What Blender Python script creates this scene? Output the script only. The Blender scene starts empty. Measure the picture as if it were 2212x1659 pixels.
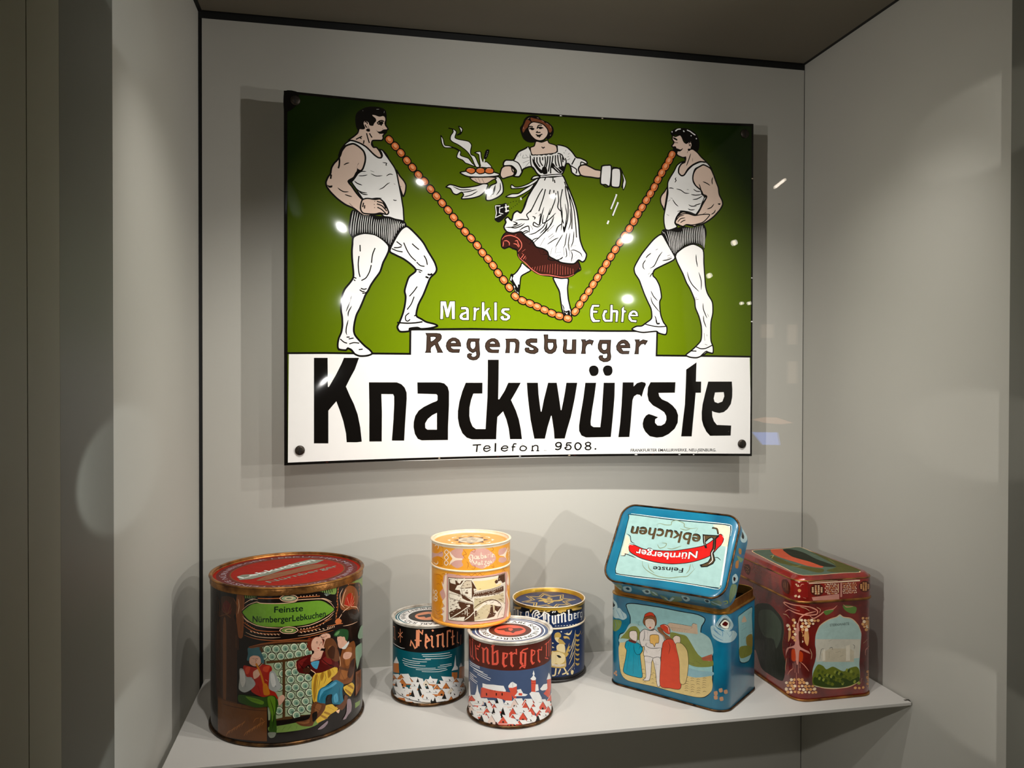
import bpy, math, bisect, random
from mathutils import Vector, Matrix
from mathutils.geometry import tessellate_polygon
random.seed(7)
C = bpy.context.scene.collection
sc = bpy.context.scene
# ------------------------------------------------------------------ camera
cam = bpy.data.cameras.new('camera'); camo = bpy.data.objects.new('camera', cam); C.objects.link(camo)
cam.sensor_width = 36.0; cam.lens = 1704.595 / 2212 * 36; cam.clip_start = 0.01
f_ = Vector((0.19867627, 0.98001302, -0.01011034)); r_ = Vector((0.98006515, -0.19866787, 0.00183891)); u_ = Vector((0.00020644, 0.01027414, 0.99994720))
m = Matrix.Identity(4)
for i in range(3): m[i][0] = r_[i]; m[i][1] = u_[i]; m[i][2] = -f_[i]; m[i][3] = (0.0, -1.2, 1.5)[i]
camo.matrix_world = m
sc.camera = camo
# ------------------------------------------------------------------ world, exposure
w = bpy.data.worlds.new('world'); sc.world = w; w.use_nodes = True
w.node_tree.nodes['Background'].inputs[0].default_value = (0.9, 0.85, 0.75, 1)
w.node_tree.nodes['Background'].inputs[1].default_value = 0.012
sc.view_settings.view_transform = 'Standard'; sc.view_settings.look = 'None'; sc.view_settings.exposure = 0.0; sc.view_settings.gamma = 1.0
sc.view_settings.use_curve_mapping = False
sc.cycles.max_bounces = 8; sc.cycles.transparent_max_bounces = 8; sc.cycles.sample_clamp_indirect = 4
# case lamps: small LED spots down both front corners and along the front of the roof
XL, XR, ZS, ZT = -0.2156, 0.7414, 1.0616, 2.0112
def spot(name, loc, target, power, size=125, blend=1.0, rad=0.006, col=(1.0, 0.93, 0.83)):
    l = bpy.data.lights.new(name, 'SPOT'); l.energy = power; l.spot_size = math.radians(size); l.spot_blend = blend
    l.shadow_soft_size = rad; l.color = col
    o = bpy.data.objects.new(name, l); C.objects.link(o); o.location = loc
    o.rotation_euler = (Vector(target) - Vector(loc)).to_track_quat('-Z', 'Y').to_euler()
    return o
LC = (1.0, 0.978, 0.94)
for k, z in enumerate((1.89, 1.66, 1.43)):
    spot('corner_spot', (XL + 0.05, -0.80, z), (0.60, 0.0, z - (0.16, 0.28, 0.30)[k]), (7.0, 6.8, 7.8)[k], 84, col=LC)
    spot('corner_spot', (XR - 0.05, -0.66, z), (-0.05, 0.0, z - (0.16, 0.28, 0.30)[k]), (7.2, 6.8, 6.0)[k], 86, col=LC)
for k, x in enumerate((-0.06, 0.10, 0.26, 0.42, 0.58)):
    spot('roof_spot', (x, -0.50, 1.985), (x, -0.02, 1.19), 8.0, 73, col=LC)
# unseen narrow spots added to throw light scallops on the frames beside the glass
for z in (1.865, 1.412, 1.135):
    spot('added_scallop_spot', (XL + 0.112, -0.68, z), (XL + 0.012, -0.475, z), 1.7 if z < 1.8 else 1.1, 26, 0.3, 0.004, (0.9, 0.97, 1.0))
for z in (1.80, 1.43, 1.10):
    spot('added_scallop_spot', (XR - 0.112, -0.66, z), (XR - 0.012, -0.455, z), 1.0, 24, 0.3, 0.004, (1.0, 0.97, 0.92))
# ------------------------------------------------------------------ helpers
def lin(c):
    return tuple((v / 255 / 12.92) if v / 255 <= 0.04045 else ((v / 255 + 0.055) / 1.055) ** 2.4 for v in c)
class Prism:
    """Upright side of a tin: u runs along the outline (0 = front), v is the height."""
    def __init__(s, prof):
        s.p = prof; n = len(prof); s.cum = [0.0]
        for i in range(n):
            a, b = prof[i], prof[(i + 1) % n]
            s.cum.append(s.cum[-1] + math.hypot(b[0] - a[0], b[1] - a[1]))
        s.L = s.cum[-1]; s.n = []
        for i in range(n):
            a, b = prof[i - 1], prof[(i + 1) % n]
            t = (b[0] - a[0], b[1] - a[1]); l = math.hypot(*t)
            s.n.append((t[1] / l, -t[0] / l))
        s.ucuts = [c - s.L / 2 for c in s.cum]; s.vcuts = []
    def pos(s, u, v, off=0.0):
        w = min(max(u + s.L / 2, 0.0), s.L * 0.9999999)
        i = bisect.bisect_right(s.cum, w) - 1
        f = (w - s.cum[i]) / (s.cum[i + 1] - s.cum[i]); j = (i + 1) % len(s.p)
        nx = s.n[i][0] * (1 - f) + s.n[j][0] * f; ny = s.n[i][1] * (1 - f) + s.n[j][1] * f
        return ((s.p[i][0] * (1 - f) + s.p[j][0] * f + s.n[i][0] * off * (1 - f) + s.n[j][0] * off * f,
                 s.p[i][1] * (1 - f) + s.p[j][1] * f + s.n[i][1] * off * (1 - f) + s.n[j][1] * off * f, v), (nx, ny, 0.0))
class Flat:
    """Flat panel: u, v are local x and y at height z."""
    def __init__(s, z): s.z = z; s.ucuts = []; s.vcuts = []
    def pos(s, u, v, off=0.0): return ((u, v, s.z + off), (0, 0, 1))
SW, SH_ = 0.3575, 0.2626
class Dome:
    """Bulged enamel sheet, local x right, z up, front towards -y."""
    def __init__(s):
        s.ucuts = [-SW + 2 * SW * k / 64 for k in range(65)]; s.vcuts = [-SH_ + 2 * SH_ * k / 48 for k in range(49)]
    def y(s, u, v):
        a, b = min(abs(u) / SW, 1.0), min(abs(v) / SH_, 1.0)
        return 0.008 * (1 - a * a) - 0.032 * (1 - a * a) * (1 - b * b)
    def pos(s, u, v, off=0.0):
        e = 1e-4
        dx = (s.y(u + e, v) - s.y(u - e, v)) / (2 * e); dz = (s.y(u, v + e) - s.y(u, v - e)) / (2 * e)
        l = math.sqrt(1 + dx * dx + dz * dz); n = (dx / l, -1 / l, dz / l)
        return ((u + n[0] * off, s.y(u, v) + n[1] * off, s.bow(u, v) + n[2] * off), n)
    def bow(s, u, v):            # the long edges are slightly waisted
        return v * (1 - 0.016 * (1 - min(1.0, abs(u) / SW) ** 2) * min(1.0, abs(v) / SH_) ** 6)
def circle(r, n=96):
    return [(-r * math.sin(2 * math.pi * k / n), r * math.cos(2 * math.pi * k / n)) for k in range(n)]
def round_rect(w, d, rad, n=8):
    pts = [(0.0, d / 2)]
    for (sx, sy, a0) in ((-1, 1, 90), (-1, -1, 180), (1, -1, 270), (1, 1, 0)):
        for k in range(n + 1):
            a = math.radians(a0 + 90 * k / n)
            pts.append((sx * (w / 2 - rad) + rad * math.cos(a), sy * (d / 2 - rad) + rad * math.sin(a)))
    return pts

def mat(name, col, rough=0.5, metal=0.0, noise=0.0, nscale=40.0, bump=0.0, coat=0.0, spec=0.5, col2=None, bscale=None):
    m = bpy.data.materials.new(name); m.use_nodes = True; nt = m.node_tree; b = nt.nodes['Principled BSDF']
    b.inputs['Roughness'].default_value = rough; b.inputs['Metallic'].default_value = metal
    b.inputs['Coat Weight'].default_value = coat; b.inputs['Coat Roughness'].default_value = 0.08
    b.inputs['Specular IOR Level'].default_value = spec
    c = lin(col) + (1,)
    if noise or bump or col2:
        tc = nt.nodes.new('ShaderNodeTexCoord'); n = nt.nodes.new('ShaderNodeTexNoise'); n.inputs['Scale'].default_value = nscale; n.inputs['Detail'].default_value = 6
        nt.links.new(tc.outputs['Object'], n.inputs['Vector'])
        r = nt.nodes.new('ShaderNodeValToRGB'); r.color_ramp.elements[0].position = 0.35; r.color_ramp.elements[1].position = 0.65
        k = 1 - noise
        r.color_ramp.elements[0].color = (c[0] * k, c[1] * k, c[2] * k, 1) if not col2 else lin(col2) + (1,)
        r.color_ramp.elements[1].color = c
        nt.links.new(n.outputs['Fac'], r.inputs['Fac']); nt.links.new(r.outputs['Color'], b.inputs['Base Color'])
        if bump:
            bp = nt.nodes.new('ShaderNodeBump'); bp.inputs['Strength'].default_value = bump; bp.inputs['Distance'].default_value = 0.002
            n2 = nt.nodes.new('ShaderNodeTexNoise'); n2.inputs['Scale'].default_value = bscale or nscale; n2.inputs['Detail'].default_value = 2
            nt.links.new(tc.outputs['Object'], n2.inputs['Vector'])
            nt.links.new(n2.outputs['Fac'], bp.inputs['Height']); nt.links.new(bp.outputs['Normal'], b.inputs['Normal'])
    else:
        b.inputs['Base Color'].default_value = c
    return m
def print_mat(name, rough, bump=0.0, bscale=30.0, wear=0.0, coat=0.0, spec=0.3):
    """Printed or enamelled colours: colour and metal share come with the geometry, the nodes add wear and dents."""
    m = bpy.data.materials.new(name); m.use_nodes = True; nt = m.node_tree; b = nt.nodes['Principled BSDF']
    a = nt.nodes.new('ShaderNodeVertexColor'); a.layer_name = 'ink'
    tc = nt.nodes.new('ShaderNodeTexCoord')
    n = nt.nodes.new('ShaderNodeTexNoise'); n.inputs['Scale'].default_value = 120; n.inputs['Detail'].default_value = 8; n.inputs['Roughness'].default_value = 0.7
    nt.links.new(tc.outputs['Object'], n.inputs['Vector'])
    mr = nt.nodes.new('ShaderNodeMapRange'); mr.inputs['From Min'].default_value = 0.3; mr.inputs['From Max'].default_value = 0.6
    mr.inputs['To Min'].default_value = 1 - wear; mr.inputs['To Max'].default_value = 1.0
    nt.links.new(n.outputs['Fac'], mr.inputs['Value'])
    mx = nt.nodes.new('ShaderNodeVectorMath'); mx.operation = 'SCALE'
    nt.links.new(a.outputs['Color'], mx.inputs[0]); nt.links.new(mr.outputs['Result'], mx.inputs['Scale'])
    nt.links.new(mx.outputs['Vector'], b.inputs['Base Color']); 
    iv = nt.nodes.new('ShaderNodeMath'); iv.operation = 'SUBTRACT'; iv.inputs[0].default_value = 1.0
    nt.links.new(a.outputs['Alpha'], iv.inputs[1]); nt.links.new(iv.outputs[0], b.inputs['Metallic'])
    b.inputs['Roughness'].default_value = rough; b.inputs['Coat Weight'].default_value = coat; b.inputs['Coat Roughness'].default_value = 0.06; b.inputs['Specular IOR Level'].default_value = spec
    if bump:
        bp = nt.nodes.new('ShaderNodeBump'); bp.inputs['Strength'].default_value = bump; bp.inputs['Distance'].default_value = 0.002
        n2 = nt.nodes.new('ShaderNodeTexNoise'); n2.inputs['Scale'].default_value = bscale; n2.inputs['Detail'].default_value = 2
        nt.links.new(tc.outputs['Object'], n2.inputs['Vector']); nt.links.new(n2.outputs['Fac'], bp.inputs['Height']); nt.links.new(bp.outputs['Normal'], b.inputs['Normal'])
    return m
M = {
 'panel': mat('painted panel', (190, 187, 177), 0.55, noise=0.04, nscale=3.0),
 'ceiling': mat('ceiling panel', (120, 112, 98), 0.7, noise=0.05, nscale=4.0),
 'black': mat('black gasket', (8, 8, 6), 0.7),
 'reveal': mat('shade-darkened frame paint', (104, 103, 94), 0.5, noise=0.05, nscale=5.0),  # darker grey paints in the shade that lies on the frames
 'outer': mat('outer panel', (150, 146, 128), 0.6, noise=0.05, nscale=4.0),
 'shelf': mat('white shelf lacquer', (198, 194, 187), 0.45, noise=0.02, nscale=6.0),
 'screw': mat('dark screw metal', (62, 54, 46), 0.45, 0.7, noise=0.3, nscale=300, bump=0.2),
 'signback': mat('sign back enamel', (20, 18, 16), 0.4),
 'brass': mat('worn brass rim', (176, 120, 58), 0.36, 0.75, nscale=45, bump=0.25, bscale=160, col2=(84, 46, 20)),
 'darkbrass': mat('dark tarnished rim', (112, 78, 44), 0.36, 0.85, nscale=80, bump=0.3, bscale=200, col2=(38, 26, 16)),
 'goldrim': mat('yellow gold lacquer', (206, 164, 48), 0.35, 0.3, nscale=40, bump=0.15, col2=(170, 124, 30)),
 'creamrim': mat('cream painted rim', (236, 218, 190), 0.4, 0.0, nscale=120, bump=0.2, col2=(228, 206, 176)),
 'steelrim': mat('scratched white rim', (226, 220, 208), 0.35, 0.1, nscale=70, bump=0.25, bscale=200, col2=(168, 160, 146)),
 'tealbody': mat('tin teal', (8, 74, 84), 0.35), 'brownbody': mat('tin brown', (66, 28, 20), 0.35), 'orangebody': mat('tin orange', (236, 160, 58), 0.4),
 'navybody': mat('tin navy', (20, 34, 66), 0.3), 'darkbody': mat('tin dark brown', (20, 12, 7), 0.35, coat=0.1),
 'blue': mat('tin blue lacquer', (12, 116, 146), 0.28, 0.0, nscale=25, bump=0.12, coat=0.4, col2=(6, 92, 124)),
 'collar': mat('brass collar', (190, 150, 76), 0.34, 0.9, nscale=40, bump=0.3, col2=(140, 100, 44)),
 'maroon': mat('tin maroon lacquer', (150, 30, 20), 0.25, 0.1, nscale=35, bump=0.12, coat=0.5, col2=(96, 18, 14)),
 'inside': mat('bare tin inside', (74, 58, 36), 0.4, 0.8, noise=0.4, nscale=50),
 'lamp': mat('lamp metal', (40, 38, 36), 0.5, 0.3),
}
ENAMEL = print_mat('sign enamel', 0.5, bump=0.05, bscale=14.0, wear=0.03, coat=0.6, spec=0.05)
INK = print_mat('tin printing', 0.36, bump=0.06, bscale=60.0, wear=0.07, coat=0.12)
INKOLD = print_mat('embossed tin printing', 0.30, bump=0.16, bscale=110.0, wear=0.14, coat=0.25)
INKMATT = print_mat('faded tin printing', 0.5, bump=0.16, bscale=110.0, wear=0.2, coat=0.0, spec=0.06)
# ink colours (sRGB, metal share)
K = {
 'k': (14, 11, 8), 'w': (245, 242, 237), 's': (233, 205, 186), 'b': (66, 50, 40), 'o': (226, 122, 62), 'O': (244, 168, 122), 'g': (120, 126, 120),
 'h': (120, 66, 40), 'q': (230, 190, 160), 'm': (58, 22, 14), 'p': (226, 110, 92),
 'ak': (18, 13, 11), 'at': (4, 92, 104), 'as': (236, 150, 108), 'ao': (206, 122, 58), 'aw': (236, 222, 200),
 'bb': (86, 36, 26), 'bu': (72, 88, 120), 'bs': (228, 92, 72), 'br': (222, 88, 66), 'bw': (240, 214, 200),
 'co': (240, 164, 56), 'cl': (242, 160, 72), 'cp': (216, 164, 150), 'cd': (232, 146, 18), 'cr': (172, 84, 40), 'cc': (250, 226, 200), 'cw': (246, 214, 150),
 'cb': (84, 52, 32), 'ce': (238, 226, 204), 'cg': (206, 190, 152), 'cs': (214, 196, 168),
 'dn': (24, 46, 88), 'dk': (10, 12, 20), 'dg': (196, 162, 84), 'dc': (236, 214, 160), 'dw': (240, 236, 228),
 'ek': (22, 13, 9), 'eg': (120, 148, 70), 'gr': (112, 158, 48), 'gk': (16, 34, 26), 'ei': (255, 206, 166, .1), 'eo': (214, 120, 66, .3), 'ec': (134, 76, 40, .3),
 'el': (150, 164, 150), 'en': (164, 178, 140), 'er': (170, 34, 20), 'ed': (70, 40, 22, .3), 'em': (96, 26, 16), 'eb': (118, 72, 40, .3), 'ew': (62, 34, 18), 'es': (112, 66, 28, .2),
 'el2': (170, 106, 50, .4), 'el2x': (170, 172, 166), 'ef': (84, 56, 28), 'ep1': (216, 224, 190), 'ep2': (138, 168, 140), 'ep3': (92, 124, 104), 'eh': (60, 100, 106), 'eq': (222, 172, 146),
 'ey': (206, 120, 24), 'eG': (44, 76, 14), 'eG2': (96, 136, 28), 'ea': (128, 132, 116), 'e1': (112, 42, 22), 'e2': (84, 14, 12), 'e3': (104, 60, 32), 'e4': (128, 72, 30), 'eG3': (36, 78, 40),
 'eB': (80, 160, 190), 'eB2': (32, 112, 136), 'eY': (226, 182, 62), 'ea2': (150, 130, 136), 'e1b': (150, 66, 34), 'eqd': (168, 106, 80), 'eG4': (96, 140, 84), 'e2b': (122, 30, 26), 'eYd': (168, 120, 32), 'e3b': (140, 88, 50), 'e4b': (160, 98, 48), 'e5': (66, 34, 18), 'e6': (206, 70, 40), 'el3': (210, 208, 200), 'erd': (150, 26, 12), 'ev': (100, 40, 36), 'eb2': (132, 84, 58), 'ei2': (220, 222, 214),
 'ga': (160, 194, 188), 'gi': (246, 246, 226), 'gp': (230, 208, 182), 'gr2': (206, 22, 18), 'gw': (244, 240, 232), 'gd': (92, 72, 44, .4), 'gg': (138, 148, 112, .3),
 'g1': (150, 196, 196), 'gt': (166, 196, 190), 'gG': (128, 134, 62), 'gt2': (206, 180, 152), 'g2': (214, 188, 124), 'g3': (138, 178, 186), 'gb': (172, 92, 66), 'gh': (228, 214, 204), 'gB': (14, 148, 172),
 'gm': (104, 46, 34), 'gW': (222, 214, 206), 'ghr': (142, 88, 50), 'gq': (226, 204, 184), 'gr3': (208, 66, 34), 'gl': (226, 178, 94), 'gi2': (176, 204, 206), 'gu': (90, 140, 176),
 'gG4': (122, 142, 76), 'gc': (186, 140, 106), 'gG5': (146, 128, 62), 'gG6': (116, 142, 104), 'gc2': (176, 122, 66), 'gG7': (150, 176, 90),
 'kt': (176, 204, 196), 'kc': (214, 208, 190), 'kg': (112, 122, 30), 'kg2': (54, 72, 18), 'kg3': (84, 98, 24), 'kt2': (150, 160, 60), 'kc3': (236, 226, 204), 'kc2': (208, 196, 170), 'ki': (246, 208, 160, .4), 'kp': (236, 156, 130),
 'kv': (96, 132, 56), 'kp2': (206, 140, 124), 'ko': (190, 62, 20), 'ks': (230, 166, 104, .1), 'ki2': (255, 226, 190, .1), 'kd': (30, 34, 24), 'kd2': (64, 74, 58), 'kr': (140, 28, 22),
 'kd3': (84, 26, 14, .2), 'ks2': (150, 84, 66), 'kT': (84, 100, 84), 'kT2': (196, 84, 54), 'kT3': (84, 82, 36), 'kd4': (36, 40, 26), 'ki3': (150, 150, 96),
}
ART = {  # mostly traced in image pixels and projected from the camera onto each surface
'man_left': '''F s 0 -2023,1580 53,-86 53,-64 32,-65 -6,-88 -27,-77 -16,21 -47,140
Sc k 206 -2023,1580 53,-86 53,-64 32,-65 -6,-88 -27,-77 -16,21 -47,140
F k 0 -2561,2141 -25,65 -9,90 8,69 26,48 53,45 53,32 64,20 74,7 64,-3 54,-16 32,-27 12,-46 4,-59 -28,-26 -128,-68 -64,-50 -42,-94 -74,18
F s 0 -2540,2162 -21,-66 -63,-62 -63,-51 63,-4 105,-36 84,-51 95,-95 63,-46 45,2 6,28 -29,65 -43,53 -40,-2 -28,41 14,57 65,9 64,4 22,32 -5,34 15,23 33,37 2,32 23,15 -9,25 -24,31 -7,40 12,41 -7,47 -32,26 -53,-15 -64,17 -48,0 10,-32 38,-32 5,-34 -27,-25 -11,-41 -37,3 -10,33 -37,26 -43,-9 -10,-46 21,-57 -21,-15
Sc k 212 -2540,2162 -21,-66 -63,-62 -63,-51 63,-4 105,-36 84,-51 95,-95 63,-46 45,2 6,28 -29,65 -43,53 -40,-2 -28,41 14,57 65,9 64,4 22,32 -5,34 15,23 33,37 2,32 23,15 -9,25 -24,31 -7,40 12,41 -7,47 -32,26 -53,-15 -64,17 -48,0 10,-32 38,-32 5,-34 -27,-25 -11,-41 -37,3 -10,33 -37,26 -43,-9 -10,-46 21,-57 -21,-15
F k 0 -2376,2221 37,20 28,48 -9,40 -35,32 -15,28 -43,-21 -21,-60 37,-37
S k 157 -2466,2260 19,13 18,-10 5,-28
S k 156 -2456,2233 11,-34 23,-15
S k 156 -2413,2219 15,-56
F k 0 -2424,2172 34,-9 -2,-34 -32,-2 -21,21
S k 188 -2286,2262 32,37 38,9 24,-10
S k 188 -2275,2252 37,-3 32,19
S k 188 -2254,2288 27,-56
F k 0 -2259,2282 48,15 11,-22 -17,-31 -37,3
S k 203 -2153,2226 -21,39 16,13
F k 0 -2302,2160 26,-23 43,9 32,25 43,6 6,-37 -15,-32 -34,2 -32,-6 -21,3 -22,13
S s 57 -2249,2139 21,13
S k 142 -2254,2110 2,-17
S k 142 -2201,2085 10,17
S k 143 -2214,2187 8,-8
F k 0 -2361,1985 13,-33 17,-54 -17,4 -24,44
S k 168 -2435,2098 11,-49 16,-55 10,-33
S k 169 -2394,2101 17,-33 16,-24
S k 167 -2582,2003 36,21 43,25
S k 167 -2535,2036 26,-21
S k 167 -2472,1990 -7,-45
S w 81 -2487,2442 0,-9
S w 83 -2296,2477 38,4
S w 83 -2183,2458 -6,-30
F w 0 -2666,1978 42,1 105,-36 84,-51 95,-95 63,-46 48,2 11,28 -11,44 -26,43 42,-8 53,-76 53,-75 63,-97 32,-87 20,-109 21,-109 21,-109 16,-108 13,-109 -15,-217 -269,144 -263,208 -115,169 -62,95 20,66 63,56 63,57 32,78 16,111 -26,86 -63,63 -84,40 -105,-39 -52,-79 -21,-67 -19,0 29,88 63,91
Sc k 206 -2666,1978 42,1 105,-36 84,-51 95,-95 63,-46 48,2 11,28 -11,44 -26,43 42,-8 53,-76 53,-75 63,-97 32,-87 20,-109 21,-109 21,-109 16,-108 13,-109 -15,-217 -269,144 -263,208 -115,169 -62,95 20,66 63,56 63,57 32,78 16,111 -26,86 -63,63 -84,40 -105,-39 -52,-79 -21,-67 -19,0 29,88 63,91
S k 236 -2666,1981 52,-5 95,-33 84,-51 95,-95 63,-46 43,-2 16,32 -11,44 -26,43
S k 167 -2202,1855 42,-48 32,-55
F s 0 -2802,1752 21,67 52,73 63,31 52,9 74,-40 63,-63 24,-82 -9,-88 -37,-100 -73,-35 -42,-78 -78,-57 52,-74 57,-84 74,-84 73,-30 63,24 95,13 73,-41 43,-74 20,-86 -168,-27 -158,-25 -146,103 -115,50 -115,83 -93,93 -52,74 -10,63 31,77 31,44 15,86 37,66 41,46
Sc k 243 -2802,1752 21,67 52,73 63,31 52,9 74,-40 63,-63 24,-82 -9,-88 -37,-100 -73,-35 -42,-78 -78,-57 52,-74 57,-84 74,-84 73,-30 63,24 95,13 73,-41 43,-74 20,-86 -168,-27 -158,-25 -146,103 -115,50 -115,83 -93,93 -52,74 -10,63 31,77 31,44 15,86 37,66 41,46
F k 0 -2577,1534 15,99 21,28 -26,-50 5,-33 42,-20 32,45 21,23 -32,-67 -36,-34 -42,-67 -48,-67 -41,-23 -26,19 57,47
S k 230 -2818,1752 5,-76 -5,-65 -10,-38
S k 228 -2927,1472 -8,-54
F k 0 -2984,1325 36,-9 37,6 -5,-29 -42,-4
S k 149 -2755,1619 36,23 40,13
S k 148 -2838,1292 36,-31 52,-25 63,2
S k 148 -2739,1199 41,-15 58,-14
S k 149 -2609,1397 47,-36 63,-21
S k 149 -2604,1306 63,-52 53,-20 57,-3
S k 149 -2541,1243 53,-31 68,-6
S k 149 -2457,1159 63,-19 84,19 84,3
S k 148 -2677,1077 52,-52
S k 148 -2483,1094 -2,-59
S k 148 -2468,1046 0,-37
S k 123 -2551,1519 52,18 58,3
S k 122 -2551,1472 63,3 63,16
S k 123 -2383,1553 53,-17
S k 123 -2378,1510 79,-32 85,11
S k 124 -2161,1486 53,30 42,-10
S k 123 -2262,1285 58,30 53,51 42,26
S k 124 -2213,1682 58,-11 -11,-26 16,-10
S k 123 -2056,1375 22,-7
S k 123 -1971,1338 27,1
S k 122 -2067,1145 27,-10 26,4
F w 0 -2624,589 -10,-100 -7,-86 3,-113 8,-85 10,-113 -4,-71 -45,-72 -69,-86 -35,-85 -18,-114 0,-113 14,-85 4,-113 -14,-99 -35,-85 -16,-86 13,-70 100,-14 28,28 56,-35 42,-49 70,-26 98,5 70,29 -28,50 -70,56 -84,85 -56,71 -17,71 10,99 28,114 49,99 42,100 34,86 35,57 42,86 56,86 70,101 42,129 43,86 35,87 0,71 -77,84 -112,69 -140,18 -98,-23
Sc k 266 -2624,589 -10,-100 -7,-86 3,-113 8,-85 10,-113 -4,-71 -45,-72 -69,-86 -35,-85 -18,-114 0,-113 14,-85 4,-113 -14,-99 -35,-85 -16,-86 13,-70 100,-14 28,28 56,-35 42,-49 70,-26 98,5 70,29 -28,50 -70,56 -84,85 -56,71 -17,71 10,99 28,114 49,99 42,100 34,86 35,57 42,86 56,86 70,101 42,129 43,86 35,87 0,71 -77,84 -112,69 -140,18 -98,-23
F w 0 -2116,414 77,-56 113,-54 99,-70 71,-70 0,-43 -85,-73 -35,-87 -29,-114 15,-86 -14,-128 -28,-115 -43,-115 -32,-71 40,-64 127,8 7,36 107,15 57,-18 129,13 100,30 -43,28 -115,28 -72,42 -71,49 28,150 71,145 57,144 42,101 72,73 18,58 -32,100 -86,142 -71,128 -99,113 -127,112 -86,-46 -84,-131
Sc k 268 -2116,414 77,-56 113,-54 99,-70 71,-70 0,-43 -85,-73 -35,-87 -29,-114 15,-86 -14,-128 -28,-115 -43,-115 -32,-71 40,-64 127,8 7,36 107,15 57,-18 129,13 100,30 -43,28 -115,28 -72,42 -71,49 28,150 71,145 57,144 42,101 72,73 18,58 -32,100 -86,142 -71,128 -99,113 -127,112 -86,-46 -84,-131
S k 214 -2007,-604 82,-6 71,-2 99,6 100,16
S k 213 -2829,-995 104,-9 28,29 49,-19 49,-63
S k 160 -2529,484 3,-86
S k 160 -2543,327 -11,-107 8,-113 17,-71
S k 160 -2320,445 -35,-93 -14,-114
S k 160 -2373,202 -24,-93 -49,-86 -62,-38
S k 160 -2616,28 34,-14
S k 160 -2613,-8 17,-11
S k 160 -2515,-127 42,-13 34,10
S k 160 -2532,-148 38,-25 27,4
S k 160 -2494,-197 34,7 28,15
S k 159 -2646,-235 -30,-99 -45,-121
S k 159 -2644,-377 -45,-85 -5,-64
S k 159 -2692,-575 -25,-100 -5,-71 12,-42
S k 160 -2713,-817 37,1
S k 160 -2683,-842 63,12
S k 160 -2801,-846 49,-42 41,-14
S k 160 -2676,-913 63,19 70,-7
S k 160 -2543,-993 49,7
S k 161 -2017,545 70,-53
S k 161 -2053,458 57,2 45,15
S k 161 -2084,443 73,-30 74,-12
S k 161 -1917,530 48,-111 56,-84 64,-59
S k 161 -1735,257 50,-46 57,-9
S k 162 -1798,519 42,-39 50,-40
S k 162 -1631,353 31,-57 15,-71
S k 161 -1749,157 50,-9 40,-14
S k 161 -1706,122 28,-8
S k 161 -1730,-91 -47,-68 -60,-68
S k 161 -1773,-237 -39,-101 -57,-79
S k 161 -1843,-467 -47,-43 0,-57 29,-17 32,25
S k 161 -1769,-509 21,15
S k 251 -1578,88 35,-6 22,15
S k 251 -1607,52 36,-14
F k 0 -2638,981 39,-6 98,-55 126,-4 112,-11 141,-3 84,-27 99,-18 49,-35 14,-57 -78,-46 -56,-73 -43,-87 -35,-102 -28,-43 -35,85 -112,98 -112,51 -126,0 -84,-23 -42,-51 -48,70 -18,86 18,100 9,86
S w 93 -2620,967 -28,-165 -12,-164
S w 93 -2588,958 -27,-171 -12,-170
S w 93 -2557,950 -28,-159 -11,-159
S w 93 -2526,926 -25,-137 -9,-136
S w 93 -2501,913 -21,-129 -4,-128
S w 93 -2473,913 -20,-127 -3,-126
S w 93 -2445,910 -18,-124 -2,-123
S w 93 -2417,908 -17,-122 0,-122
S w 93 -2386,902 -17,-122 0,-121
S w 93 -2356,895 -17,-121 0,-120
S w 93 -2328,860 -15,-107 1,-107
S w 93 -2300,854 -14,-108 2,-108
S w 93 -2272,852 -14,-116 3,-114
S w 93 -2243,855 -13,-125 4,-125
S w 93 -2215,863 -12,-137 6,-137
S w 93 -2187,871 -12,-152 6,-152
S w 93 -2162,872 -9,-166 9,-164
S w 93 -2134,873 -7,-180 9,-179
S w 93 -2106,866 -10,-183 7,-183
S w 93 -2077,857 -15,-164 3,-164
S w 93 -2052,852 -17,-140 -1,-139
S w 94 -2027,844 -18,-114 0,-114
S w 94 -2001,840 -20,-90 -3,-90
S w 94 -1974,837 -21,-67 -4,-66
S w 94 -1950,813 -18,-37 0,-36
S w 94 -1925,809 -14,-27 3,-26
S w 94 -1904,807 -12,-20 5,-21
F s 0 -2522,1005 21,116 70,31 112,-11 70,9 57,-56 42,-78 21,-57 -22,-29 -42,6 -56,12 -70,-16 -84,-2 -84,12
Sc k 198 -2522,1005 21,116 70,31 112,-11 70,9 57,-56 42,-78 21,-57 -22,-29 -42,6 -56,12 -70,-16 -84,-2 -84,12
S k 162 -2480,1085 -10,-57
S k 162 -2463,1050 -3,-43
S k 162 -2291,1113 84,-26 36,-71
S k 162 -2291,1077 70,-27 64,-70
S k 162 -2284,1027 56,-27 49,-49
S k 162 -2179,955 9,-19
s k 126 -2323,1112
s k 126 -2330,1068
s k 126 -2325,1023 1,0''',
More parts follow.
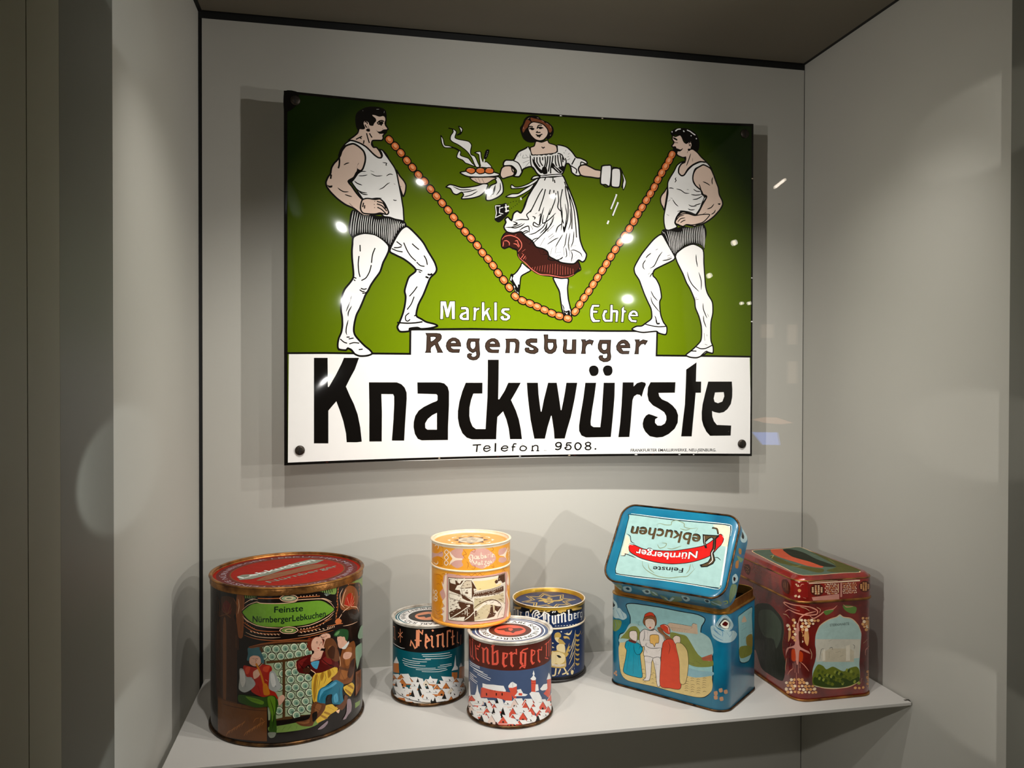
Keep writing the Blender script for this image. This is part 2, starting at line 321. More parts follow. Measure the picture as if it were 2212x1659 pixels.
'man_right': '''F s 0 2101,1524 -51,-60 -50,-59 -22,-58 6,-67 29,-55 27,-32
Sc k 198 2101,1524 -51,-60 -50,-59 -22,-58 6,-67 29,-55 27,-32
F k 0 2199,2383 -9,48 37,36 49,30 85,14 95,-2 82,-25 70,-55 39,-70 15,-82 -9,-83 -33,-61 -72,19 -73,-4 -37,116 -51,69 -93,55 -72,-10
F s 0 2222,2378 47,-16 73,31 35,-37 26,-70 41,-27 62,45 35,-22 -3,-71 -20,-43 31,2 71,-49 58,-66 95,-87 -110,10 -124,-59 -88,-75 -64,-96 -49,-13 -41,41 9,82 51,72 50,27 15,71 -49,-3 -71,24 -29,28 8,36 -52,32 7,36 -35,10 7,24 32,49 -27,47 6,48
Sc k 206 2222,2378 47,-16 73,31 35,-37 26,-70 41,-27 62,45 35,-22 -3,-71 -20,-43 31,2 71,-49 58,-66 95,-87 -110,10 -124,-59 -88,-75 -64,-96 -49,-13 -41,41 9,82 51,72 50,27 15,71 -49,-3 -71,24 -29,28 8,36 -52,32 7,36 -35,10 7,24 32,49 -27,47 6,48
S k 149 2473,2242 32,44 24,-17 4,-47 -26,-37
S k 148 2484,2219 20,25 4,-35
F k 0 2233,2348 35,-12 34,-26 -12,-16 -41,17 -20,15
S k 150 2247,2271 53,-9
S k 150 2258,2254 48,2
S k 150 2263,2248 -4,24
F k 0 2195,2202 36,-10 18,11 24,-14 -1,-18 35,-10 36,-9 40,28 -16,-33 -32,-25 -54,-9 -14,-36 -29,10 -4,52 -31,42
F k 0 2464,2171 55,3 -20,-30 -30,-8
S k 147 2465,2136 -18,-37
S k 146 2509,2097 -27,-77 -53,-126
S k 146 2537,2023 -2,-52
F k 0 2261,2070 29,-18 83,-27 56,21 -16,-77 -27,56 -96,12
S w 172 2216,2442 2,-12
S w 173 2274,2454 37,30 48,8
S w 171 2406,2467 9,-18
S w 170 2466,2480 47,-19 47,-34 35,-23
S w 169 2528,2389 6,6
S w 168 2611,2351 3,-11
F w 0 2395,1962 -38,-32 -51,-72 -11,-82 43,-43 49,15 64,84 88,81 124,60 110,-7 84,-97 -37,9 -97,52 -87,-40 -63,-39 -33,-82 -9,-104 34,-67 73,-58 31,-4 10,-79 80,-29 -51,-83 -39,-82 -77,-106 -75,-27 -184,46 -87,-84 -39,-103 35,-66 -171,-59 -41,93 -3,123 27,125 28,125 22,115 -1,91 7,80 45,83 64,96 52,95 63,51
Sc k 200 2395,1962 -38,-32 -51,-72 -11,-82 43,-43 49,15 64,84 88,81 124,60 110,-7 84,-97 -37,9 -97,52 -87,-40 -63,-39 -33,-82 -9,-104 34,-67 73,-58 31,-4 10,-79 80,-29 -51,-83 -39,-82 -77,-106 -75,-27 -184,46 -87,-84 -39,-103 35,-66 -171,-59 -41,93 -3,123 27,125 28,125 22,115 -1,91 7,80 45,83 64,96 52,95 63,51
S k 232 2407,1951 -62,-33 -45,-72 -5,-70 43,-43 49,15 64,84 88,81 124,60 74,-2
F s 0 2723,1928 109,-49 48,-89 47,-123 36,-90 13,-102 47,-88 9,-68 -49,-83 -103,-108 -115,-86 -101,-51 -88,-22 -38,-19 -172,25 -62,-26 -85,40 20,91 94,84 110,-10 123,-22 64,72 52,94 77,130 -61,30 -36,66 -85,64 -46,88 9,93 46,83 75,51
Sc k 228 2723,1928 109,-49 48,-89 47,-123 36,-90 13,-102 47,-88 9,-68 -49,-83 -103,-108 -115,-86 -101,-51 -88,-22 -38,-19 -172,25 -62,-26 -85,40 20,91 94,84 110,-10 123,-22 64,72 52,94 77,130 -61,30 -36,66 -85,64 -46,88 9,93 46,83 75,51
F k 0 2628,1625 24,-33 17,-56 5,-34 36,-43 62,-33 -51,-23 -39,-94 -90,-152 -38,-25 77,106 39,93 39,82 -36,55 -25,78
S k 158 2697,1661 67,-22 55,-31
S k 158 2869,1741 -14,-56 6,-59
S k 156 2762,1234 69,27 52,60
S k 156 2830,1153 51,32 28,45
S k 156 2679,1145 63,37
S k 156 2690,1074 51,17 44,31
S k 156 2646,1056 25,9
S k 155 2535,1119 -1,-56 18,-56
F k 0 2946,1331 51,6 -20,-27
S k 144 2252,1699 -19,-24 15,-22 -24,-36
S k 143 2122,1523 39,5 42,-9
S k 143 2245,1519 73,-14 72,-43 73,-1
S k 143 2422,1521 33,0
S k 143 2533,1533 54,-30 75,1
S k 143 2493,1446 80,-7 100,18
S k 142 2516,1367 81,17 88,50
S k 142 2584,1371 50,32
S k 142 2446,1284 49,-22 87,9
S k 142 2545,1278 50,15 62,24
S k 142 2432,1221 49,-17 68,9
S k 142 2100,1315 43,28
S k 142 2144,1370 36,-6
S k 142 2177,1350 49,-68 48,-36
S k 141 2253,1169 80,12 123,-10 98,-28
S k 141 2076,1111 36,-15
S k 141 2333,1159 -62,-32 -39,-81
S k 141 2363,1126 -68,-20 -38,-47
S k 141 2368,1087 -62,-20 -50,-42
S k 141 2379,1043 -49,-20 -25,-24
S k 141 2571,1054 18,-28
s k 99 2397,1114
s k 99 2404,1072 1,0
s k 99 2408,1016
F w 0 1983,799 -122,-74 -105,-114 -104,-126 -88,-139 -37,-83 15,-80 65,-92 44,-106 44,-107 60,-120 53,-106 9,-135 -87,-69 -72,-49 -87,-8 -71,-42 73,-32 117,-16 205,21 45,-26 119,-19 13,109 -61,81 -47,121 -17,176 29,82 -31,162 -59,106 -52,52 22,83 134,73 180,89 30,56 -74,120 -58,93
Sc k 220 1983,799 -122,-74 -105,-114 -104,-126 -88,-139 -37,-83 15,-80 65,-92 44,-106 44,-107 60,-120 53,-106 9,-135 -87,-69 -72,-49 -87,-8 -71,-42 73,-32 117,-16 205,21 45,-26 119,-19 13,109 -61,81 -47,121 -17,176 29,82 -31,162 -59,106 -52,52 22,83 134,73 180,89 30,56 -74,120 -58,93
F w 0 2208,481 37,-108 90,-161 61,-134 62,-94 78,-163 17,-123 63,-136 41,-137 10,-124 -13,-111 -76,-83 -90,-77 -82,-63 70,-34 122,-6 107,43 69,42 93,-13 3,97 -38,97 -7,138 2,153 30,139 -9,166 -80,122 -39,110 -17,179 -15,192 -14,207 -162,76 -153,-49 -122,-88
Sc k 224 2208,481 37,-108 90,-161 61,-134 62,-94 78,-163 17,-123 63,-136 41,-137 10,-124 -13,-111 -76,-83 -90,-77 -82,-63 70,-34 122,-6 107,43 69,42 93,-13 3,97 -38,97 -7,138 2,153 30,139 -9,166 -80,122 -39,110 -17,179 -15,192 -14,207 -162,76 -153,-49 -122,-88
S k 169 1694,-567 111,-27 133,-15 126,9
S k 173 2579,-907 77,-27 93,8 108,50
S k 173 2659,-1045 91,71 63,-25 54,-2
S k 172 2488,-970 92,-3
S k 153 1881,555 37,18
S k 153 1718,426 37,42 51,37
S k 152 1717,399 -44,-63 0,-54 29,-32
S k 153 1991,533 -60,-78 -75,-139 -73,-43
S k 154 2073,472 52,19
S k 154 2073,434 75,31
S k 154 1990,397 90,17 75,31
S k 152 1782,138 30,48 52,49
S k 152 1753,177 29,26
S k 152 1801,-67 41,-78 72,-72
S k 152 1798,-157 31,-96 117,-130
S k 152 1868,-441 23,-54 1,-54
S k 152 1907,-556 44,8
S k 155 2563,518 3,-90 22,-102
S k 155 2409,243 33,-109 62,-94 108,-92
S k 155 2608,244 42,-130 1,-138
S k 155 2536,-186 69,16
S k 155 2544,-158 30,8
S k 155 2684,-232 8,-94 64,-134
S k 156 2763,-393 21,-44
S k 155 2693,-422 9,-83 44,-99
S k 156 2710,-691 13,-120
S k 156 2757,-711 4,-28
S k 156 2724,-864 47,-13
S k 220 1894,-509 16,-53 39,3
F k 0 1973,806 23,63 60,16 75,-10 211,67 152,-13 154,43 47,31 45,-81 7,-83 -24,-99 -17,-139 -54,52 -115,29 -123,-20 -107,-60 -61,-64 -38,-84 -52,66 -52,93 -36,67 -59,80
S w 96 2075,859 36,-136 15,-136
S w 96 2108,861 34,-157 14,-157
S w 96 2138,862 32,-170 13,-171
S w 96 2168,857 28,-171 8,-171
S w 96 2198,851 25,-157 5,-157
S w 96 2227,846 22,-140 0,-141
S w 96 2258,848 16,-137 -5,-138
S w 96 2288,853 14,-129 -7,-129
S w 97 2318,864 11,-123 -10,-124
S w 97 2345,914 11,-137 -9,-138
S w 97 2375,921 12,-132 -9,-133
S w 97 2406,923 11,-127 -9,-127
S w 97 2436,925 12,-124 -9,-124
S w 97 2467,926 11,-118 -9,-119
S w 97 2497,928 12,-117 -9,-117
S w 97 2528,935 13,-120 -7,-120
S w 97 2558,942 16,-125 -6,-126
S w 97 2589,952 15,-133 -6,-134
S w 97 2620,960 15,-141 -6,-142
S w 97 2651,970 13,-152 -7,-153
S w 97 2676,974 13,-166 -8,-167
S w 97 2703,933 9,-155 -12,-157
S w 124 1996,848 22,-33
S w 124 2025,836 22,-40
S w 124 2040,809 29,-53
S w 124 2061,762 22,-40
S w 123 2076,722 22,-40
S w 123 2098,682 14,-55
F s 0 2215,990 40,99 91,47 91,5 106,-22 108,20 154,9 -110,-118 -108,-40 -92,-19 -92,2 -61,-31 -75,23
Sc k 156 2215,990 40,99 91,47 91,5 106,-22 108,20 154,9 -110,-118 -108,-40 -92,-19 -92,2 -61,-31 -75,23
S k 139 2223,1018 62,73 83,25
S k 139 2253,999 54,58 76,18
S k 139 2298,992 46,33 46,16''',
'waitress': '''F w 0 -874,1684 -53,126 -26,42 -54,70 -109,81 -82,39 -40,41 8,60 36,63 -13,44 -55,11 69,-10 47,-42 -23,-91 55,-26 138,-21 47,-56 -16,-89 6,-58 55,-26 39,-85 26,-70
Sc k 147 -874,1684 -53,126 -26,42 -54,70 -109,81 -82,39 -40,41 8,60 36,63 -13,44 -55,11 69,-10 47,-42 -23,-91 55,-26 138,-21 47,-56 -16,-89 6,-58 55,-26 39,-85 26,-70
F w 0 -874,1684 -110,37 -41,12 -40,41 -82,38 15,73 14,30 -81,39 -124,0 -40,63 -11,116 33,-56 19,-87 68,-10 109,-37 55,-41 -2,-58 110,-37 54,-69
Sc k 145 -874,1684 -110,37 -41,12 -40,41 -82,38 15,73 14,30 -81,39 -124,0 -40,63 -11,116 33,-56 19,-87 68,-10 109,-37 55,-41 -2,-58 110,-37 54,-69
F w 0 -1126,2165 43,48 -26,90 54,-42 -29,-78 -56,-26
Sc k 151 -1126,2165 43,48 -26,90 54,-42 -29,-78 -56,-26
F w 0 -791,1688 -25,100 -12,86 -55,26 84,20 11,-87 27,-71 55,3 68,-83
Sc k 145 -791,1688 -25,100 -12,86 -55,26 84,20 11,-87 27,-71 55,3 68,-83
F w 0 -1311,1359 48,37 54,-4 123,-30 123,13 111,26 83,32 69,-11 -43,-100 -84,-74 -124,-40 -137,-13 28,57 -27,40 -69,-37 -54,18 -40,68
Sc k 192 -1311,1359 48,37 54,-4 123,-30 123,13 111,26 83,32 69,-11 -43,-100 -84,-74 -124,-40 -137,-13 28,57 -27,40 -69,-37 -54,18 -40,68
F w 0 -731,1196 15,113 58,101 84,47 -26,84 70,3 47,-97 4,-127 -71,-74 -112,-54
Sc k 194 -731,1196 15,113 58,101 84,47 -26,84 70,3 47,-97 4,-127 -71,-74 -112,-54
S k 140 -1087,1292 96,12 124,40
S k 140 -1061,1224 110,32 97,61
S k 140 -1209,1371 109,-44 164,14
S k 141 -661,1255 36,72 37,101
S k 142 -578,1273 58,87 2,99
S k 141 -647,1284 -14,-43
F k 0 -650,1277 32,79 30,72 -9,-86 -25,-64
F w 0 -51,1533 30,45 58,18 49,-19 -65,-25
Sc k 181 -51,1533 30,45 58,18 49,-19 -65,-25
F w 0 -350,1439 55,-33 85,12 115,49 130,85 28,-12 -102,-85 -143,-57 -170,-16
Sc k 161 -350,1439 55,-33 85,12 115,49 130,85 28,-12 -102,-85 -143,-57 -170,-16
F w 0 -439,1251 85,46 99,12 72,53 115,77 58,32 -59,-89 -116,-77 -114,-55
Sc k 160 -439,1251 85,46 99,12 72,53 115,77 58,32 -59,-89 -116,-77 -114,-55
S k 160 -222,1219 65,59 87,75 59,75
S w 226 -217,1247 5,-28
s k 124 -143,1279
s k 124 -243,1203
s k 123 -286,1194 0,1
s k 123 -328,1186
s k 123 -370,1170
s k 123 -406,1154 1,0
s k 123 -244,1182
s k 123 -273,1153 1,0
s k 123 -301,1130
s k 123 -330,1108 1,0
s k 123 -358,1086
s k 123 -386,1064
s k 122 -408,1042
F k 0 -608,1117 111,26 57,17 34,-48 5,-98 -99,-115 -56,-30 -55,39 15,98
s w 125 -594,1104 12,-97 -15,-70 84,45
s w 126 -532,1086 -8,-77 55,-12
s w 126 -525,1079 42,16
s w 126 -594,1111 69,3
s w 196 -441,1138 5,-111
s w 196 -456,1096 57,16
s w 196 -450,1033 49,16
F k 0 -482,703 85,50 265,22 217,-111 183,-89 185,-90 61,-117 12,-48 50,14 69,14 37,-83 6,-60 -63,-38 -75,-56 -99,-26 -148,7 -197,13 -122,38 -96,74 -49,58 -72,45 -48,70 -11,70 -60,22 -48,22 -72,-26 -47,34 -5,106
F m 0 -464,692 67,50 265,21 217,-111 171,-90 184,-89 61,-118 25,-47 50,8 50,7 31,-71 -107,-111 -99,-27 -148,2 -197,18 -122,38 -96,69 -73,80 -71,69 -24,94 -72,22 -48,22 -71,-26 -36,46 -5,71
S p 131 -506,619 48,49 84,15 96,-32 59,-70 -1,-71 -48,-61
S p 131 -315,602 36,7 12,-41 23,-47
S p 130 -483,596 48,8 36,-29 -1,-41
S p 130 -483,590 -6,-53 -6,-24
S p 131 -339,565 48,-10 35,-46
S p 131 -268,414 23,-59 84,-68 97,-92 121,-68 147,-8 173,-25 111,10 87,38
S p 131 -314,685 24,13
S p 132 663,241 6,-24
S p 95 -52,227 -16,-30
S p 95 -14,235 -15,-45
S p 95 24,243 -14,-60
S p 95 61,252 -12,-77
S p 95 99,260 -11,-92
S p 95 137,266 -10,-105
S p 95 175,272 -9,-118
S p 95 213,278 -8,-131
S p 95 251,284 -6,-145
S p 95 289,290 -5,-158
S p 95 328,280 -5,-155
S p 95 366,271 -3,-145
S p 96 404,261 -1,-134
S p 96 442,252 0,-119
S p 96 481,242 1,-103
S p 96 519,232 3,-87
S p 96 558,223 4,-72
S p 95 -214,433 24,-29
S p 95 -208,451 49,37
S p 95 -233,344 37,48 12,24
S p 95 -160,334 12,36
S p 95 -197,339 25,30 12,24
F w 0 -209,285 -24,-48 -48,-72 -48,-48 -48,-13 24,-70 48,-81 48,-70 12,59 18,142 66,49 79,49 -55,46
Sc k 192 -209,285 -24,-48 -48,-72 -48,-48 -48,-13 24,-70 48,-81 48,-70 12,59 18,142 66,49 79,49 -55,46
F w 0 259,85 44,-106 49,-94 20,-130 20,-118 26,-95 50,-59 62,1 11,96 -26,95 -26,107 -13,154 10,138 -109,2
Sc k 223 259,85 44,-106 49,-94 20,-130 20,-118 26,-95 50,-59 62,1 11,96 -26,95 -26,107 -13,154 10,138 -109,2
S k 323 -359,116 -18,-59 36,-70 24,-82 54,-69
S k 324 -257,-35 -2,-70 -4,-65
F k 0 -401,44 48,72 18,-23 -18,-48 36,-81 54,-58 6,-82 -60,34 -30,105
F w 0 -335,-48 24,-23 30,-47 18,-46 -42,34
F w 0 -387,33 16,53 8,-6 -8,-59
F k 0 -323,-77 48,1 12,-53 -30,-12
F k 0 417,-387 37,-17 56,13 13,-77 -37,-13 -56,23
S w 107 436,-416 31,-29
S w 107 479,-421 -12,-24 38,-17
S w 107 455,-469 44,-35 25,24
S k 149 397,-304 26,-59 -9,-36
S k 149 504,-385 12,48
F w 0 93,1577 187,11 146,30 54,-107 54,-127 54,-141 40,-141 25,-183 11,-169 13,-105 42,-118 51,-83 -23,-85 -44,-29 -58,26 -73,-59 -174,9 -100,38 -100,52 -28,69 -71,39 -99,25 -56,81 -112,79 -55,54 -112,-25 -98,17 -41,68 29,70 -13,41 42,37 55,-47 30,99 56,44 56,-25 58,101 46,129 74,131 59,89
Sc k 228 93,1577 187,11 146,30 54,-107 54,-127 54,-141 40,-141 25,-183 11,-169 13,-105 42,-118 51,-83 -23,-85 -44,-29 -58,26 -73,-59 -174,9 -100,38 -100,52 -28,69 -71,39 -99,25 -56,81 -112,79 -55,54 -112,-25 -98,17 -41,68 29,70 -13,41 42,37 55,-47 30,99 56,44 56,-25 58,101 46,129 74,131 59,89
S k 160 116,1399 -60,-96 -74,-146 -59,-115
S k 160 159,1394 -32,-116 -46,-130 -30,-86
S k 159 -41,1383 -104,-189 -45,-129
S k 161 231,1390 -14,-65
S k 162 288,1386 -4,-36
S k 160 316,1344 -18,-115 -46,-116 -45,-101
S k 161 345,1374 11,-128 -17,-115 41,-54
S k 160 419,1407 -35,-174 10,-213 26,-126
S k 160 464,1453 10,-144 24,-141 -12,-214 -54,-186
S k 161 493,1454 37,-214 23,-212 -4,-213
S k 160 452,1524 66,-184 67,-211 23,-240 11,-197
S k 163 164,1567 -15,-37
S k 163 280,1573 -2,-51
S k 163 300,1545 6,-43
S k 158 -305,906 84,18 113,4 -27,69 58,59 58,87
S k 157 -347,891 69,-25 -56,-30 70,16
S k 158 -50,980 42,-19 -15,-29
S k 158 -7,1017 29,15
S k 158 49,984 29,37 -16,-100 -15,-70 -71,39 -14,-43 70,-25 58,44
S k 159 121,1008 -17,-127 101,61 103,103
S k 158 116,728 116,144 46,115
S k 158 173,758 102,102
S k 158 59,725 87,88 30,85
S k 157 186,674 73,59
S k 157 200,647 73,59
S k 157 -404,805 97,-10 85,31 57,44
S k 157 -251,755 57,44 85,31 12,-97
S k 157 -223,715 70,44 43,-5
S k 158 302,749 30,85 73,60
F k 0 412,866 21,-27 38,100 -39,-185 -21,56
S k 136 130,1124 -39,-123 -27,-146
S k 136 229,1116 -40,-111 -64,-159 -87,-88
S k 137 402,1137 2,-171 -22,-182
S k 137 453,1188 21,-170 -29,-171 -13,-61
S k 137 526,1118 8,-195 -40,-123
S k 135 174,884 -38,-122 -198,-199
S k 136 288,1034 -116,-271
S k 135 343,674 -62,-27 -111,-76
S k 135 406,724 -76,-123 -38,-73
S k 136 469,751 -28,-170 -25,-49
S k 136 518,753 -27,-170 11,-96
S k 136 581,780 -15,-146 -38,-98
S k 135 453,534 12,-120 -25,-25
S k 135 416,544 11,-131
S k 135 243,526 -32,-121
S k 135 305,528 -20,-84
S k 135 504,584 10,-192
S k 135 134,666 -74,-123
S k 135 -109,704 98,28 98,76
S k 134 -98,562 61,73 74,27
S k 134 108,450 37,72
S k 135 521,488 56,14 100,-44 25,-60
S k 135 532,332 20,97 -25,59
S k 134 107,414 37,13 49,-22 -13,-48 74,-22 99,21 49,32 -25,-25 -37,-13 25,-35 62,-10
S k 134 -206,701 49,26 61,26
S k 134 -457,799 84,3 97,28 73,38
s k 89 -158,607
s k 89 -144,596
s k 89 -128,584
s k 89 -113,573
s k 89 -98,562
s k 89 -77,556 1,0
s k 89 -56,551
s k 89 -35,546
s k 89 -14,541 1,0
s k 89 2,526
s k 89 19,510
s k 89 35,495
s k 89 44,477
s k 89 53,460
s k 89 61,442
s k 89 71,424
s k 89 95,419
s k 89 -146,643
s k 89 -134,628
s k 89 -122,612
s k 90 217,382
s k 90 238,379
s k 90 258,375
s k 90 279,372
s k 90 295,384
s k 90 312,397
s k 90 328,409
s k 90 353,414
s k 90 378,419
s k 90 390,339
s k 90 411,340
s k 90 430,341 1,0
s k 90 451,342 1,0
s k 90 473,342
s k 90 492,343 1,0
s k 90 551,381
s k 90 566,393 1,0
s k 90 583,406
s k 90 599,419
s k 90 614,431
s k 90 635,428 1,0
s k 90 655,424 1,0
s k 90 540,561 1,0
s k 90 563,563
s k 90 584,565
s k 90 605,568 1,0
s k 90 538,332 1,0
s k 90 556,345
s k 90 574,358
s k 90 591,370
s k 90 609,383
s k 90 626,396 1,0
s k 90 648,396
s k 90 668,397
s k 89 107,449 1,1
s k 90 132,454
s k 90 156,460 1,0
s k 89 -433,764
s k 89 -409,757
s k 89 -386,750 1,0
s k 89 -362,743 1,0
s k 89 -340,745
s k 89 -320,747 1,0
s k 89 -299,750
s k 90 304,450
s k 90 326,455
s k 90 347,458
s k 90 368,461
s k 90 -456,882 1,0
s k 90 -441,901
s k 90 -59,826 1,0
s k 90 -55,806
s k 90 -51,787 1,0
s k 90 -83,837
s k 90 -71,823
s k 90 -59,808
s k 90 -47,793
F s 0 -507,1632 23,58 71,41 70,-18 41,-56 -16,-73 -86,-33 -77,-26 -34,49
Sc k 198 -507,1632 23,58 71,41 70,-18 41,-56 -16,-73 -86,-33 -77,-26 -34,49
F s 0 -960,1509 68,-53 82,-25 97,12 84,54 57,31 -83,10 -195,-10
Sc k 142 -960,1509 68,-53 82,-25 97,12 84,54 57,31 -83,10 -195,-10
S k 124 -892,1505 41,-55
S k 124 -843,1512 33,-67
S k 124 -788,1510 33,-65
F s 0 710,1789 75,19 72,-25 87,-40 89,-17 -20,-111 -148,6 -117,8 -65,40 -4,73
Sc k 222 710,1789 75,19 72,-25 87,-40 89,-17 -20,-111 -148,6 -117,8 -65,40 -4,73
F w 0 -1103,1580 62,24 193,24 195,-4 131,-36 -49,-31 -196,-25 -221,-3
Sc k 196 -1103,1580 62,24 193,24 195,-4 131,-36 -49,-31 -196,-25 -221,-3
F o 0 -1014,1605 1,36 42,23 55,0 34,-23 -8,-44 -55,-24
Sc k 160 -1014,1605 1,36 42,23 55,0 34,-23 -8,-44 -55,-24
F o 0 -869,1606 1,42 49,24 55,-4 21,-27 -8,-44 -70,-18
Sc k 161 -869,1606 1,42 49,24 55,-4 21,-27 -8,-44 -70,-18
F o 0 -737,1605 1,43 42,31 56,-4 27,-27 -8,-44 -63,-17
Sc k 162 -737,1605 1,43 42,31 56,-4 27,-27 -8,-44 -63,-17
S w 100 -992,1646 48,8
S w 100 -847,1654 55,8
S w 101 -715,1661 63,6
s w 160 -739,1821 -16,-73
s w 159 -783,1746 -8,-58
s w 159 -762,1733 -7,-44
s w 159 -745,1734 -4,-43
F k 0 -722,1939 29,24 27,-13 -23,-82 -30,-60 -34,12
s w 74 -695,1926 1,0
s w 73 -702,1899
s w 73 -710,1872
s w 73 -718,1849 1,0
F w 0 -76,2039 -58,-34 -88,-50 -44,-62 -45,-76 -113,-7 -37,-46 6,-43 113,6 68,-68 -16,-59 -29,-30 85,-3 44,67 23,52 94,42 57,-11 54,-85 70,-39 144,22 160,24 47,76 33,90 43,3 27,-58 12,-73 71,-47 59,11 -26,86 32,62 105,36 -13,44 -86,39 -66,11 -62,87 -84,71 -130,22 -12,-92 -23,-40 -190,-41 -173,-18 -26,58
Sc k 222 -76,2039 -58,-34 -88,-50 -44,-62 -45,-76 -113,-7 -37,-46 6,-43 113,6 68,-68 -16,-59 -29,-30 85,-3 44,67 23,52 94,42 57,-11 54,-85 70,-39 144,22 160,24 47,76 33,90 43,3 27,-58 12,-73 71,-47 59,11 -26,86 32,62 105,36 -13,44 -86,39 -66,11 -62,87 -84,71 -130,22 -12,-92 -23,-40 -190,-41 -173,-18 -26,58
S k 183 -312,1809 70,-32 40,-71 12,-64
S k 181 -343,1713 12,-72 42,-12
S k 187 579,1803 56,100
S k 187 710,1789 18,60 72,-25
S k 185 563,1780 86,-54 -10,-60
S k 185 -50,1966 -4,-105 10,-117 55,-70
S k 186 481,1894 12,-59 -33,-91
S k 188 339,1967 86,-17 40,-87
S k 130 -194,1934 -16,-45
S k 130 -159,1907 -16,-53
S k 130 -123,1916 27,-42
S k 130 -238,1895 -8,-30
S k 133 502,2031 -16,-24
S k 133 551,1981 -23,-24
S k 133 456,1982 21,-6
S k 132 511,1911 30,16
S k 131 509,1866 45,25
S k 130 -168,1854 100,21
S k 128 -145,1709 74,92
S k 129 -171,1781 102,50
F s 0 -48,2026 59,34 32,78 86,-9 89,36 26,-44 101,-32 17,-82 -38,-40 -102,-22 -174,-26 -78,3
Sc k 171 -48,2026 59,34 32,78 86,-9 89,36 26,-44 101,-32 17,-82 -38,-40 -102,-22 -174,-26 -78,3
S w 136 -90,2038 33,-73 19,-66 115,12 144,19 117,27 54,52 -18,87
S k 112 -38,1922 29,-11 29,14 28,-13 29,14 43,-10 30,17 42,-9 30,20 43,-7 45,24 36,-1
F k 0 -25,1863 11,-88 54,-84 55,-56 44,25 -69,61 -55,85
F k 0 289,1808 55,-71 103,36 5,-59 -54,-62 -57,19 -56,48 -42,27
F k 0 135,1740 50,-12 11,-87 -58,-18 -27,57
S k 184 4,1880 4,-89 47,-70
S k 185 47,1882 -3,-74 40,-71
S k 185 90,1885 4,-74 34,-57
S k 186 133,1887 -2,-44
S k 185 170,1897 3,-96 -33,-105
S k 185 213,1907 -11,-90 -25,-89
S k 185 249,1909 -11,-104 -27,-134
S k 185 293,1920 -18,-98 -25,-90 -4,-88
S k 186 330,1929 -5,-104 19,-73
S k 186 367,1939 3,-97 18,-87
S k 187 403,1941 11,-81 10,-103
S k 187 438,1906 4,-74
S w 88 301,1750 41,-42 42,-42
S w 88 330,1766 42,-42 49,-41
S w 88 263,1703 34,-56
S w 175 93,1585 159,23 160,16
S k 146 94,1595 159,27 174,20
S k 146 93,1563 158,26 175,18
F w 0 1043,1779 23,31 61,11 74,-18 -36,-297 -66,11 -82,17
Sc k 222 1043,1779 23,31 61,11 74,-18 -36,-297 -66,11 -82,17
F w 0 1206,1759 54,26 74,-11 11,-96 -22,-163 -39,-31 -96,16 5,140
Sc k 222 1206,1759 54,26 74,-11 11,-96 -22,-163 -39,-31 -96,16 5,140
S k 165 1039,1521 58,-41 60,11
S k 167 1336,1797 41,-87 2,-118 -27,-104
S k 168 1223,1797 75,-3
F w 0 1363,1739 41,-87 20,-72 -18,-75 -32,-53 -5,81 18,74
Sc k 111 1363,1739 41,-87 20,-72 -18,-75 -32,-53 -5,81 18,74
S w 261 1265,1373 -40,-96 -57,-126
S w 260 1284,1251 -41,-89 -48,-110
S w 258 1126,962 -19,-43
S k 72 1250,1365 -41,-89 -56,-133 22,-10
S k 72 1269,1250 -41,-89 -48,-114 22,-14
F k 0 28,2122 -101,-7 -69,42 -33,75 -17,108 39,67 41,102 60,55 88,16 71,-20 41,-47 100,-43 68,-76 8,-80 -31,-81 -60,-51 -28,29
F h 0 -116,2426 32,69 56,-29 -17,-67 -61,-68 -39,-66 -12,62
F h 0 -24,2533 71,-11 100,-26 70,-53 57,-20 25,-79 -32,-50 -41,45 -53,93 -85,35 -87,-7
S q 118 -69,2504 30,28
S q 119 77,2541 29,-6
S q 117 147,2496 36,-22
S q 116 211,2459 35,-22
S q 114 273,2407 13,-32
S q 111 273,2263 -8,-17
S q 112 -141,2360 6,-31
F s 0 -70,2333 25,83 60,45 87,-10 71,-27 54,-69 11,-63 -25,-65 -53,-58 -59,-19 -71,18 -68,73
Sc k 179 -70,2333 25,83 60,45 87,-10 71,-27 54,-69 11,-63 -25,-65 -53,-58 -59,-19 -71,18 -68,73
S k 182 -54,2367 29,15 29,-8
S k 180 -51,2335 32,21 43,-16
S k 184 85,2401 36,14 22,-5
S k 182 83,2369 44,11 35,-14
S k 182 70,2352 14,38
F k 0 -34,2344 44,6 6,-26 -37,-6
F k 0 97,2370 44,8 -1,-29 -37,-3
S k 178 50,2287 29,-3 36,7
S k 179 72,2304 -7,-12
S k 177 48,2247 43,-9 52,24
S k 176 62,2225 35,-3 23,14
S k 176 97,2207 10,1
S k 171 126,2052 21,-17 22,17
S k 233 30,2160 57,-16 73,21 53,54 13,-38''',
'ground': '''f w 0 -3510,-1052 1695,9 -2,327 1802,21 1917,11 13,-362 1613,-4 17,-583 6,-962 -1693,-23 -1835,-16 -1738,0 -1315,25 -495,16 5,653
s k 283 -3522,-1048 495,5 642,-4 560,-2 2,346 885,20 923,-6 1034,1 894,11 -1,-369 798,-1 831,-3''',
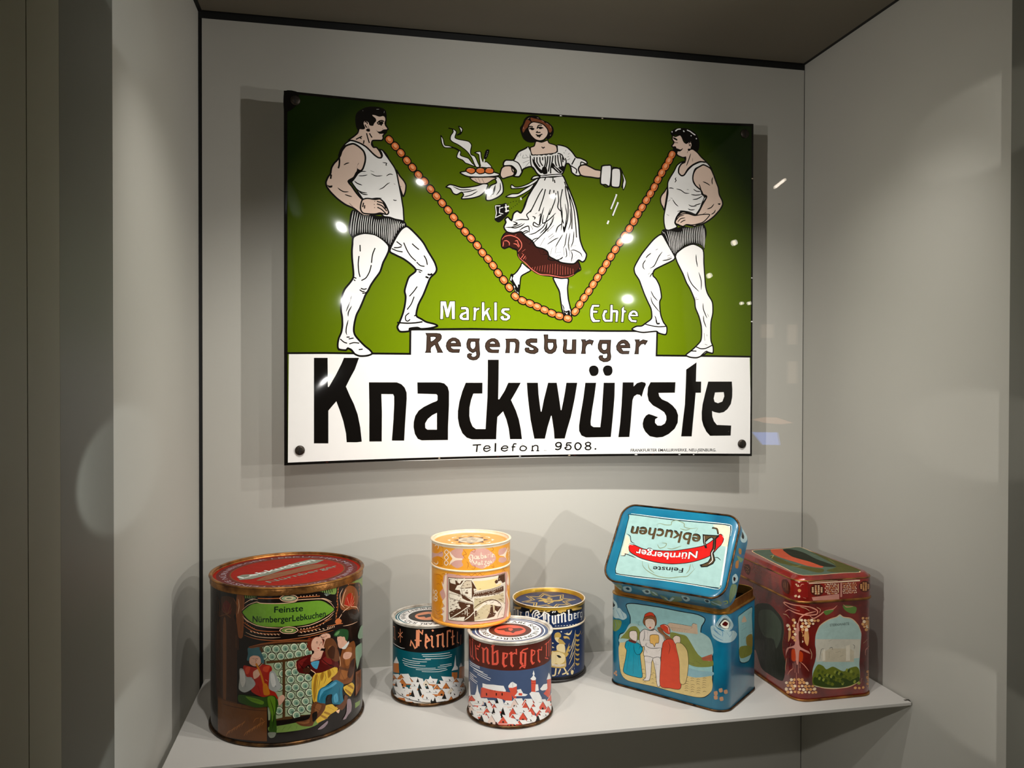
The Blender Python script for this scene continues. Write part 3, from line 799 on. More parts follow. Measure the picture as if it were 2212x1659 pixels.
'lettering': '''f k 0 -3166,-1112 188,1 3,-410 15,0 94,165 79,160 36,86 208,1 -56,-161 -68,-128 -58,-120 58,-138 52,-108 53,-152 37,-187 22,-213 -69,-8 -143,4 -10,132 -37,176 -52,163 -44,122 -45,-52 -66,-80 -1,-472 -199,5
f k 0 -2404,-1457 392,0 65,-27 48,-49 27,-71 3,-87 -11,-198 -11,-200 -9,-225 -176,4 20,312 9,220 -1,120 -16,31 -165,2 9,-261 -1,-434 -176,3 -1,541
f k 0 -1720,-1457 322,0 66,-16 50,-50 20,-71 3,-188 -7,-338 3,-197 -384,2 -55,24 -44,75 -21,103 2,78 21,90 48,77 75,55 119,60 59,22 16,16 0,66 -17,20 -271,9|-1432,-1903 -67,-33 -65,-56 -37,-67 4,-68 30,-26 139,-2
f k 0 -1020,-1462 245,0 2,-159 -133,-1 -32,-95 -19,-111 0,-124 16,-80 36,-81 52,-41 143,-2 6,258 7,225 -3,332 -4,214 162,1 3,-270 3,-311 17,0 75,123 52,122 187,0 -70,-134 -69,-123 79,-159 51,-139 36,-152 24,-153 -181,3 -27,164 -40,140 -55,127 -82,-85 -6,-156 0,-189 -359,4 -80,27 -69,72 -49,116 -23,114 -2,102 19,145 41,155
f k 0 -114,-1462 167,0 16,-169 22,-136 23,-129 12,0 27,175 29,135 27,124 132,0 34,-169 22,-114 24,-130 11,0 23,141 18,125 17,147 169,0 -30,-239 -45,-276 -48,-200 -29,-145 -160,0 -15,123 -47,236 -11,0 -44,-175 -31,-182 -163,2 -36,147 -36,153 -38,230 -23,158
F k 0 835,-1281 10,51 34,23 48,2 42,-25 17,-45 -7,-51 -29,-28 -41,-8 -42,13
F k 0 1054,-1275 10,46 35,25 48,2 43,-21 17,-51 -7,-46 -29,-30 -42,-7 -42,11
f k 0 785,-1462 170,0 -20,-217 -25,-208 -12,-175 7,-54 43,-28 108,-3 12,213 1,197 5,275 177,0 5,-218 -8,-256 -14,-370 -394,-3 -74,33 -40,73 -7,83 16,188 29,231
f k 0 1377,-1456 177,0 3,-63 52,51 73,20 62,-14 11,-29 -31,-75 -31,-116 -26,33 -50,8 -47,-29 -21,-58 -5,-139 -5,-225 -7,-217 -177,-1 14,220 7,294
f k 0 1830,-1454 413,0 -3,-162 -272,-3 15,-52 46,-47 102,-42 77,-53 67,-71 35,-83 0,-119 -45,-96 -94,-84 -97,-48 -98,-9 -112,23 -79,74 -41,72 -10,60 14,72 34,53 42,23 56,-16 101,-36 -47,-32 0,-53 43,-46 62,-3 60,35 21,60 -6,59 -38,60 -89,54 -102,53 -72,71 -27,93 4,116
f k 0 2417,-1258 173,112 -2,-141 1,-157 90,0 1,-174 -90,0 -13,-244 -14,-238 -9,-208 -175,1 17,268 20,237 2,352
f k 0 2800,-1444 412,0 11,-125 0,-119 -21,-107 -57,-83 -64,-47 -77,-14 -78,15 -46,18 9,-89 29,-72 53,-60 245,-12 -6,-160 -347,-2 -66,67 -55,96 -30,96 -7,120 10,118 33,154 29,117|2922,-1615 151,5 12,-65 -32,-83 -74,-26 -59,21 -18,53
s k 206 -890,-2406 118,5
s k 209 -825,-2403 -7,-111
S k 186 -724,-2467 90,11 -18,31 -46,1 -27,-36 8,-38 40,-16 50,29
s k 247 -552,-2384 1,-133
S k 187 -463,-2470 97,8 -12,29 -46,3 -33,-30 1,-31 47,-24 45,22
S k 199 -237,-2399 -34,1 -13,-34 -1,-82
S k 199 -303,-2447 51,2
Sc k 189 -175,-2472 15,31 35,8 41,-22 7,-25 -21,-28 -41,-5 -32,16
S k 189 16,-2516 -3,84
S k 189 14,-2453 40,25 41,-14 4,-75
S k 191 1,-2515 34,-1
S k 192 82,-2517 35,-1
S k 226 455,-2432 -26,-25 -41,7 -14,38 28,24 41,-4 16,-34 -10,-57 -40,-22 -36,11
S k 212 614,-2395 -65,-1 -9,-44
S k 215 540,-2440 41,12 34,-38 -18,-38 -47,-3 -29,30 32,16
Sc k 227 721,-2396 37,-22 14,-38 -21,-44 -35,-12 -31,26 -9,44 13,34
Sc k 202 881,-2388 37,-20 -10,-31 -29,-9 -40,-28 20,-33 48,-3 22,29 -20,25 -55,20 -14,31
s k 307 1002,-2501
s k 113 -782,-2524
s k 111 -144,-2404
s k 115 204,-2514
s k 115 225,-2515
Tb k 481 1569,-2553,2974,-2554 FRANKFURTER EMAILLIRWERKE, NEU-JSENBURG.
f b 0 -1604,-753 153,1 52,-7 19,-28 -2,-37 -20,-32 -32,-25 17,-44 57,-101 -81,-1 8,8 -41,109 -56,-44 -7,-45 7,-28 -80,-1 15,29 7,210|-1540,-801 57,3 26,-10 -6,-21 -36,-32 -36,-13
sc k 89 -1604,-753 153,1 52,-7 19,-28 -2,-37 -20,-32 -32,-25 17,-44 57,-101 -81,-1 8,8 -41,109 -56,-44 -7,-45 7,-28 -80,-1 15,29 7,210
sc k 89 -1540,-801 57,3 26,-10 -6,-21 -36,-32 -36,-13
f b 0 -1251,-936 151,1 -5,45 -25,48 -45,26 -49,2 -48,-25 -32,-45 -8,-49 13,-44 33,-36 44,-12 98,0 8,45 -90,0 -28,12|-1251,-892 12,25 32,12 29,-7 16,-29
sc k 89 -1251,-936 151,1 -5,45 -25,48 -45,26 -49,2 -48,-25 -32,-45 -8,-49 13,-44 33,-36 44,-12 98,0 8,45 -90,0 -28,12
sc k 89 -1251,-892 12,25 32,12 29,-7 16,-29
f b 0 -991,-824 161,1 -8,-40 10,-131 7,-49 -10,-49 -36,-33 -50,-9 -49,12 -38,33 0,37 28,16 37,-8 -12,-28 25,-19 37,5 21,26 -9,57 -50,-24 -49,28 -34,44 -7,57 13,49|-953,-865 65,1 3,-65 -18,-41 -32,-8 -26,32 -4,49
sc k 90 -991,-824 161,1 -8,-40 10,-131 7,-49 -10,-49 -36,-33 -50,-9 -49,12 -38,33 0,37 28,16 37,-8 -12,-28 25,-19 37,5 21,26 -9,57 -50,-24 -49,28 -34,44 -7,57 13,49
sc k 90 -953,-865 65,1 3,-65 -18,-41 -32,-8 -26,32 -4,49
f b 0 -688,-940 158,2 -5,45 -26,49 -46,25 -50,0 -49,-25 -33,-43 -7,-45 13,-45 34,-37 45,-10 105,-1 5,43 -94,-1 -33,15|-685,-895 16,25 34,13 29,-11 13,-30
sc k 90 -688,-940 158,2 -5,45 -26,49 -46,25 -50,0 -49,-25 -33,-43 -7,-45 13,-45 34,-37 45,-10 105,-1 5,43 -94,-1 -33,15
sc k 90 -685,-895 16,25 34,13 29,-11 13,-30
f b 0 -448,-823 150,4 39,-18 17,-37 -3,-66 -6,-83 -59,0 15,83 -1,49 -18,26 -71,2 -1,-161 -59,0 11,82 -4,103
sc k 90 -448,-823 150,4 39,-18 17,-37 -3,-66 -6,-83 -59,0 15,83 -1,49 -18,26 -71,2 -1,-161 -59,0 11,82 -4,103
f b 0 21,-816 1,-54 -96,-1 -15,-14 36,-25 61,-24 36,-34 -4,-39 -50,-28 -60,3 -71,24 -16,34 9,24 51,-1 5,-28 41,-7 35,10 -11,23 -56,24 -51,28 -15,34 19,35 55,18
sc k 108 21,-816 1,-54 -96,-1 -15,-14 36,-25 61,-24 36,-34 -4,-39 -50,-28 -60,3 -71,24 -16,34 9,24 51,-1 5,-28 41,-7 35,10 -11,23 -56,24 -51,28 -15,34 19,35 55,18
f b 0 126,-756 59,1 1,-64 125,-3 3,-54 12,-60 -21,-59 -51,-35 -51,0 -51,29 -17,44 1,128|184,-868 87,1 6,-49 -14,-45 -35,-20 -31,15 -12,39
sc k 108 126,-756 59,1 1,-64 125,-3 3,-54 12,-60 -21,-59 -51,-35 -51,0 -51,29 -17,44 1,128
sc k 108 184,-868 87,1 6,-49 -14,-45 -35,-20 -31,15 -12,39
f b 0 423,-824 54,1 1,-52 -8,-89 19,-14 72,5 2,149 55,2 2,-205 -160,-1 -34,24 -4,40 11,89
sc k 109 423,-824 54,1 1,-52 -8,-89 19,-14 72,5 2,149 55,2 2,-205 -160,-1 -34,24 -4,40 11,89
f b 0 701,-821 64,1 1,-27 62,28 63,-16 -24,-70 -17,29 -52,-10 -25,-35 -9,-50 7,-55 -65,0 11,55 2,109
sc k 109 701,-821 64,1 1,-27 62,28 63,-16 -24,-70 -17,29 -52,-10 -25,-35 -9,-50 7,-55 -65,0 11,55 2,109
f b 0 991,-824 173,2 -4,-95 -1,-80 15,-71 -9,-50 -42,-25 -64,-4 -59,28 -19,40 17,25 45,0 -2,-30 33,-16 36,12 10,40 -7,30 -58,-10 -54,29 -33,50 -1,60|1024,-874 85,1 -1,-75 -23,-25 -37,0 -25,29 -3,35
sc k 110 991,-824 173,2 -4,-95 -1,-80 15,-71 -9,-50 -42,-25 -64,-4 -59,28 -19,40 17,25 45,0 -2,-30 33,-16 36,12 10,40 -7,30 -58,-10 -54,29 -33,50 -1,60
sc k 110 1024,-874 85,1 -1,-75 -23,-25 -37,0 -25,29 -3,35
f b 0 1330,-936 145,2 -6,50 -34,45 -44,23 -54,-4 -52,-36 -29,-55 10,-55 45,-45 43,-15 103,1 6,40 -99,-1|1307,-896 26,26 43,7 33,-31
sc k 111 1330,-936 145,2 -6,50 -34,45 -44,23 -54,-4 -52,-36 -29,-55 10,-55 45,-45 43,-15 103,1 6,40 -99,-1
sc k 111 1307,-896 26,26 43,7 33,-31
f b 0 1553,-812 71,1 -4,-30 64,31 72,-15 -37,-61 -17,20 -49,-10 -37,-46 -2,-102 -60,0 12,61 5,111
sc k 111 1553,-812 71,1 -4,-30 64,31 72,-15 -37,-61 -17,20 -49,-10 -37,-46 -2,-102 -60,0 12,61 5,111
f w 0 -1399,-291 81,1 22,-116 32,117 76,2 1,-262 -47,0 -5,200 -40,-174 -36,-1 -42,173 0,-200 -45,-1
sc k 89 -1399,-291 81,1 22,-116 32,117 76,2 1,-262 -47,0 -5,200 -40,-174 -36,-1 -42,173 0,-200 -45,-1
f w 0 -1105,-371 73,5 37,-16 9,-28 1,-150 -94,-1 -41,20 -9,40 25,41 73,29 -8,24 -66,-1|-1027,-467 -36,-17 -17,-20 13,-19 41,1
sc k 89 -1105,-371 73,5 37,-16 9,-28 1,-150 -94,-1 -41,20 -9,40 25,41 73,29 -8,24 -66,-1
sc k 89 -1027,-467 -36,-17 -17,-20 13,-19 41,1
f w 0 -924,-372 41,0 3,-16 45,17 0,-36 -32,-9 -15,-25 -7,-120 -39,-1 8,104
sc k 89 -924,-372 41,0 3,-16 45,17 0,-36 -32,-9 -15,-25 -7,-120 -39,-1 8,104
f w 0 -804,-295 41,1 3,-137 40,54 46,1 -37,-50 55,-134 -41,0 -42,93 -22,-37 -2,-57 -39,-1
sc k 90 -804,-295 41,1 3,-137 40,54 46,1 -37,-50 55,-134 -41,0 -42,93 -22,-37 -2,-57 -39,-1
f w 0 -622,-294 43,1 2,-265 -43,-1
sc k 90 -622,-294 43,1 2,-265 -43,-1
f w 0 -391,-376 -4,-36 -67,-2 -8,-16 58,-28 33,-28 -7,-45 -49,-29 -59,3 -35,28 1,33 33,12 25,-16 -3,-20 37,0 8,21 -42,24 -42,24 -12,32 20,37 42,9
sc k 90 -391,-376 -4,-36 -67,-2 -8,-16 58,-28 33,-28 -7,-45 -49,-29 -59,3 -35,28 1,33 33,12 25,-16 -3,-20 37,0 8,21 -42,24 -42,24 -12,32 20,37 42,9
f w 0 860,-299 118,2 -7,-35 -79,-1 -12,-50 71,-4 -7,-33 -66,-3 6,-59 32,-40 74,2 -5,-35 -110,-7 -32,39 -17,69 4,90
sc k 109 860,-299 118,2 -7,-35 -79,-1 -12,-50 71,-4 -7,-33 -66,-3 6,-59 32,-40 74,2 -5,-35 -110,-7 -32,39 -17,69 4,90
f w 0 1046,-375 53,1 0,-39 -26,-6 -10,-50 17,-45 63,-1 2,222 43,1 1,-75 75,-3 16,-25 -13,-155 -38,-1 3,140 -40,-1 -5,-137 -122,-5 -38,34 -9,70
sc k 110 1046,-375 53,1 0,-39 -26,-6 -10,-50 17,-45 63,-1 2,222 43,1 1,-75 75,-3 16,-25 -13,-155 -38,-1 3,140 -40,-1 -5,-137 -122,-5 -38,34 -9,70
f w 0 1323,-349 42,41 6,-60 30,-4 -2,-35 -27,-1 -11,-143 -41,-1 9,143
sc k 110 1323,-349 42,41 6,-60 30,-4 -2,-35 -27,-1 -11,-143 -41,-1 9,143
f w 0 1470,-461 130,3 -12,60 -38,29 -49,1 -48,-33 -21,-51 6,-55 44,-39 87,-6 8,38 -74,3|1491,-430 21,22 27,-1 15,-25
sc k 111 1470,-461 130,3 -12,60 -38,29 -49,1 -48,-33 -21,-51 6,-55 44,-39 87,-6 8,38 -74,3
sc k 111 1491,-430 21,22 27,-1 15,-25''',
'sausages': '''F k 0 -2068,1971 -26,-19 -25,-1 -25,13 -29,31 -11,27 2,26 18,27 26,19 24,2 26,-13 28,-32 12,-27 -2,-26
F k 0 -1985,1877 -26,-18 -25,0 -25,13 -28,32 -10,28 2,26 19,26 26,18 25,1 25,-13 28,-33 11,-27 -3,-26
F k 0 -1908,1779 -27,-16 -25,0 -24,15 -27,33 -9,28 3,26 20,25 27,17 25,0 24,-15 27,-34 9,-28 -3,-25
F k 0 -1824,1669 -27,-16 -25,1 -24,15 -26,34 -10,28 4,25 20,25 28,17 24,-1 24,-15 27,-34 9,-28 -4,-25
F k 0 -1745,1571 -27,-17 -25,1 -24,15 -27,33 -9,28 3,26 20,25 27,16 25,0 24,-15 27,-34 10,-28 -4,-25
F k 0 -1658,1467 -27,-17 -25,0 -24,14 -28,32 -11,27 3,26 19,25 27,18 25,0 24,-14 28,-32 11,-28 -3,-25
F k 0 -1574,1375 -27,-17 -24,0 -25,14 -27,33 -11,27 3,26 20,25 27,17 24,0 25,-14 28,-33 10,-28 -3,-25
F k 0 -1490,1263 -27,-16 -25,1 -24,15 -27,33 -10,28 4,25 20,25 27,16 25,-1 24,-14 27,-34 10,-27 -4,-26
F k 0 -1404,1164 -27,-17 -25,1 -24,14 -28,33 -10,27 4,26 19,25 28,16 24,0 25,-15 27,-33 11,-27 -4,-25
F k 0 -1325,1067 -27,-16 -25,0 -25,15 -27,32 -10,28 3,25 20,25 27,16 25,0 25,-15 27,-32 10,-28 -3,-25
F k 0 -1240,966 -28,-16 -25,1 -24,15 -27,33 -9,28 3,25 21,25 27,15 25,-1 25,-15 26,-33 10,-28 -4,-25
F k 0 -1162,860 -28,-15 -25,1 -24,15 -26,34 -9,28 4,25 21,24 27,15 25,-1 24,-16 27,-33 9,-28 -4,-25
F k 0 -1082,762 -27,-16 -25,1 -25,15 -27,34 -9,27 3,25 21,25 27,15 25,-1 25,-15 27,-33 9,-27 -3,-25
F k 0 -996,660 -27,-16 -25,0 -25,15 -28,32 -11,27 3,25 20,25 27,17 25,-1 25,-14 28,-32 11,-28 -3,-25
F k 0 -910,568 -27,-17 -25,0 -25,14 -29,32 -11,26 3,25 19,26 27,17 25,0 26,-14 28,-32 11,-27 -2,-25
F k 0 -822,464 -28,-16 -25,2 -25,15 -27,33 -10,28 4,25 21,24 28,15 25,-1 25,-15 26,-34 10,-27 -4,-25
F k 0 -749,362 -27,-16 -26,2 -24,15 -27,33 -10,28 4,25 20,24 28,15 25,-1 25,-15 27,-34 10,-27 -4,-25
F k 0 -667,274 -27,-16 -26,1 -25,15 -28,33 -10,27 4,25 20,25 27,15 26,0 25,-15 28,-33 10,-27 -4,-25
F k 0 -596,176 -29,-14 -25,2 -24,17 -26,34 -8,28 5,25 21,23 29,14 25,-2 24,-17 26,-34 9,-28 -5,-25
F k 0 -521,71 -28,-14 -25,2 -25,16 -26,34 -9,28 5,25 21,23 28,15 26,-3 24,-16 26,-34 10,-28 -5,-25
F k 0 -437,-27 -29,-15 -25,2 -25,16 -27,33 -10,28 4,25 21,24 28,14 26,-1 25,-16 27,-34 10,-27 -4,-25
F k 0 -357,-134 -29,-14 -25,3 -25,16 -26,35 -8,28 5,25 21,23 29,14 26,-3 24,-17 26,-34 9,-28 -5,-25
F k 0 -258,-252 -26,-18 -26,-2 -27,13 -32,30 -13,26 1,25 18,26 26,18 25,2 28,-12 31,-31 14,-26 -1,-25
F k 0 -137,-294 -19,-25 -24,-10 -30,4 -41,18 -21,21 -8,24 9,30 19,25 24,10 30,-3 40,-19 22,-20 7,-24
F k 0 -23,-328 -18,-27 -23,-11 -31,1 -41,16 -23,20 -9,23 6,31 17,26 24,11 30,-1 42,-16 23,-19 9,-24
F k 0 84,-375 -18,-26 -24,-11 -30,2 -42,17 -22,20 -9,24 7,30 19,26 23,11 31,-2 41,-17 23,-20 9,-24
F k 0 197,-420 -18,-27 -24,-10 -31,2 -41,17 -23,20 -9,23 7,31 18,26 24,11 31,-2 41,-17 23,-20 9,-24
F k 0 309,-464 -17,-27 -24,-11 -31,1 -42,16 -24,19 -9,24 6,31 17,27 24,11 30,-1 43,-16 24,-19 9,-24
F k 0 428,-493 -13,-29 -22,-14 -31,-3 -45,10 -26,16 -13,22 1,31 14,29 22,14 31,4 44,-10 27,-16 13,-22
F k 0 557,-528 -14,-29 -22,-14 -31,-3 -45,10 -26,16 -13,22 1,31 14,29 22,14 31,4 45,-10 26,-16 13,-22
F k 0 647,-350 21,-25 4,-25 -12,-28 -30,-34 -27,-16 -26,-1 -29,15 -21,25 -4,25 12,28 30,34 27,16 26,1
F k 0 706,-240 25,-21 7,-25 -8,-29 -25,-38 -24,-19 -26,-5 -31,11 -25,22 -7,24 8,29 25,38 24,19 26,5
F k 0 776,-139 24,-22 6,-24 -8,-30 -26,-37 -25,-19 -27,-4 -30,12 -24,22 -6,25 8,29 26,37 25,19 27,4
F k 0 848,-40 24,-22 6,-25 -8,-29 -26,-38 -25,-19 -27,-4 -31,11 -24,22 -6,25 8,29 26,38 25,19 27,4
F k 0 914,64 24,-21 7,-25 -7,-29 -25,-38 -25,-20 -27,-5 -31,11 -24,21 -7,24 7,30 25,38 25,20 26,5
F k 0 984,169 24,-22 7,-25 -8,-29 -26,-39 -25,-19 -27,-5 -31,12 -25,21 -6,25 8,29 26,38 25,20 27,5
F k 0 1058,274 24,-21 7,-25 -8,-30 -26,-38 -25,-20 -27,-5 -32,11 -24,22 -7,24 8,30 26,38 25,20 27,5
F k 0 1123,379 25,-21 8,-24 -8,-30 -25,-39 -25,-20 -27,-6 -32,10 -24,21 -8,25 8,29 25,40 25,20 27,6
F k 0 1195,490 25,-21 7,-25 -7,-30 -26,-39 -25,-21 -27,-5 -32,10 -25,21 -7,25 8,30 25,39 25,20 27,6
F k 0 1269,600 25,-21 7,-25 -9,-30 -26,-39 -26,-20 -27,-6 -32,11 -24,21 -7,25 8,30 27,39 25,20 28,6
F k 0 1346,708 24,-22 6,-25 -8,-30 -28,-39 -26,-20 -27,-5 -32,11 -24,22 -6,25 9,30 27,39 26,20 27,5
F k 0 1422,817 25,-22 6,-25 -9,-30 -28,-40 -26,-20 -27,-5 -32,11 -24,22 -6,25 9,30 27,40 26,20 28,5
F k 0 1499,927 24,-22 7,-25 -9,-31 -28,-39 -26,-21 -27,-5 -32,11 -25,21 -6,26 9,30 27,40 26,20 28,6
F k 0 1574,1042 25,-21 8,-25 -8,-31 -26,-40 -26,-22 -27,-6 -33,9 -25,21 -7,25 7,31 26,40 26,22 28,7
F k 0 1641,1156 26,-21 7,-25 -7,-31 -26,-41 -26,-21 -27,-7 -33,9 -26,20 -7,25 8,31 25,41 26,22 28,7
F k 0 1714,1263 26,-21 7,-25 -9,-31 -26,-41 -26,-22 -28,-7 -33,10 -25,21 -7,25 8,31 27,41 26,22 28,7
F k 0 1788,1380 25,-21 8,-25 -9,-31 -26,-42 -26,-22 -28,-7 -33,10 -25,21 -7,25 8,31 26,42 26,22 28,7
F k 0 1857,1486 25,-21 7,-26 -8,-31 -26,-42 -27,-22 -28,-7 -32,10 -26,21 -7,25 8,32 27,41 26,22 28,7
F k 0 1920,1594 27,-20 9,-25 -7,-32 -25,-43 -25,-23 -28,-8 -33,8 -27,19 -8,25 6,32 25,43 25,23 28,9
F k 0 1984,1715 27,-20 9,-25 -7,-32 -25,-44 -25,-23 -28,-9 -33,8 -27,20 -8,25 6,32 25,43 25,24 28,8
F k 0 2056,1824 25,-21 8,-25 -9,-32 -26,-43 -27,-23 -28,-7 -33,9 -26,21 -7,26 8,32 27,42 26,23 29,8
F k 0 2125,1932 26,-21 7,-26 -8,-32 -27,-43 -27,-23 -28,-7 -33,9 -25,21 -8,26 9,32 27,43 26,23 28,8
F k 0 2182,2031 27,-20 8,-26 -7,-33 -26,-44 -25,-23 -28,-9 -34,8 -26,20 -9,26 7,32 26,45 25,23 28,9
F k 0 2233,2130 27,-20 9,-26 -6,-33 -24,-44 -25,-25 -28,-9 -34,7 -28,19 -8,26 6,33 24,45 25,24 28,10
F o 0 -2079,1983 -20,-14 -18,-1 -19,11 -22,24 -10,20 2,20 13,20 19,14 19,1 19,-10 22,-24 9,-21 -1,-20
F o 0 -1996,1890 -19,-14 -19,0 -19,11 -21,25 -9,21 2,19 14,20 19,13 19,0 19,-10 21,-25 9,-21 -2,-20
F o 0 -1918,1792 -21,-12 -18,0 -19,12 -20,26 -8,21 3,19 14,19 21,13 18,-1 19,-11 20,-26 8,-21 -3,-20
F o 0 -1834,1682 -20,-11 -19,0 -18,12 -20,26 -8,21 3,20 15,18 20,12 18,0 19,-12 20,-26 7,-21 -2,-20
F o 0 -1755,1584 -21,-12 -18,0 -19,12 -20,26 -8,21 3,19 15,19 20,12 18,-1 19,-11 20,-26 8,-21 -3,-20
F o 0 -1669,1479 -20,-12 -18,0 -19,11 -22,25 -8,20 2,20 14,19 20,13 18,-1 19,-11 22,-24 8,-21 -2,-19
F o 0 -1584,1387 -20,-12 -19,0 -19,11 -21,25 -8,21 2,19 14,19 20,13 19,-1 19,-11 21,-25 8,-21 -2,-19
F o 0 -1500,1276 -20,-12 -19,1 -19,12 -20,25 -8,21 3,19 14,19 21,12 18,-1 19,-11 20,-26 8,-21 -2,-19
F o 0 -1414,1176 -20,-12 -19,1 -19,11 -21,25 -8,21 2,19 15,19 20,12 19,0 19,-12 21,-25 8,-21 -3,-19
F o 0 -1335,1080 -21,-12 -18,0 -19,12 -21,25 -8,21 2,19 15,18 20,12 19,0 18,-12 21,-25 8,-21 -2,-19
F o 0 -1251,978 -20,-11 -19,1 -18,12 -21,25 -8,21 3,19 15,19 21,11 18,-1 19,-12 20,-25 8,-21 -3,-19
F o 0 -1172,873 -21,-11 -19,1 -18,12 -20,26 -8,21 3,19 16,18 20,11 19,-1 18,-12 21,-26 7,-21 -3,-19
F o 0 -1092,775 -21,-12 -18,1 -19,12 -21,26 -8,21 3,18 15,19 21,11 18,-1 19,-11 21,-26 7,-21 -2,-19
F o 0 -1007,673 -20,-12 -19,0 -19,12 -21,25 -9,20 2,19 15,19 20,12 19,-1 19,-11 21,-25 9,-21 -2,-18
F o 0 -921,580 -20,-12 -19,0 -19,11 -22,24 -9,21 2,19 14,19 20,12 19,0 19,-11 22,-25 9,-20 -2,-19
F o 0 -833,477 -21,-12 -18,2 -19,12 -21,25 -8,21 3,19 15,18 21,11 19,-1 19,-12 20,-26 8,-21 -3,-18
F o 0 -759,375 -21,-12 -19,2 -19,12 -20,25 -8,21 3,19 15,18 20,11 19,-1 19,-12 21,-26 8,-21 -3,-18
F o 0 -678,287 -20,-12 -19,1 -19,12 -22,25 -8,21 3,19 15,18 20,12 19,-1 19,-12 22,-25 8,-21 -3,-19
F o 0 -606,189 -21,-10 -19,2 -19,13 -19,27 -7,21 3,19 16,17 22,10 19,-2 18,-13 20,-26 7,-22 -4,-18
F o 0 -531,84 -21,-10 -19,2 -19,12 -20,27 -7,21 3,18 16,18 21,10 19,-1 19,-13 20,-26 7,-22 -3,-18
F o 0 -448,-14 -21,-11 -19,2 -19,12 -21,26 -8,21 3,19 16,18 21,11 19,-2 19,-12 21,-26 7,-21 -2,-19
F o 0 -367,-121 -22,-10 -19,2 -18,13 -20,27 -7,22 3,18 16,17 22,11 19,-3 19,-13 19,-26 7,-22 -3,-19
F o 0 -270,-240 -20,-14 -19,-1 -21,10 -24,23 -11,20 1,19 13,20 19,13 20,1 20,-10 25,-23 10,-20 0,-19
F o 0 -153,-287 -14,-18 -18,-7 -23,3 -31,14 -17,15 -6,18 6,23 14,18 19,7 23,-2 31,-15 16,-15 6,-18
F o 0 -39,-322 -13,-20 -18,-8 -24,1 -32,13 -17,14 -8,18 5,23 13,19 18,8 23,-1 32,-12 18,-15 7,-17
F o 0 68,-369 -13,-19 -18,-8 -24,2 -31,13 -18,15 -7,18 5,23 14,19 18,8 23,-2 32,-13 18,-15 7,-18
F o 0 181,-414 -14,-19 -18,-8 -23,2 -32,13 -18,15 -7,18 5,23 14,19 18,8 23,-2 32,-13 18,-15 7,-18
F o 0 293,-458 -13,-20 -18,-8 -24,1 -33,13 -18,14 -7,18 4,23 13,19 18,9 23,-1 33,-13 18,-14 8,-18
F o 0 411,-489 -10,-21 -17,-11 -24,-2 -34,8 -20,12 -10,16 1,23 10,22 16,10 24,2 34,-7 21,-12 10,-16
F o 0 540,-524 -11,-22 -16,-10 -24,-2 -35,8 -20,11 -10,17 1,23 10,22 16,10 24,2 35,-7 20,-12 10,-17
F o 0 636,-363 15,-19 2,-19 -9,-21 -23,-26 -20,-12 -20,-2 -22,12 -15,18 -2,19 9,21 23,26 20,13 20,1
F o 0 697,-255 18,-16 5,-18 -6,-23 -19,-29 -19,-15 -20,-4 -23,9 -18,16 -5,18 6,23 19,29 19,15 20,4
F o 0 766,-153 18,-16 4,-19 -6,-23 -20,-28 -19,-15 -20,-3 -23,8 -18,17 -4,19 6,22 20,29 19,14 20,4
F o 0 838,-55 17,-16 5,-19 -7,-22 -20,-29 -19,-15 -20,-4 -23,9 -17,16 -5,19 7,22 19,29 20,15 20,4
F o 0 904,49 18,-15 5,-19 -6,-23 -19,-29 -19,-15 -20,-5 -23,8 -18,16 -5,19 6,22 19,30 19,15 20,4
F o 0 974,154 18,-16 4,-19 -6,-23 -20,-29 -19,-15 -20,-4 -23,8 -18,16 -5,19 6,23 20,29 19,15 21,4
F o 0 1048,259 18,-16 4,-18 -6,-23 -20,-30 -19,-15 -20,-4 -24,8 -18,16 -4,19 6,22 20,30 19,15 20,4
F o 0 1114,364 18,-15 5,-19 -6,-23 -19,-30 -19,-16 -20,-4 -24,7 -18,16 -5,18 6,23 19,30 19,16 20,5
F o 0 1185,475 19,-16 5,-19 -6,-23 -20,-30 -19,-16 -20,-4 -24,7 -18,16 -5,19 6,22 19,31 19,15 21,5
F o 0 1259,585 18,-16 5,-19 -7,-23 -20,-30 -20,-15 -20,-5 -24,8 -18,16 -4,19 6,23 21,30 19,15 21,5
F o 0 1335,693 18,-16 5,-19 -7,-23 -21,-30 -20,-16 -21,-4 -23,8 -18,16 -4,19 7,23 21,30 19,16 21,4
F o 0 1412,802 18,-17 4,-19 -7,-23 -21,-30 -20,-15 -21,-5 -23,8 -18,17 -5,19 7,23 22,30 20,15 20,5
F o 0 1488,911 18,-16 5,-19 -7,-23 -21,-31 -20,-15 -21,-5 -24,8 -18,16 -4,19 7,24 21,30 20,16 21,4
F o 0 1564,1026 19,-15 5,-19 -6,-24 -20,-31 -20,-17 -20,-5 -25,7 -18,15 -6,19 7,24 20,31 19,17 21,5
F o 0 1631,1140 19,-15 5,-19 -6,-24 -20,-32 -19,-16 -21,-6 -24,7 -19,15 -5,19 6,24 20,31 19,17 21,6
F o 0 1704,1247 19,-16 4,-19 -6,-24 -21,-31 -19,-17 -21,-5 -24,7 -19,16 -5,19 6,24 21,31 20,17 21,5
F o 0 1778,1364 18,-16 5,-19 -6,-24 -20,-32 -20,-16 -21,-6 -25,7 -18,16 -5,19 6,24 21,31 19,17 21,6
F o 0 1846,1470 19,-16 5,-19 -6,-24 -21,-32 -20,-17 -21,-6 -24,7 -19,16 -5,19 7,24 20,32 20,17 21,6
F o 0 1911,1577 20,-15 6,-19 -6,-24 -19,-33 -19,-18 -21,-7 -25,6 -19,15 -6,19 5,24 19,33 19,18 21,7
F o 0 1975,1698 20,-15 6,-19 -6,-24 -19,-34 -19,-18 -21,-7 -25,6 -19,14 -7,19 6,25 19,33 19,18 21,7
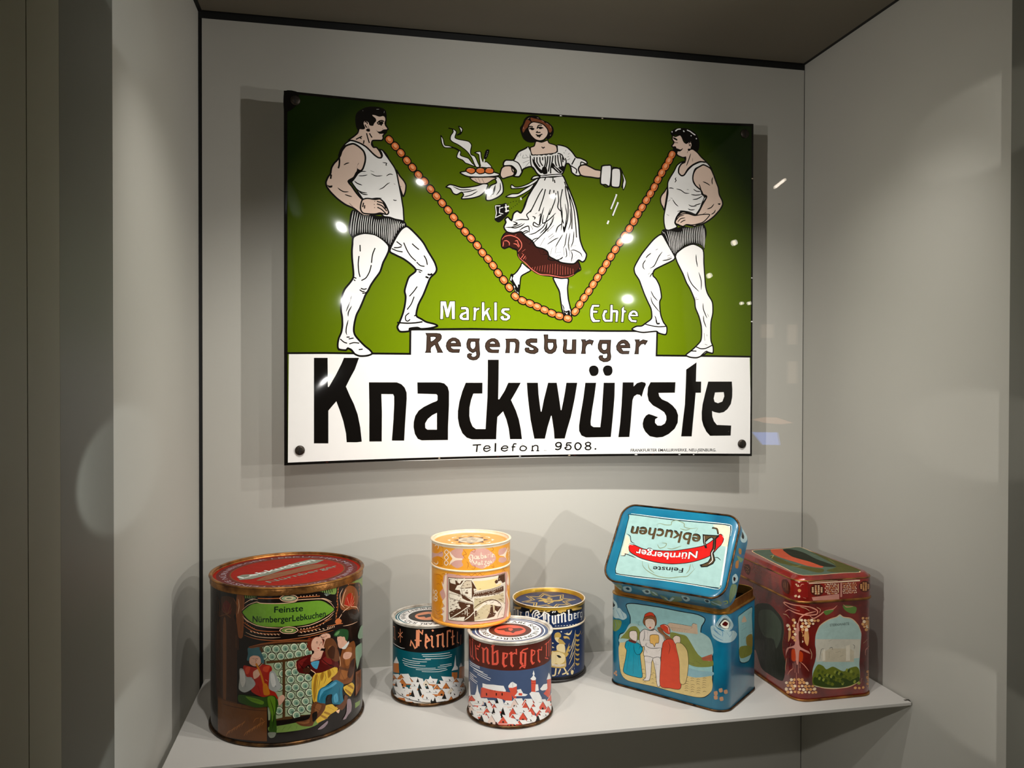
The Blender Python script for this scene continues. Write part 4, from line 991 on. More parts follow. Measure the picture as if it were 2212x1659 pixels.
F o 0 2045,1808 19,-16 5,-19 -6,-25 -21,-33 -20,-17 -21,-6 -25,7 -19,15 -5,20 7,24 21,33 19,18 22,6
F o 0 2115,1915 19,-15 5,-20 -7,-25 -21,-33 -20,-17 -21,-6 -24,7 -19,15 -5,20 6,25 21,33 20,17 21,6
F o 0 2172,2014 20,-15 6,-20 -6,-25 -20,-34 -19,-18 -21,-7 -25,6 -20,15 -5,20 5,24 20,34 19,19 21,7
F o 0 2223,2112 20,-14 7,-20 -5,-25 -19,-35 -19,-19 -21,-7 -25,5 -20,15 -6,19 5,25 18,35 19,19 21,8
F O 0 -2096,2009 -9,-6 -9,1 -10,6 -12,13 -6,11 0,10 5,10 9,6 10,-1 10,-6 12,-13 6,-11 0,-10
F O 0 -2012,1916 -9,-5 -9,0 -10,7 -12,14 -5,11 0,10 6,9 9,6 9,-1 10,-7 12,-13 5,-12 0,-9
F O 0 -1934,1819 -9,-5 -9,1 -10,7 -11,15 -5,11 0,10 7,9 9,5 9,-1 10,-7 11,-14 5,-12 0,-10
F O 0 -1849,1710 -10,-5 -9,1 -9,7 -12,14 -4,12 0,10 7,9 9,5 9,-2 10,-7 11,-14 5,-12 -1,-9
F O 0 -1771,1611 -9,-5 -9,1 -10,7 -11,14 -5,11 0,10 7,9 9,5 9,-1 10,-7 11,-14 5,-12 0,-9
F O 0 -1685,1506 -9,-5 -9,1 -10,6 -12,14 -5,11 0,10 6,9 9,5 9,-1 10,-6 12,-14 5,-11 0,-10
F O 0 -1600,1414 -9,-5 -10,1 -9,6 -12,14 -5,11 0,10 6,9 10,5 9,-1 10,-6 11,-14 5,-11 0,-10
F O 0 -1515,1303 -10,-5 -9,2 -10,7 -11,14 -5,11 0,9 7,9 9,5 9,-1 10,-7 12,-14 4,-11 0,-10
F O 0 -1430,1203 -9,-5 -10,1 -9,7 -12,14 -5,11 0,10 7,8 9,6 9,-2 10,-6 12,-14 5,-11 0,-10
F O 0 -1351,1106 -9,-5 -10,2 -10,6 -11,14 -5,11 0,10 6,9 10,5 9,-1 10,-7 12,-14 5,-11 -1,-10
F O 0 -1266,1006 -9,-5 -10,1 -9,7 -12,14 -5,12 1,9 6,9 10,5 9,-2 10,-7 11,-14 5,-11 0,-10
F O 0 -1187,900 -10,-5 -9,2 -10,7 -11,14 -5,12 1,9 7,9 9,5 10,-2 9,-7 11,-15 5,-11 -1,-9
F O 0 -1107,802 -10,-5 -9,1 -10,7 -12,15 -4,11 0,9 6,9 10,5 9,-2 10,-7 12,-14 4,-11 0,-9
F O 0 -1023,699 -9,-5 -9,2 -11,6 -11,14 -6,11 1,10 6,8 9,5 10,-1 10,-6 12,-14 5,-11 0,-10
F O 0 -937,606 -9,-5 -10,1 -10,7 -12,13 -6,11 0,10 6,8 10,6 9,-1 11,-7 12,-13 5,-11 0,-10
F O 0 -848,504 -10,-5 -9,1 -10,8 -12,14 -4,11 0,9 7,9 9,5 10,-2 10,-7 11,-14 5,-11 -1,-10
F O 0 -775,402 -9,-5 -10,1 -10,8 -11,14 -5,11 1,9 6,9 10,5 9,-2 10,-7 12,-14 5,-11 -1,-10
F O 0 -693,314 -10,-5 -9,1 -11,7 -11,14 -5,11 0,10 6,8 10,5 9,-1 10,-7 12,-14 5,-11 0,-10
F O 0 -621,217 -10,-4 -9,2 -10,7 -10,15 -5,11 1,10 7,8 10,4 9,-2 10,-7 11,-15 4,-11 -1,-10
F O 0 -546,112 -10,-5 -9,2 -10,8 -11,14 -5,12 1,9 7,8 10,5 9,-2 10,-7 11,-15 5,-11 -1,-10
F O 0 -463,13 -10,-4 -10,2 -10,7 -11,14 -5,11 0,10 7,8 10,5 9,-2 10,-7 12,-14 5,-12 -1,-9
F O 0 -382,-93 -10,-4 -10,2 -9,8 -11,15 -5,11 1,9 7,9 10,4 10,-2 9,-8 11,-15 5,-11 -1,-10
F O 0 -288,-215 -10,-6 -9,1 -11,6 -14,12 -6,11 -1,9 6,10 9,5 10,0 11,-6 13,-13 6,-10 1,-10
F O 0 -176,-268 -7,-8 -9,-3 -13,2 -17,8 -9,8 -4,9 2,10 7,9 9,2 13,-2 17,-8 10,-8 3,-8
F O 0 -63,-305 -7,-9 -9,-3 -13,1 -17,7 -10,8 -5,8 2,11 6,8 9,4 13,-2 18,-7 10,-7 4,-8
F O 0 45,-351 -7,-8 -9,-3 -13,1 -18,8 -10,7 -4,9 2,10 6,9 10,3 13,-2 17,-7 10,-8 5,-8
F O 0 157,-396 -7,-9 -9,-3 -13,2 -18,7 -10,8 -4,8 2,11 6,9 10,3 13,-2 17,-7 10,-8 5,-8
F O 0 268,-441 -6,-8 -10,-4 -12,2 -18,6 -11,8 -5,8 2,11 6,9 10,3 13,-1 18,-7 10,-7 5,-9
F O 0 385,-475 -5,-10 -9,-4 -13,-1 -19,5 -11,5 -6,8 0,11 5,10 9,4 13,1 19,-5 11,-5 6,-8
F O 0 514,-510 -5,-10 -9,-4 -13,-1 -20,4 -11,6 -6,8 0,11 5,10 9,4 13,0 19,-4 12,-6 6,-7
F O 0 619,-375 6,-8 0,-10 -5,-11 -13,-15 -11,-7 -10,-2 -10,5 -7,9 0,10 6,11 13,14 10,8 10,1
F O 0 682,-268 8,-8 2,-9 -4,-12 -11,-16 -9,-9 -10,-3 -11,3 -8,8 -1,10 4,12 10,16 10,8 10,3
F O 0 751,-166 8,-8 1,-10 -4,-12 -11,-16 -10,-8 -10,-3 -11,4 -7,8 -1,9 4,12 11,16 10,9 10,2
F O 0 823,-68 7,-8 2,-10 -4,-12 -12,-16 -10,-8 -9,-3 -11,3 -8,8 -1,10 4,12 11,16 10,8 10,3
F O 0 890,36 8,-8 1,-9 -4,-13 -10,-16 -10,-9 -10,-3 -11,3 -8,8 -1,10 4,12 10,16 10,9 10,3
F O 0 959,140 8,-7 1,-10 -4,-12 -11,-16 -10,-9 -10,-3 -11,3 -8,8 -1,10 4,12 11,16 10,9 10,3
F O 0 1033,246 8,-8 1,-10 -4,-12 -11,-16 -10,-9 -10,-3 -11,3 -8,8 -1,10 4,12 11,16 10,9 10,3
F O 0 1099,350 8,-7 2,-10 -4,-12 -11,-17 -10,-9 -10,-3 -10,3 -9,7 -1,10 4,12 11,17 9,9 10,3
F O 0 1171,461 8,-8 1,-10 -4,-12 -11,-17 -9,-9 -10,-3 -11,3 -9,7 -1,10 4,12 11,17 10,9 10,4
F O 0 1244,571 8,-7 1,-10 -4,-13 -11,-16 -10,-9 -10,-3 -11,3 -8,7 -2,10 5,12 11,17 10,9 10,3
F O 0 1320,679 8,-8 1,-10 -5,-12 -11,-17 -10,-8 -11,-4 -11,4 -7,8 -2,9 5,13 12,16 10,9 10,3
F O 0 1396,788 8,-8 1,-10 -4,-12 -12,-17 -11,-9 -10,-3 -11,3 -8,8 -1,10 5,12 12,17 10,9 10,3
F O 0 1473,897 8,-8 1,-9 -5,-13 -11,-17 -11,-9 -10,-3 -11,3 -8,8 -1,10 4,12 12,17 11,9 10,3
F O 0 1549,1011 9,-7 1,-10 -4,-13 -11,-17 -10,-10 -10,-3 -12,3 -8,7 -1,10 4,13 11,17 10,9 10,4
F O 0 1617,1125 8,-7 2,-10 -4,-13 -11,-17 -11,-10 -10,-4 -11,3 -8,7 -2,10 4,13 11,17 10,10 10,4
F O 0 1689,1232 8,-7 1,-10 -4,-13 -11,-18 -10,-9 -11,-4 -11,3 -8,8 -2,9 5,13 11,18 10,9 11,4
F O 0 1763,1349 8,-8 1,-10 -4,-12 -11,-18 -10,-10 -11,-4 -11,3 -8,8 -2,10 4,13 12,17 10,10 10,4
F O 0 1831,1455 9,-8 1,-10 -4,-13 -11,-18 -11,-10 -10,-3 -11,2 -9,8 -1,10 4,13 11,18 11,9 10,4
F O 0 1897,1561 9,-7 2,-10 -4,-13 -11,-18 -10,-10 -10,-5 -11,2 -9,7 -2,10 4,14 10,18 10,10 10,5
F O 0 1961,1682 9,-7 2,-10 -4,-14 -10,-18 -10,-10 -11,-5 -11,2 -9,7 -2,10 4,14 10,18 10,10 10,5
F O 0 2030,1792 9,-7 1,-11 -4,-13 -12,-18 -10,-10 -10,-4 -12,3 -8,7 -2,10 4,14 12,18 10,10 11,4
F O 0 2100,1900 8,-8 2,-10 -5,-13 -11,-19 -11,-10 -10,-4 -12,3 -8,7 -1,11 4,13 11,18 11,10 10,4
F O 0 2158,1998 9,-8 2,-10 -4,-13 -11,-19 -10,-11 -10,-4 -12,2 -9,7 -2,11 4,13 11,19 10,10 10,5
F O 0 2210,2095 9,-7 2,-10 -4,-13 -10,-20 -10,-10 -10,-5 -12,2 -9,7 -2,10 4,14 10,19 10,11 10,4
S k 63 -2096,1992 -21,-3 -21,13 -11,23
S k 62 -2012,1899 -22,-2 -20,13 -10,23
S k 62 -1935,1802 -21,-1 -20,14 -9,24
S k 62 -1850,1693 -22,-1 -19,14 -9,24
S k 62 -1771,1594 -22,-1 -20,14 -9,23
S k 61 -1685,1489 -22,-2 -20,14 -10,23
S k 61 -1601,1397 -21,-2 -20,14 -10,23
S k 61 -1516,1287 -22,-2 -20,15 -9,23
S k 61 -1431,1186 -21,-1 -20,14 -10,23
S k 61 -1352,1090 -21,-2 -21,14 -9,23
S k 61 -1267,989 -22,-1 -20,15 -8,23
S k 61 -1188,884 -22,-1 -20,15 -8,23
S k 61 -1108,785 -22,-1 -20,15 -9,23
S k 61 -1023,683 -22,-2 -21,14 -9,23
S k 61 -938,590 -21,-2 -21,13 -10,23
S k 60 -849,487 -22,-1 -20,15 -9,23
S k 60 -775,385 -22,-1 -21,15 -9,23
S k 60 -694,297 -22,-1 -21,14 -9,23
S k 60 -622,201 -22,0 -20,16 -8,23
S k 60 -547,95 -22,0 -20,16 -8,23
S k 60 -464,-3 -23,0 -20,15 -9,23
S k 60 -383,-109 -23,0 -20,16 -8,24
S k 60 -288,-232 -22,-3 -23,13 -12,22
S k 61 -173,-284 -20,-10 -26,5 -18,17
S k 61 -60,-321 -19,-11 -26,3 -20,16
S k 61 48,-367 -20,-11 -26,4 -20,16
S k 61 160,-412 -20,-11 -26,4 -20,16
S k 61 272,-456 -20,-12 -26,3 -21,16
S k 61 390,-490 -18,-14 -27,-1 -22,13
S k 61 519,-526 -19,-14 -26,0 -23,13
S k 61 628,-382 4,-22 -11,-23 -23,-14
S k 62 691,-274 8,-21 -8,-25 -20,-16
S k 62 760,-173 8,-21 -9,-24 -21,-17
S k 62 832,-74 7,-22 -9,-24 -21,-17
S k 62 899,30 7,-21 -8,-25 -20,-17
S k 62 968,134 8,-21 -9,-25 -21,-17
S k 62 1042,240 7,-21 -8,-25 -21,-18
S k 62 1108,344 8,-21 -8,-25 -21,-18
S k 63 1180,455 8,-21 -9,-26 -21,-18
S k 63 1253,565 8,-21 -9,-25 -22,-18
S k 63 1329,673 7,-22 -9,-25 -22,-17
S k 63 1405,781 7,-21 -9,-25 -22,-18
S k 64 1482,891 7,-21 -9,-26 -22,-18
S k 64 1558,1005 8,-21 -8,-26 -22,-18
S k 64 1626,1119 8,-21 -9,-26 -21,-19
S k 64 1698,1226 8,-21 -9,-26 -22,-19
S k 65 1772,1343 8,-21 -9,-27 -22,-19
S k 65 1840,1449 9,-22 -9,-26 -22,-20
S k 65 1906,1556 9,-21 -8,-27 -21,-20
S k 66 1970,1676 9,-21 -8,-27 -21,-21
S k 66 2039,1786 8,-21 -9,-28 -22,-19
S k 67 2109,1894 8,-22 -9,-27 -22,-20
S k 67 2167,1992 9,-22 -8,-27 -21,-21
S k 68 2219,2090 9,-21 -7,-28 -21,-22''',
'A_side': '''B ak 0 715,1060
B at 0 40,715
B ak 0 35,70
S w 75 -664,737 145,5 101,-5 73,7
s w 65 -91,689 148,0 144,-6 97,-6
s w 65 -77,667 181,-6 150,-12 80,-7
s w 65 -44,640 148,-10 128,-12 96,3
s w 65 -222,631 74,-2 113,-6 62,-2
s w 65 -374,605 93,-6 124,-3 131,-1
s w 65 -393,577 112,-6 104,0 58,4
s w 65 -377,546 129,-2 100,-3 104,-1
s w 65 -354,525 84,-12 122,-3 113,0 125,-5
s w 65 -172,488 100,0 129,-3 114,-2 72,-2
s w 65 -91,467 102,-6 121,-8 127,6
s w 65 121,515 91,-9 120,-4
s w 65 152,534 80,-4 96,-8
s as 107 -664,961 73,12 14,-157 25,-2
s as 107 -622,812 -42,6
s as 106 -434,987 3,-179
s as 106 -482,861 94,92
s as 106 -479,928 91,-45
s as 255 -158,1009 -4,-223
s as 255 -133,1015 -3,-209
s as 186 -254,794 11,67 26,-34 30,-57 30,21
s as 185 -187,876 87,-2
s as 185 -133,1010 47,-44 6,51
s as 232 -35,961 -9,-152 18,-33
s as 232 -40,957 28,-47 23,-28 -51,-27
s as 209 47,1014 10,-14
s as 209 27,936 16,-10 0,-120 19,-22
s as 256 122,943 -1,-158
s as 256 191,947 -2,-148 17,-27
s as 163 103,931 19,12 44,-1 25,15
s as 210 259,973 0,-210
s as 211 259,973 45,0 5,-20
s as 212 346,964 0,-188 26,3
s as 212 321,876 57,5
s as 142 443,921 -7,-140 41,-22
s as 143 535,856 -11,-130
f ao 0 -590,498 117,26 16,-137 -206,-47 0,105
f w 0 -640,467 76,78 34,43 30,-29 35,-42
f ao 0 332,404 112,-33 -15,-194 -92,28
f w 0 328,424 25,31 19,22 27,144 15,-146 38,-40 0,-29 -80,15
S k 75 353,393 0,-174
S k 75 379,381 0,-170
f ao 0 496,430 242,-76 4,-206 -281,56
f w 0 477,427 59,47 49,-65
f w 0 -21,322 41,86 47,-82
f ao 0 -63,317 130,4 -10,-64 -129,23
f ao 0 -745,190 0,37 109,86 98,-13 0,-37
f w 0 -636,317 166,53 47,-44 -109,-30
s w 77 -745,224 109,93
s k 47 -636,309 104,-15
f k 0 -686,241 81,29 0,-20 -80,-29
f ao 0 -508,253 0,47 90,83 72,-41 0,-46
f w 0 -418,386 134,31 48,-65 -107,-16
s w 75 -515,292 97,94
s k 47 -418,379 75,-45
f k 0 -439,309 40,11 1,-24 -41,-11
f ao 0 -322,262 0,45 60,65 55,-47 0,-44
f w 0 -262,376 108,14 42,-67 -91,-5
s w 75 -327,300 65,76
s k 47 -262,369 59,-53
f k 0 -277,305 30,4 0,-23 -30,-5
f k 0 -184,265 37,114 38,-109
f w 0 -147,385 67,-15 36,-98 -65,-2
f aw 0 -76,272 0,40 39,49 38,-49 0,-40
f w 0 -37,365 77,-3 32,-64 -68,7
s w 74 -79,308 42,57
s k 46 -37,357 41,-54
f k 0 -47,303 20,0 0,-20 -20,0
f w 0 39,370 80,-14 -25,-69 -86,12
f ao 0 13,299 88,-12 -3,-28 -84,8
f k 0 51,343 18,-17 -10,-12
s g 37 20,319 62,-9
f k 0 106,261 34,74 35,-84
f w 0 140,339 63,-24 37,-77 -65,13
f w 0 168,386 187,-49 49,-108 -191,56
f ao 0 220,284 149,-42 -4,-36 -143,38
f k 0 280,330 31,-28 -17,-11
s g 37 232,307 101,-29
f ao 0 354,225 0,40 59,32 67,-71 0,-40
f w 0 413,300 154,-51 143,-118 -227,88
s w 75 349,263 64,37
s k 47 413,293 70,-76
f k 0 396,244 33,-10 0,-21 -33,10
f k 0 532,188 111,49 102,-131
f w 0 643,242 102,-56 0,-81 0,1
f w 0 -587,265 160,45 -40,-72 -278,-92
f ao 0 -701,163 246,80 -3,-26 -235,-78
f k 0 -554,255 41,0 -21,-17
s g 38 -653,198 164,52
f ao 0 -473,193 0,53 80,87 69,-49 0,-53
f w 0 -393,336 129,29 46,-75 -103,-13
s w 75 -480,238 87,98
s k 47 -393,329 72,-55
f k 0 -413,252 39,9 0,-27 -39,-10
f w 0 -222,319 105,3 -31,-81 -118,-9
f ao 0 -259,233 120,10 -4,-32 -114,-12
f k 0 -206,292 25,-15 -12,-14
s g 37 -248,257 83,6
f k 0 -149,208 34,80 34,-76
f w 0 -115,292 60,-11 33,-69 -59,0
f k 0 -50,200 34,86 32,-87
f w 0 -16,292 59,-18 33,-80 -60,5
f ao 0 69,205 -1,39 40,45 41,-55 0,-39
f w 0 108,293 83,-13 35,-69 -74,17
s w 74 65,241 43,52
s k 47 108,285 44,-59
f k 0 97,233 22,-3 0,-21 -22,3
f ao 0 190,186 0,51 47,53 50,-74 0,-51
f w 0 237,294 105,-24 51,-95 -102,32
s w 75 186,232 51,62
s k 47 237,287 54,-82
f k 0 224,219 26,-5 0,-26 -26,5
f w 0 371,263 179,-65 -67,-58 -163,56
f ao 0 328,194 174,-60 -6,-29 -166,55
f k 0 394,227 35,-28 -19,-8
s g 38 341,214 115,-40
f ao 0 506,126 0,41 92,17 147,-109 0,-42
f w 0 598,188 147,-57 0,-66 0,3
s w 77 498,165 100,23
s k 49 598,180 147,-114
f k 0 567,136 65,-25 0,-22 -64,25
f ao 0 745,54 0,39 0,47 0,-49 0,-39
f w 0 745,143 0,-1 0,-60 0,3
s w 78 745,88 0,55
s k 49 745,136 0,-53
f k 0 745,83 0,-20 0,1
f k 0 -644,87 108,159 71,-98
f w 0 -536,253 118,15 52,-94 -99,-26
f k 0 -391,147 37,82 36,-65
f w 0 -354,232 62,1 32,-58 -58,-11
f w 0 -232,247 87,4 -26,-75 -98,-9
f ao 0 -263,168 100,10 -3,-30 -95,-10
f k 0 -219,222 21,-13 -11,-14
s g 37 -254,191 69,5
f k 0 -156,137 38,95 37,-91
f w 0 -118,237 67,-13 37,-83 -67,0
f w 0 -84,238 136,-8 29,-70 -130,12
f ao 0 -43,172 103,-9 -3,-27 -98,7
f k 0 1,214 22,-16 -12,-10
s g 37 -34,191 71,-7
f w 0 75,228 77,-15 -24,-62 -82,13
f ao 0 51,164 84,-14 -2,-26 -81,11
f k 0 87,202 17,-16 -9,-10
s g 37 58,182 59,-10
f ao 0 122,125 0,44 51,46 53,-64 1,-44
f w 0 173,219 110,-22 52,-83 -105,29
s w 75 118,165 55,54
s k 47 173,211 57,-69
f k 0 159,154 28,-5 0,-23 -28,5
f aw 0 261,112 0,49 59,45 66,-80 0,-49
f w 0 320,210 143,-43 83,-106 -156,57
s w 75 256,157 64,53
s k 47 320,202 70,-86
f k 0 303,140 34,-10 0,-25 -33,9
f w 0 487,156 258,-103 -76,-31 -243,94
f ao 0 435,113 310,-120 -34,-12 -272,106
f k 0 515,124 50,-31 -26,0
s g 38 449,126 158,-61
f k 0 679,12 66,62 0,-90
f w 0 745,79 0,-16 0,-80 0,1
f k 0 -745,-6 109,156 117,-74
f w 0 -636,157 181,41 65,-84 -129,-38
f w 0 -373,203 133,21 -37,-79 -158,-32
f ao 0 -424,116 159,32 -5,-30 -152,-33
f k 0 -350,183 32,-9 -17,-17
s g 37 -410,142 113,21
f k 0 -266,84 45,132 43,-120
f w 0 -221,222 77,-12 40,-108 -74,-6
f ao 0 -115,80 0,38 40,49 41,-47 0,-38
f w 0 -75,170 81,0 33,-62 -70,6
s w 74 -119,114 44,56
s k 46 -75,163 44,-51
f k 0 -85,111 22,0 0,-19 -22,-1
f k 0 -23,77 34,86 34,-90
f w 0 11,168 60,-19 35,-82 -61,6
f w 0 116,134 76,-16 -24,-46 -81,16
f aw 0 92,87 83,-15 -2,-20 -80,14
f k 0 127,114 17,-13 -9,-6
s g 37 99,100 57,-11
f k 0 170,59 42,95 44,-113
f w 0 212,159 82,-36 52,-106 -90,24
f w 0 339,156 169,-61 -60,-70 -161,55
f aw 0 295,78 170,-58 -6,-35 -161,53
f k 0 361,117 35,-30 -19,-10
s g 38 307,100 113,-38
f aw 0 498,1 0,58 119,26 128,-123 0,-60
f w 0 617,89 128,-49 0,-92 0,5
s w 77 491,55 126,34
s k 49 617,81 128,-131
f k 0 578,17 102,-41 0,-30 -102,41
f ao 0 -745,-82 0,34 82,71 114,2 0,-33
f w 0 -663,27 183,64 47,-37 -112,-33
s w 77 -745,-52 82,79
s k 48 -663,19 118,1
f k 0 -740,-55 119,46 0,-17 -119,-46
f w 0 -427,160 132,25 -38,-101 -157,-37
f ao 0 -480,51 159,36 -3,-37 -152,-39
f k 0 -404,133 32,-12 -17,-20
s g 38 -463,82 112,26
f w 0 -362,104 134,21 26,-70 -122,-16
f ao 0 -318,40 98,14 -3,-30 -94,-15
f k 0 -274,96 20,-12 -11,-14
s g 37 -309,63 68,8
f w 0 -254,117 166,10 32,-74 -153,-5
f aw 0 -201,49 123,4 -4,-29 -117,-7
f k 0 -147,103 26,-14 -15,-14
s g 37 -190,72 85,2
f w 0 -53,176 105,-12 -32,-105 -113,9
f aw 0 -88,68 117,-8 -3,-42 -112,4
f k 0 -37,137 24,-24 -12,-17
s g 37 -77,99 80,-7
f k 0 44,7 36,115 37,-123
f w 0 80,129 67,-29 39,-112 -69,11
f w 0 134,92 129,-29 29,-68 -126,33
f ao 0 172,27 100,-26 -3,-23 -96,23
f k 0 213,56 21,-16 -12,-8
s g 37 180,42 68,-18
f ao 0 270,-10 0,51 48,52 52,-80 0,-52
f w 0 318,96 111,-32 58,-102 -113,42
s w 75 265,37 53,59
s k 47 318,89 56,-87
f k 0 305,21 26,-7 0,-28 -26,8
f ao 0 423,-49 0,49 72,35 101,-99 0,-50
f w 0 495,39 250,-98 0,-79 -143,64
s w 76 417,-4 78,43
s k 48 495,31 107,-108
f k 0 475,-30 43,-15 0,-25 -43,16
f k 0 637,-117 108,51 0,-97
f w 0 745,-61 0,-17 0,-86 0,1
S ak 74 -663,129 324,-40 304,-36 289,-14 491,-88''',
'A_lid': '''R at 0 0,460
R w 0 426,436
R w 0 275,405
R ak 0 270,280
R ak 0 0,280
R as 0 0,190
C k 750 32,200,-160 WÄRTZ NÜRNBERG LEBKUCHEN KARL RAD . 
f ak 0 -160,20 80,30 80,40 60,-50 80,10 30,-50 -70,-60 -70,20 -70,-50 -20,60 -80,-10''',
'B_side': '''B bb 0 725,1060
B bu 0 40,725
B bb 0 35,70
s bs 251 -687,982 31,-182 36,-18
s bs 187 -595,990 5,-189 44,-26
s bs 187 -595,1020 19,-9
s bs 186 -512,964 18,-153 56,-25
s bs 185 -469,966 38,0 15,43
s bs 186 -486,932 40,1
s bs 295 -362,962 3,-176
s bs 294 -295,961 0,-142 20,-31
s bs 160 -386,967 37,-22 36,37 26,-20
s bs 268 -223,1026 3,-234 50,7 15,21 -5,126
s bs 159 -239,1004 38,25
s bs 159 -220,919 40,35 30,13
s bs 292 -80,943 -5,-132 20,-38
s bs 158 -80,943 49,-8 -10,-39 -39,-31
s bs 158 -70,773 29,16
s bs 268 17,954 1,-150 19,-25
s bs 158 -7,935 24,19
s bs 158 17,925 39,19 25,-11 -3,59
s bs 292 140,948 -4,-126 20,-26
s bs 269 197,932 -5,-136
s bs 159 130,939 36,36 63,12
s bs 159 140,948 57,-16
s bs 159 121,750 35,31 41,0 -10,-28 -31,18
s bs 270 284,959 -5,-137 23,-43
s bs 147 284,959 48,-24 -6,-33 -42,-22
s bs 147 302,779 24,15
s bs 222 389,937 1,-128 28,-32
s bs 136 370,927 26,14 51,-18 7,38
s bs 200 562,981 -4,-169
s bs 202 636,979 -4,-190
s bs 204 739,976 -26,-194
s bs 125 522,973 188,12
s bs 125 523,803 87,-37
s w 70 -706,702 156,12 127,-3
s w 70 -706,677 177,18 106,-1
s w 70 -693,658 182,8 149,-4
s w 69 -571,662 141,-7 136,-18
s w 69 -560,636 172,-10 139,-19
s w 69 -468,611 107,-13 101,-18
s w 70 -693,565 123,3 85,-5
s w 70 -693,540 134,1
s w 70 -693,515 123,3 102,-8
s w 70 -684,492 114,1 85,-8
f w 0 -374,521 62,0 101,14 132,-1 29,-57 -5,-20 -319,5
f br 0 -398,456 37,14 311,-8 68,-9 10,-83 -19,-48 -98,45 -122,6 -137,-23 -60,-21
f k 0 -318,412 17,1 0,-32 -16,-2
f k 0 -179,436 14,0 0,-32 -14,0
f k 0 -104,444 14,-1 0,-32 -14,1
S k 88 -254,469 0,-20
S k 88 -232,469 0,-19
S k 88 -190,472 0,-22
S k 88 -119,472 0,-24
S k 88 -99,471 0,-24
S k 89 -385,444 -5,-104
f br 0 -16,516 102,17 1,-107 -20,-86 -58,108
f w 0 -21,536 29,39 25,11 53,-33 -1,-24 -52,-18 -52,3
S k 68 33,580 3,-64
f w 0 87,485 49,6 31,-58 63,-23 -32,-15 -141,13 39,47
f br 0 111,444 46,-9 -5,-29 -46,9
f br 0 277,597 68,-24 11,-140 -23,-34 -53,31
f w 0 263,600 28,19 18,21 -12,12 17,46 16,-53 -10,-17 31,-37 -6,-23 -48,6
S k 69 277,573 68,-18
S k 69 280,538 65,-14
f w 0 252,416 28,19 118,-33 59,-96 -123,-35
f w 0 345,514 39,-9 14,-83 -59,5
f w 0 419,436 70,39 151,-31 0,-81 -184,42
f br 0 575,517 173,-52 2,-123 -109,-100 -152,114 98,36
f w 0 564,511 69,66 115,-117
f w 0 -773,403 68,36 57,-160 -123,-59
f br 0 -771,220 153,60 0,-201 -151,-11
f w 0 -525,323 32,60 23,102 22,-88 33,-40 -14,-34
f br 0 -510,318 88,8 -10,-102 -87,21
f br 0 -813,106 0,50 197,136 108,-20 0,-48
f w 0 -616,296 187,64 58,-58 -132,-36
s w 81 -813,149 197,147
s k 50 -616,288 113,-24
f k 0 -654,208 71,27 0,-24 -71,-27
f bw 0 -459,222 0,36 57,60 51,-29 0,-36
f w 0 -402,322 99,25 38,-47 -82,-15
s w 79 -466,252 64,70
s k 49 -402,314 55,-31
f k 0 -416,263 28,8 0,-18 -28,-8
f br 0 -309,245 0,34 38,48 37,-33 0,-33
f w 0 -271,331 72,13 29,-48 -62,-8
s w 78 -314,274 43,57
s k 49 -271,323 39,-36
f k 0 -281,277 20,4 0,-16 -20,-4
f k 0 -201,254 38,115 39,-105
f w 0 -163,376 68,-12 38,-95 -67,-5
f w 0 -51,354 92,-4 -28,-72 -101,3
f bw 0 -82,281 103,-2 -3,-28 -99,-1
f k 0 -38,329 22,-15 -11,-12
s g 39 -73,302 71,-1
f bw 0 13,253 0,55 45,67 46,-71 0,-55
f w 0 58,379 93,-5 40,-91 -83,13
s w 78 9,302 49,77
s k 49 58,371 50,-78
f k 0 46,296 24,-1 0,-28 -24,1
f br 0 149,244 0,54 44,59 45,-72 0,-54
f w 0 193,361 92,-14 43,-93 -87,22
s w 78 145,293 48,68
s k 49 193,353 48,-79
f k 0 181,281 24,-3 0,-27 -24,4
f br 0 262,242 0,41 40,42 42,-60 0,-41
f w 0 302,329 87,-21 39,-76 -82,26
s w 79 258,279 44,50
s k 49 302,321 44,-65
f k 0 291,268 22,-5 0,-21 -22,5
f w 0 338,334 194,-62 59,-85 -209,72
f bw 0 390,257 159,-54 -6,-23 -151,50
f k 0 451,280 33,-24 -18,-6
s g 40 401,272 106,-36
f br 0 577,181 0,66 154,22 82,-114 0,-67
f w 0 731,273 82,-26 0,-104 0,2
s w 81 567,243 164,30
s k 51 731,265 82,-123
f k 0 675,195 138,-56 0,-34 -137,56
f bw 0 -813,46 0,40 122,97 108,-5 0,-40
f w 0 -691,187 183,68 50,-43 -118,-38
s w 82 -813,81 122,106
s k 50 -691,179 115,-7
f k 0 -742,106 88,35 0,-19 -88,-35
f w 0 -489,304 137,33 -38,-106 -168,-47
f br 0 -546,188 168,48 -4,-38 -160,-50
f k 0 -464,277 33,-9 -18,-23
s g 40 -528,222 117,32
f k 0 -361,181 40,111 39,-93
f w 0 -321,298 67,-3 36,-83 -64,-13
f br 0 -245,189 0,46 43,65 40,-52 0,-46
f w 0 -202,304 80,11 33,-69 -70,-4
s w 78 -249,230 47,74
s k 49 -202,296 43,-56
f k 0 -214,231 22,3 0,-24 -22,-3
f w 0 -165,270 130,6 28,-61 -122,-2
f br 0 -124,213 98,2 -3,-24 -93,-4
f k 0 -82,256 21,-12 -11,-11
s g 39 -115,232 68,0
f w 0 -13,264 67,-4 -21,-46 -72,3
f bw 0 -35,217 74,-3 -2,-19 -71,2
f k 0 -3,248 16,-10 -9,-9
s g 39 -29,231 52,-3
f bw 0 36,195 0,47 38,55 38,-60 0,-47
f w 0 74,300 77,-5 33,-77 -69,11
s w 78 32,237 42,63
s k 49 74,293 41,-66
f k 0 64,230 20,-1 0,-24 -20,1
f br 0 149,191 0,63 47,72 50,-86 0,-64
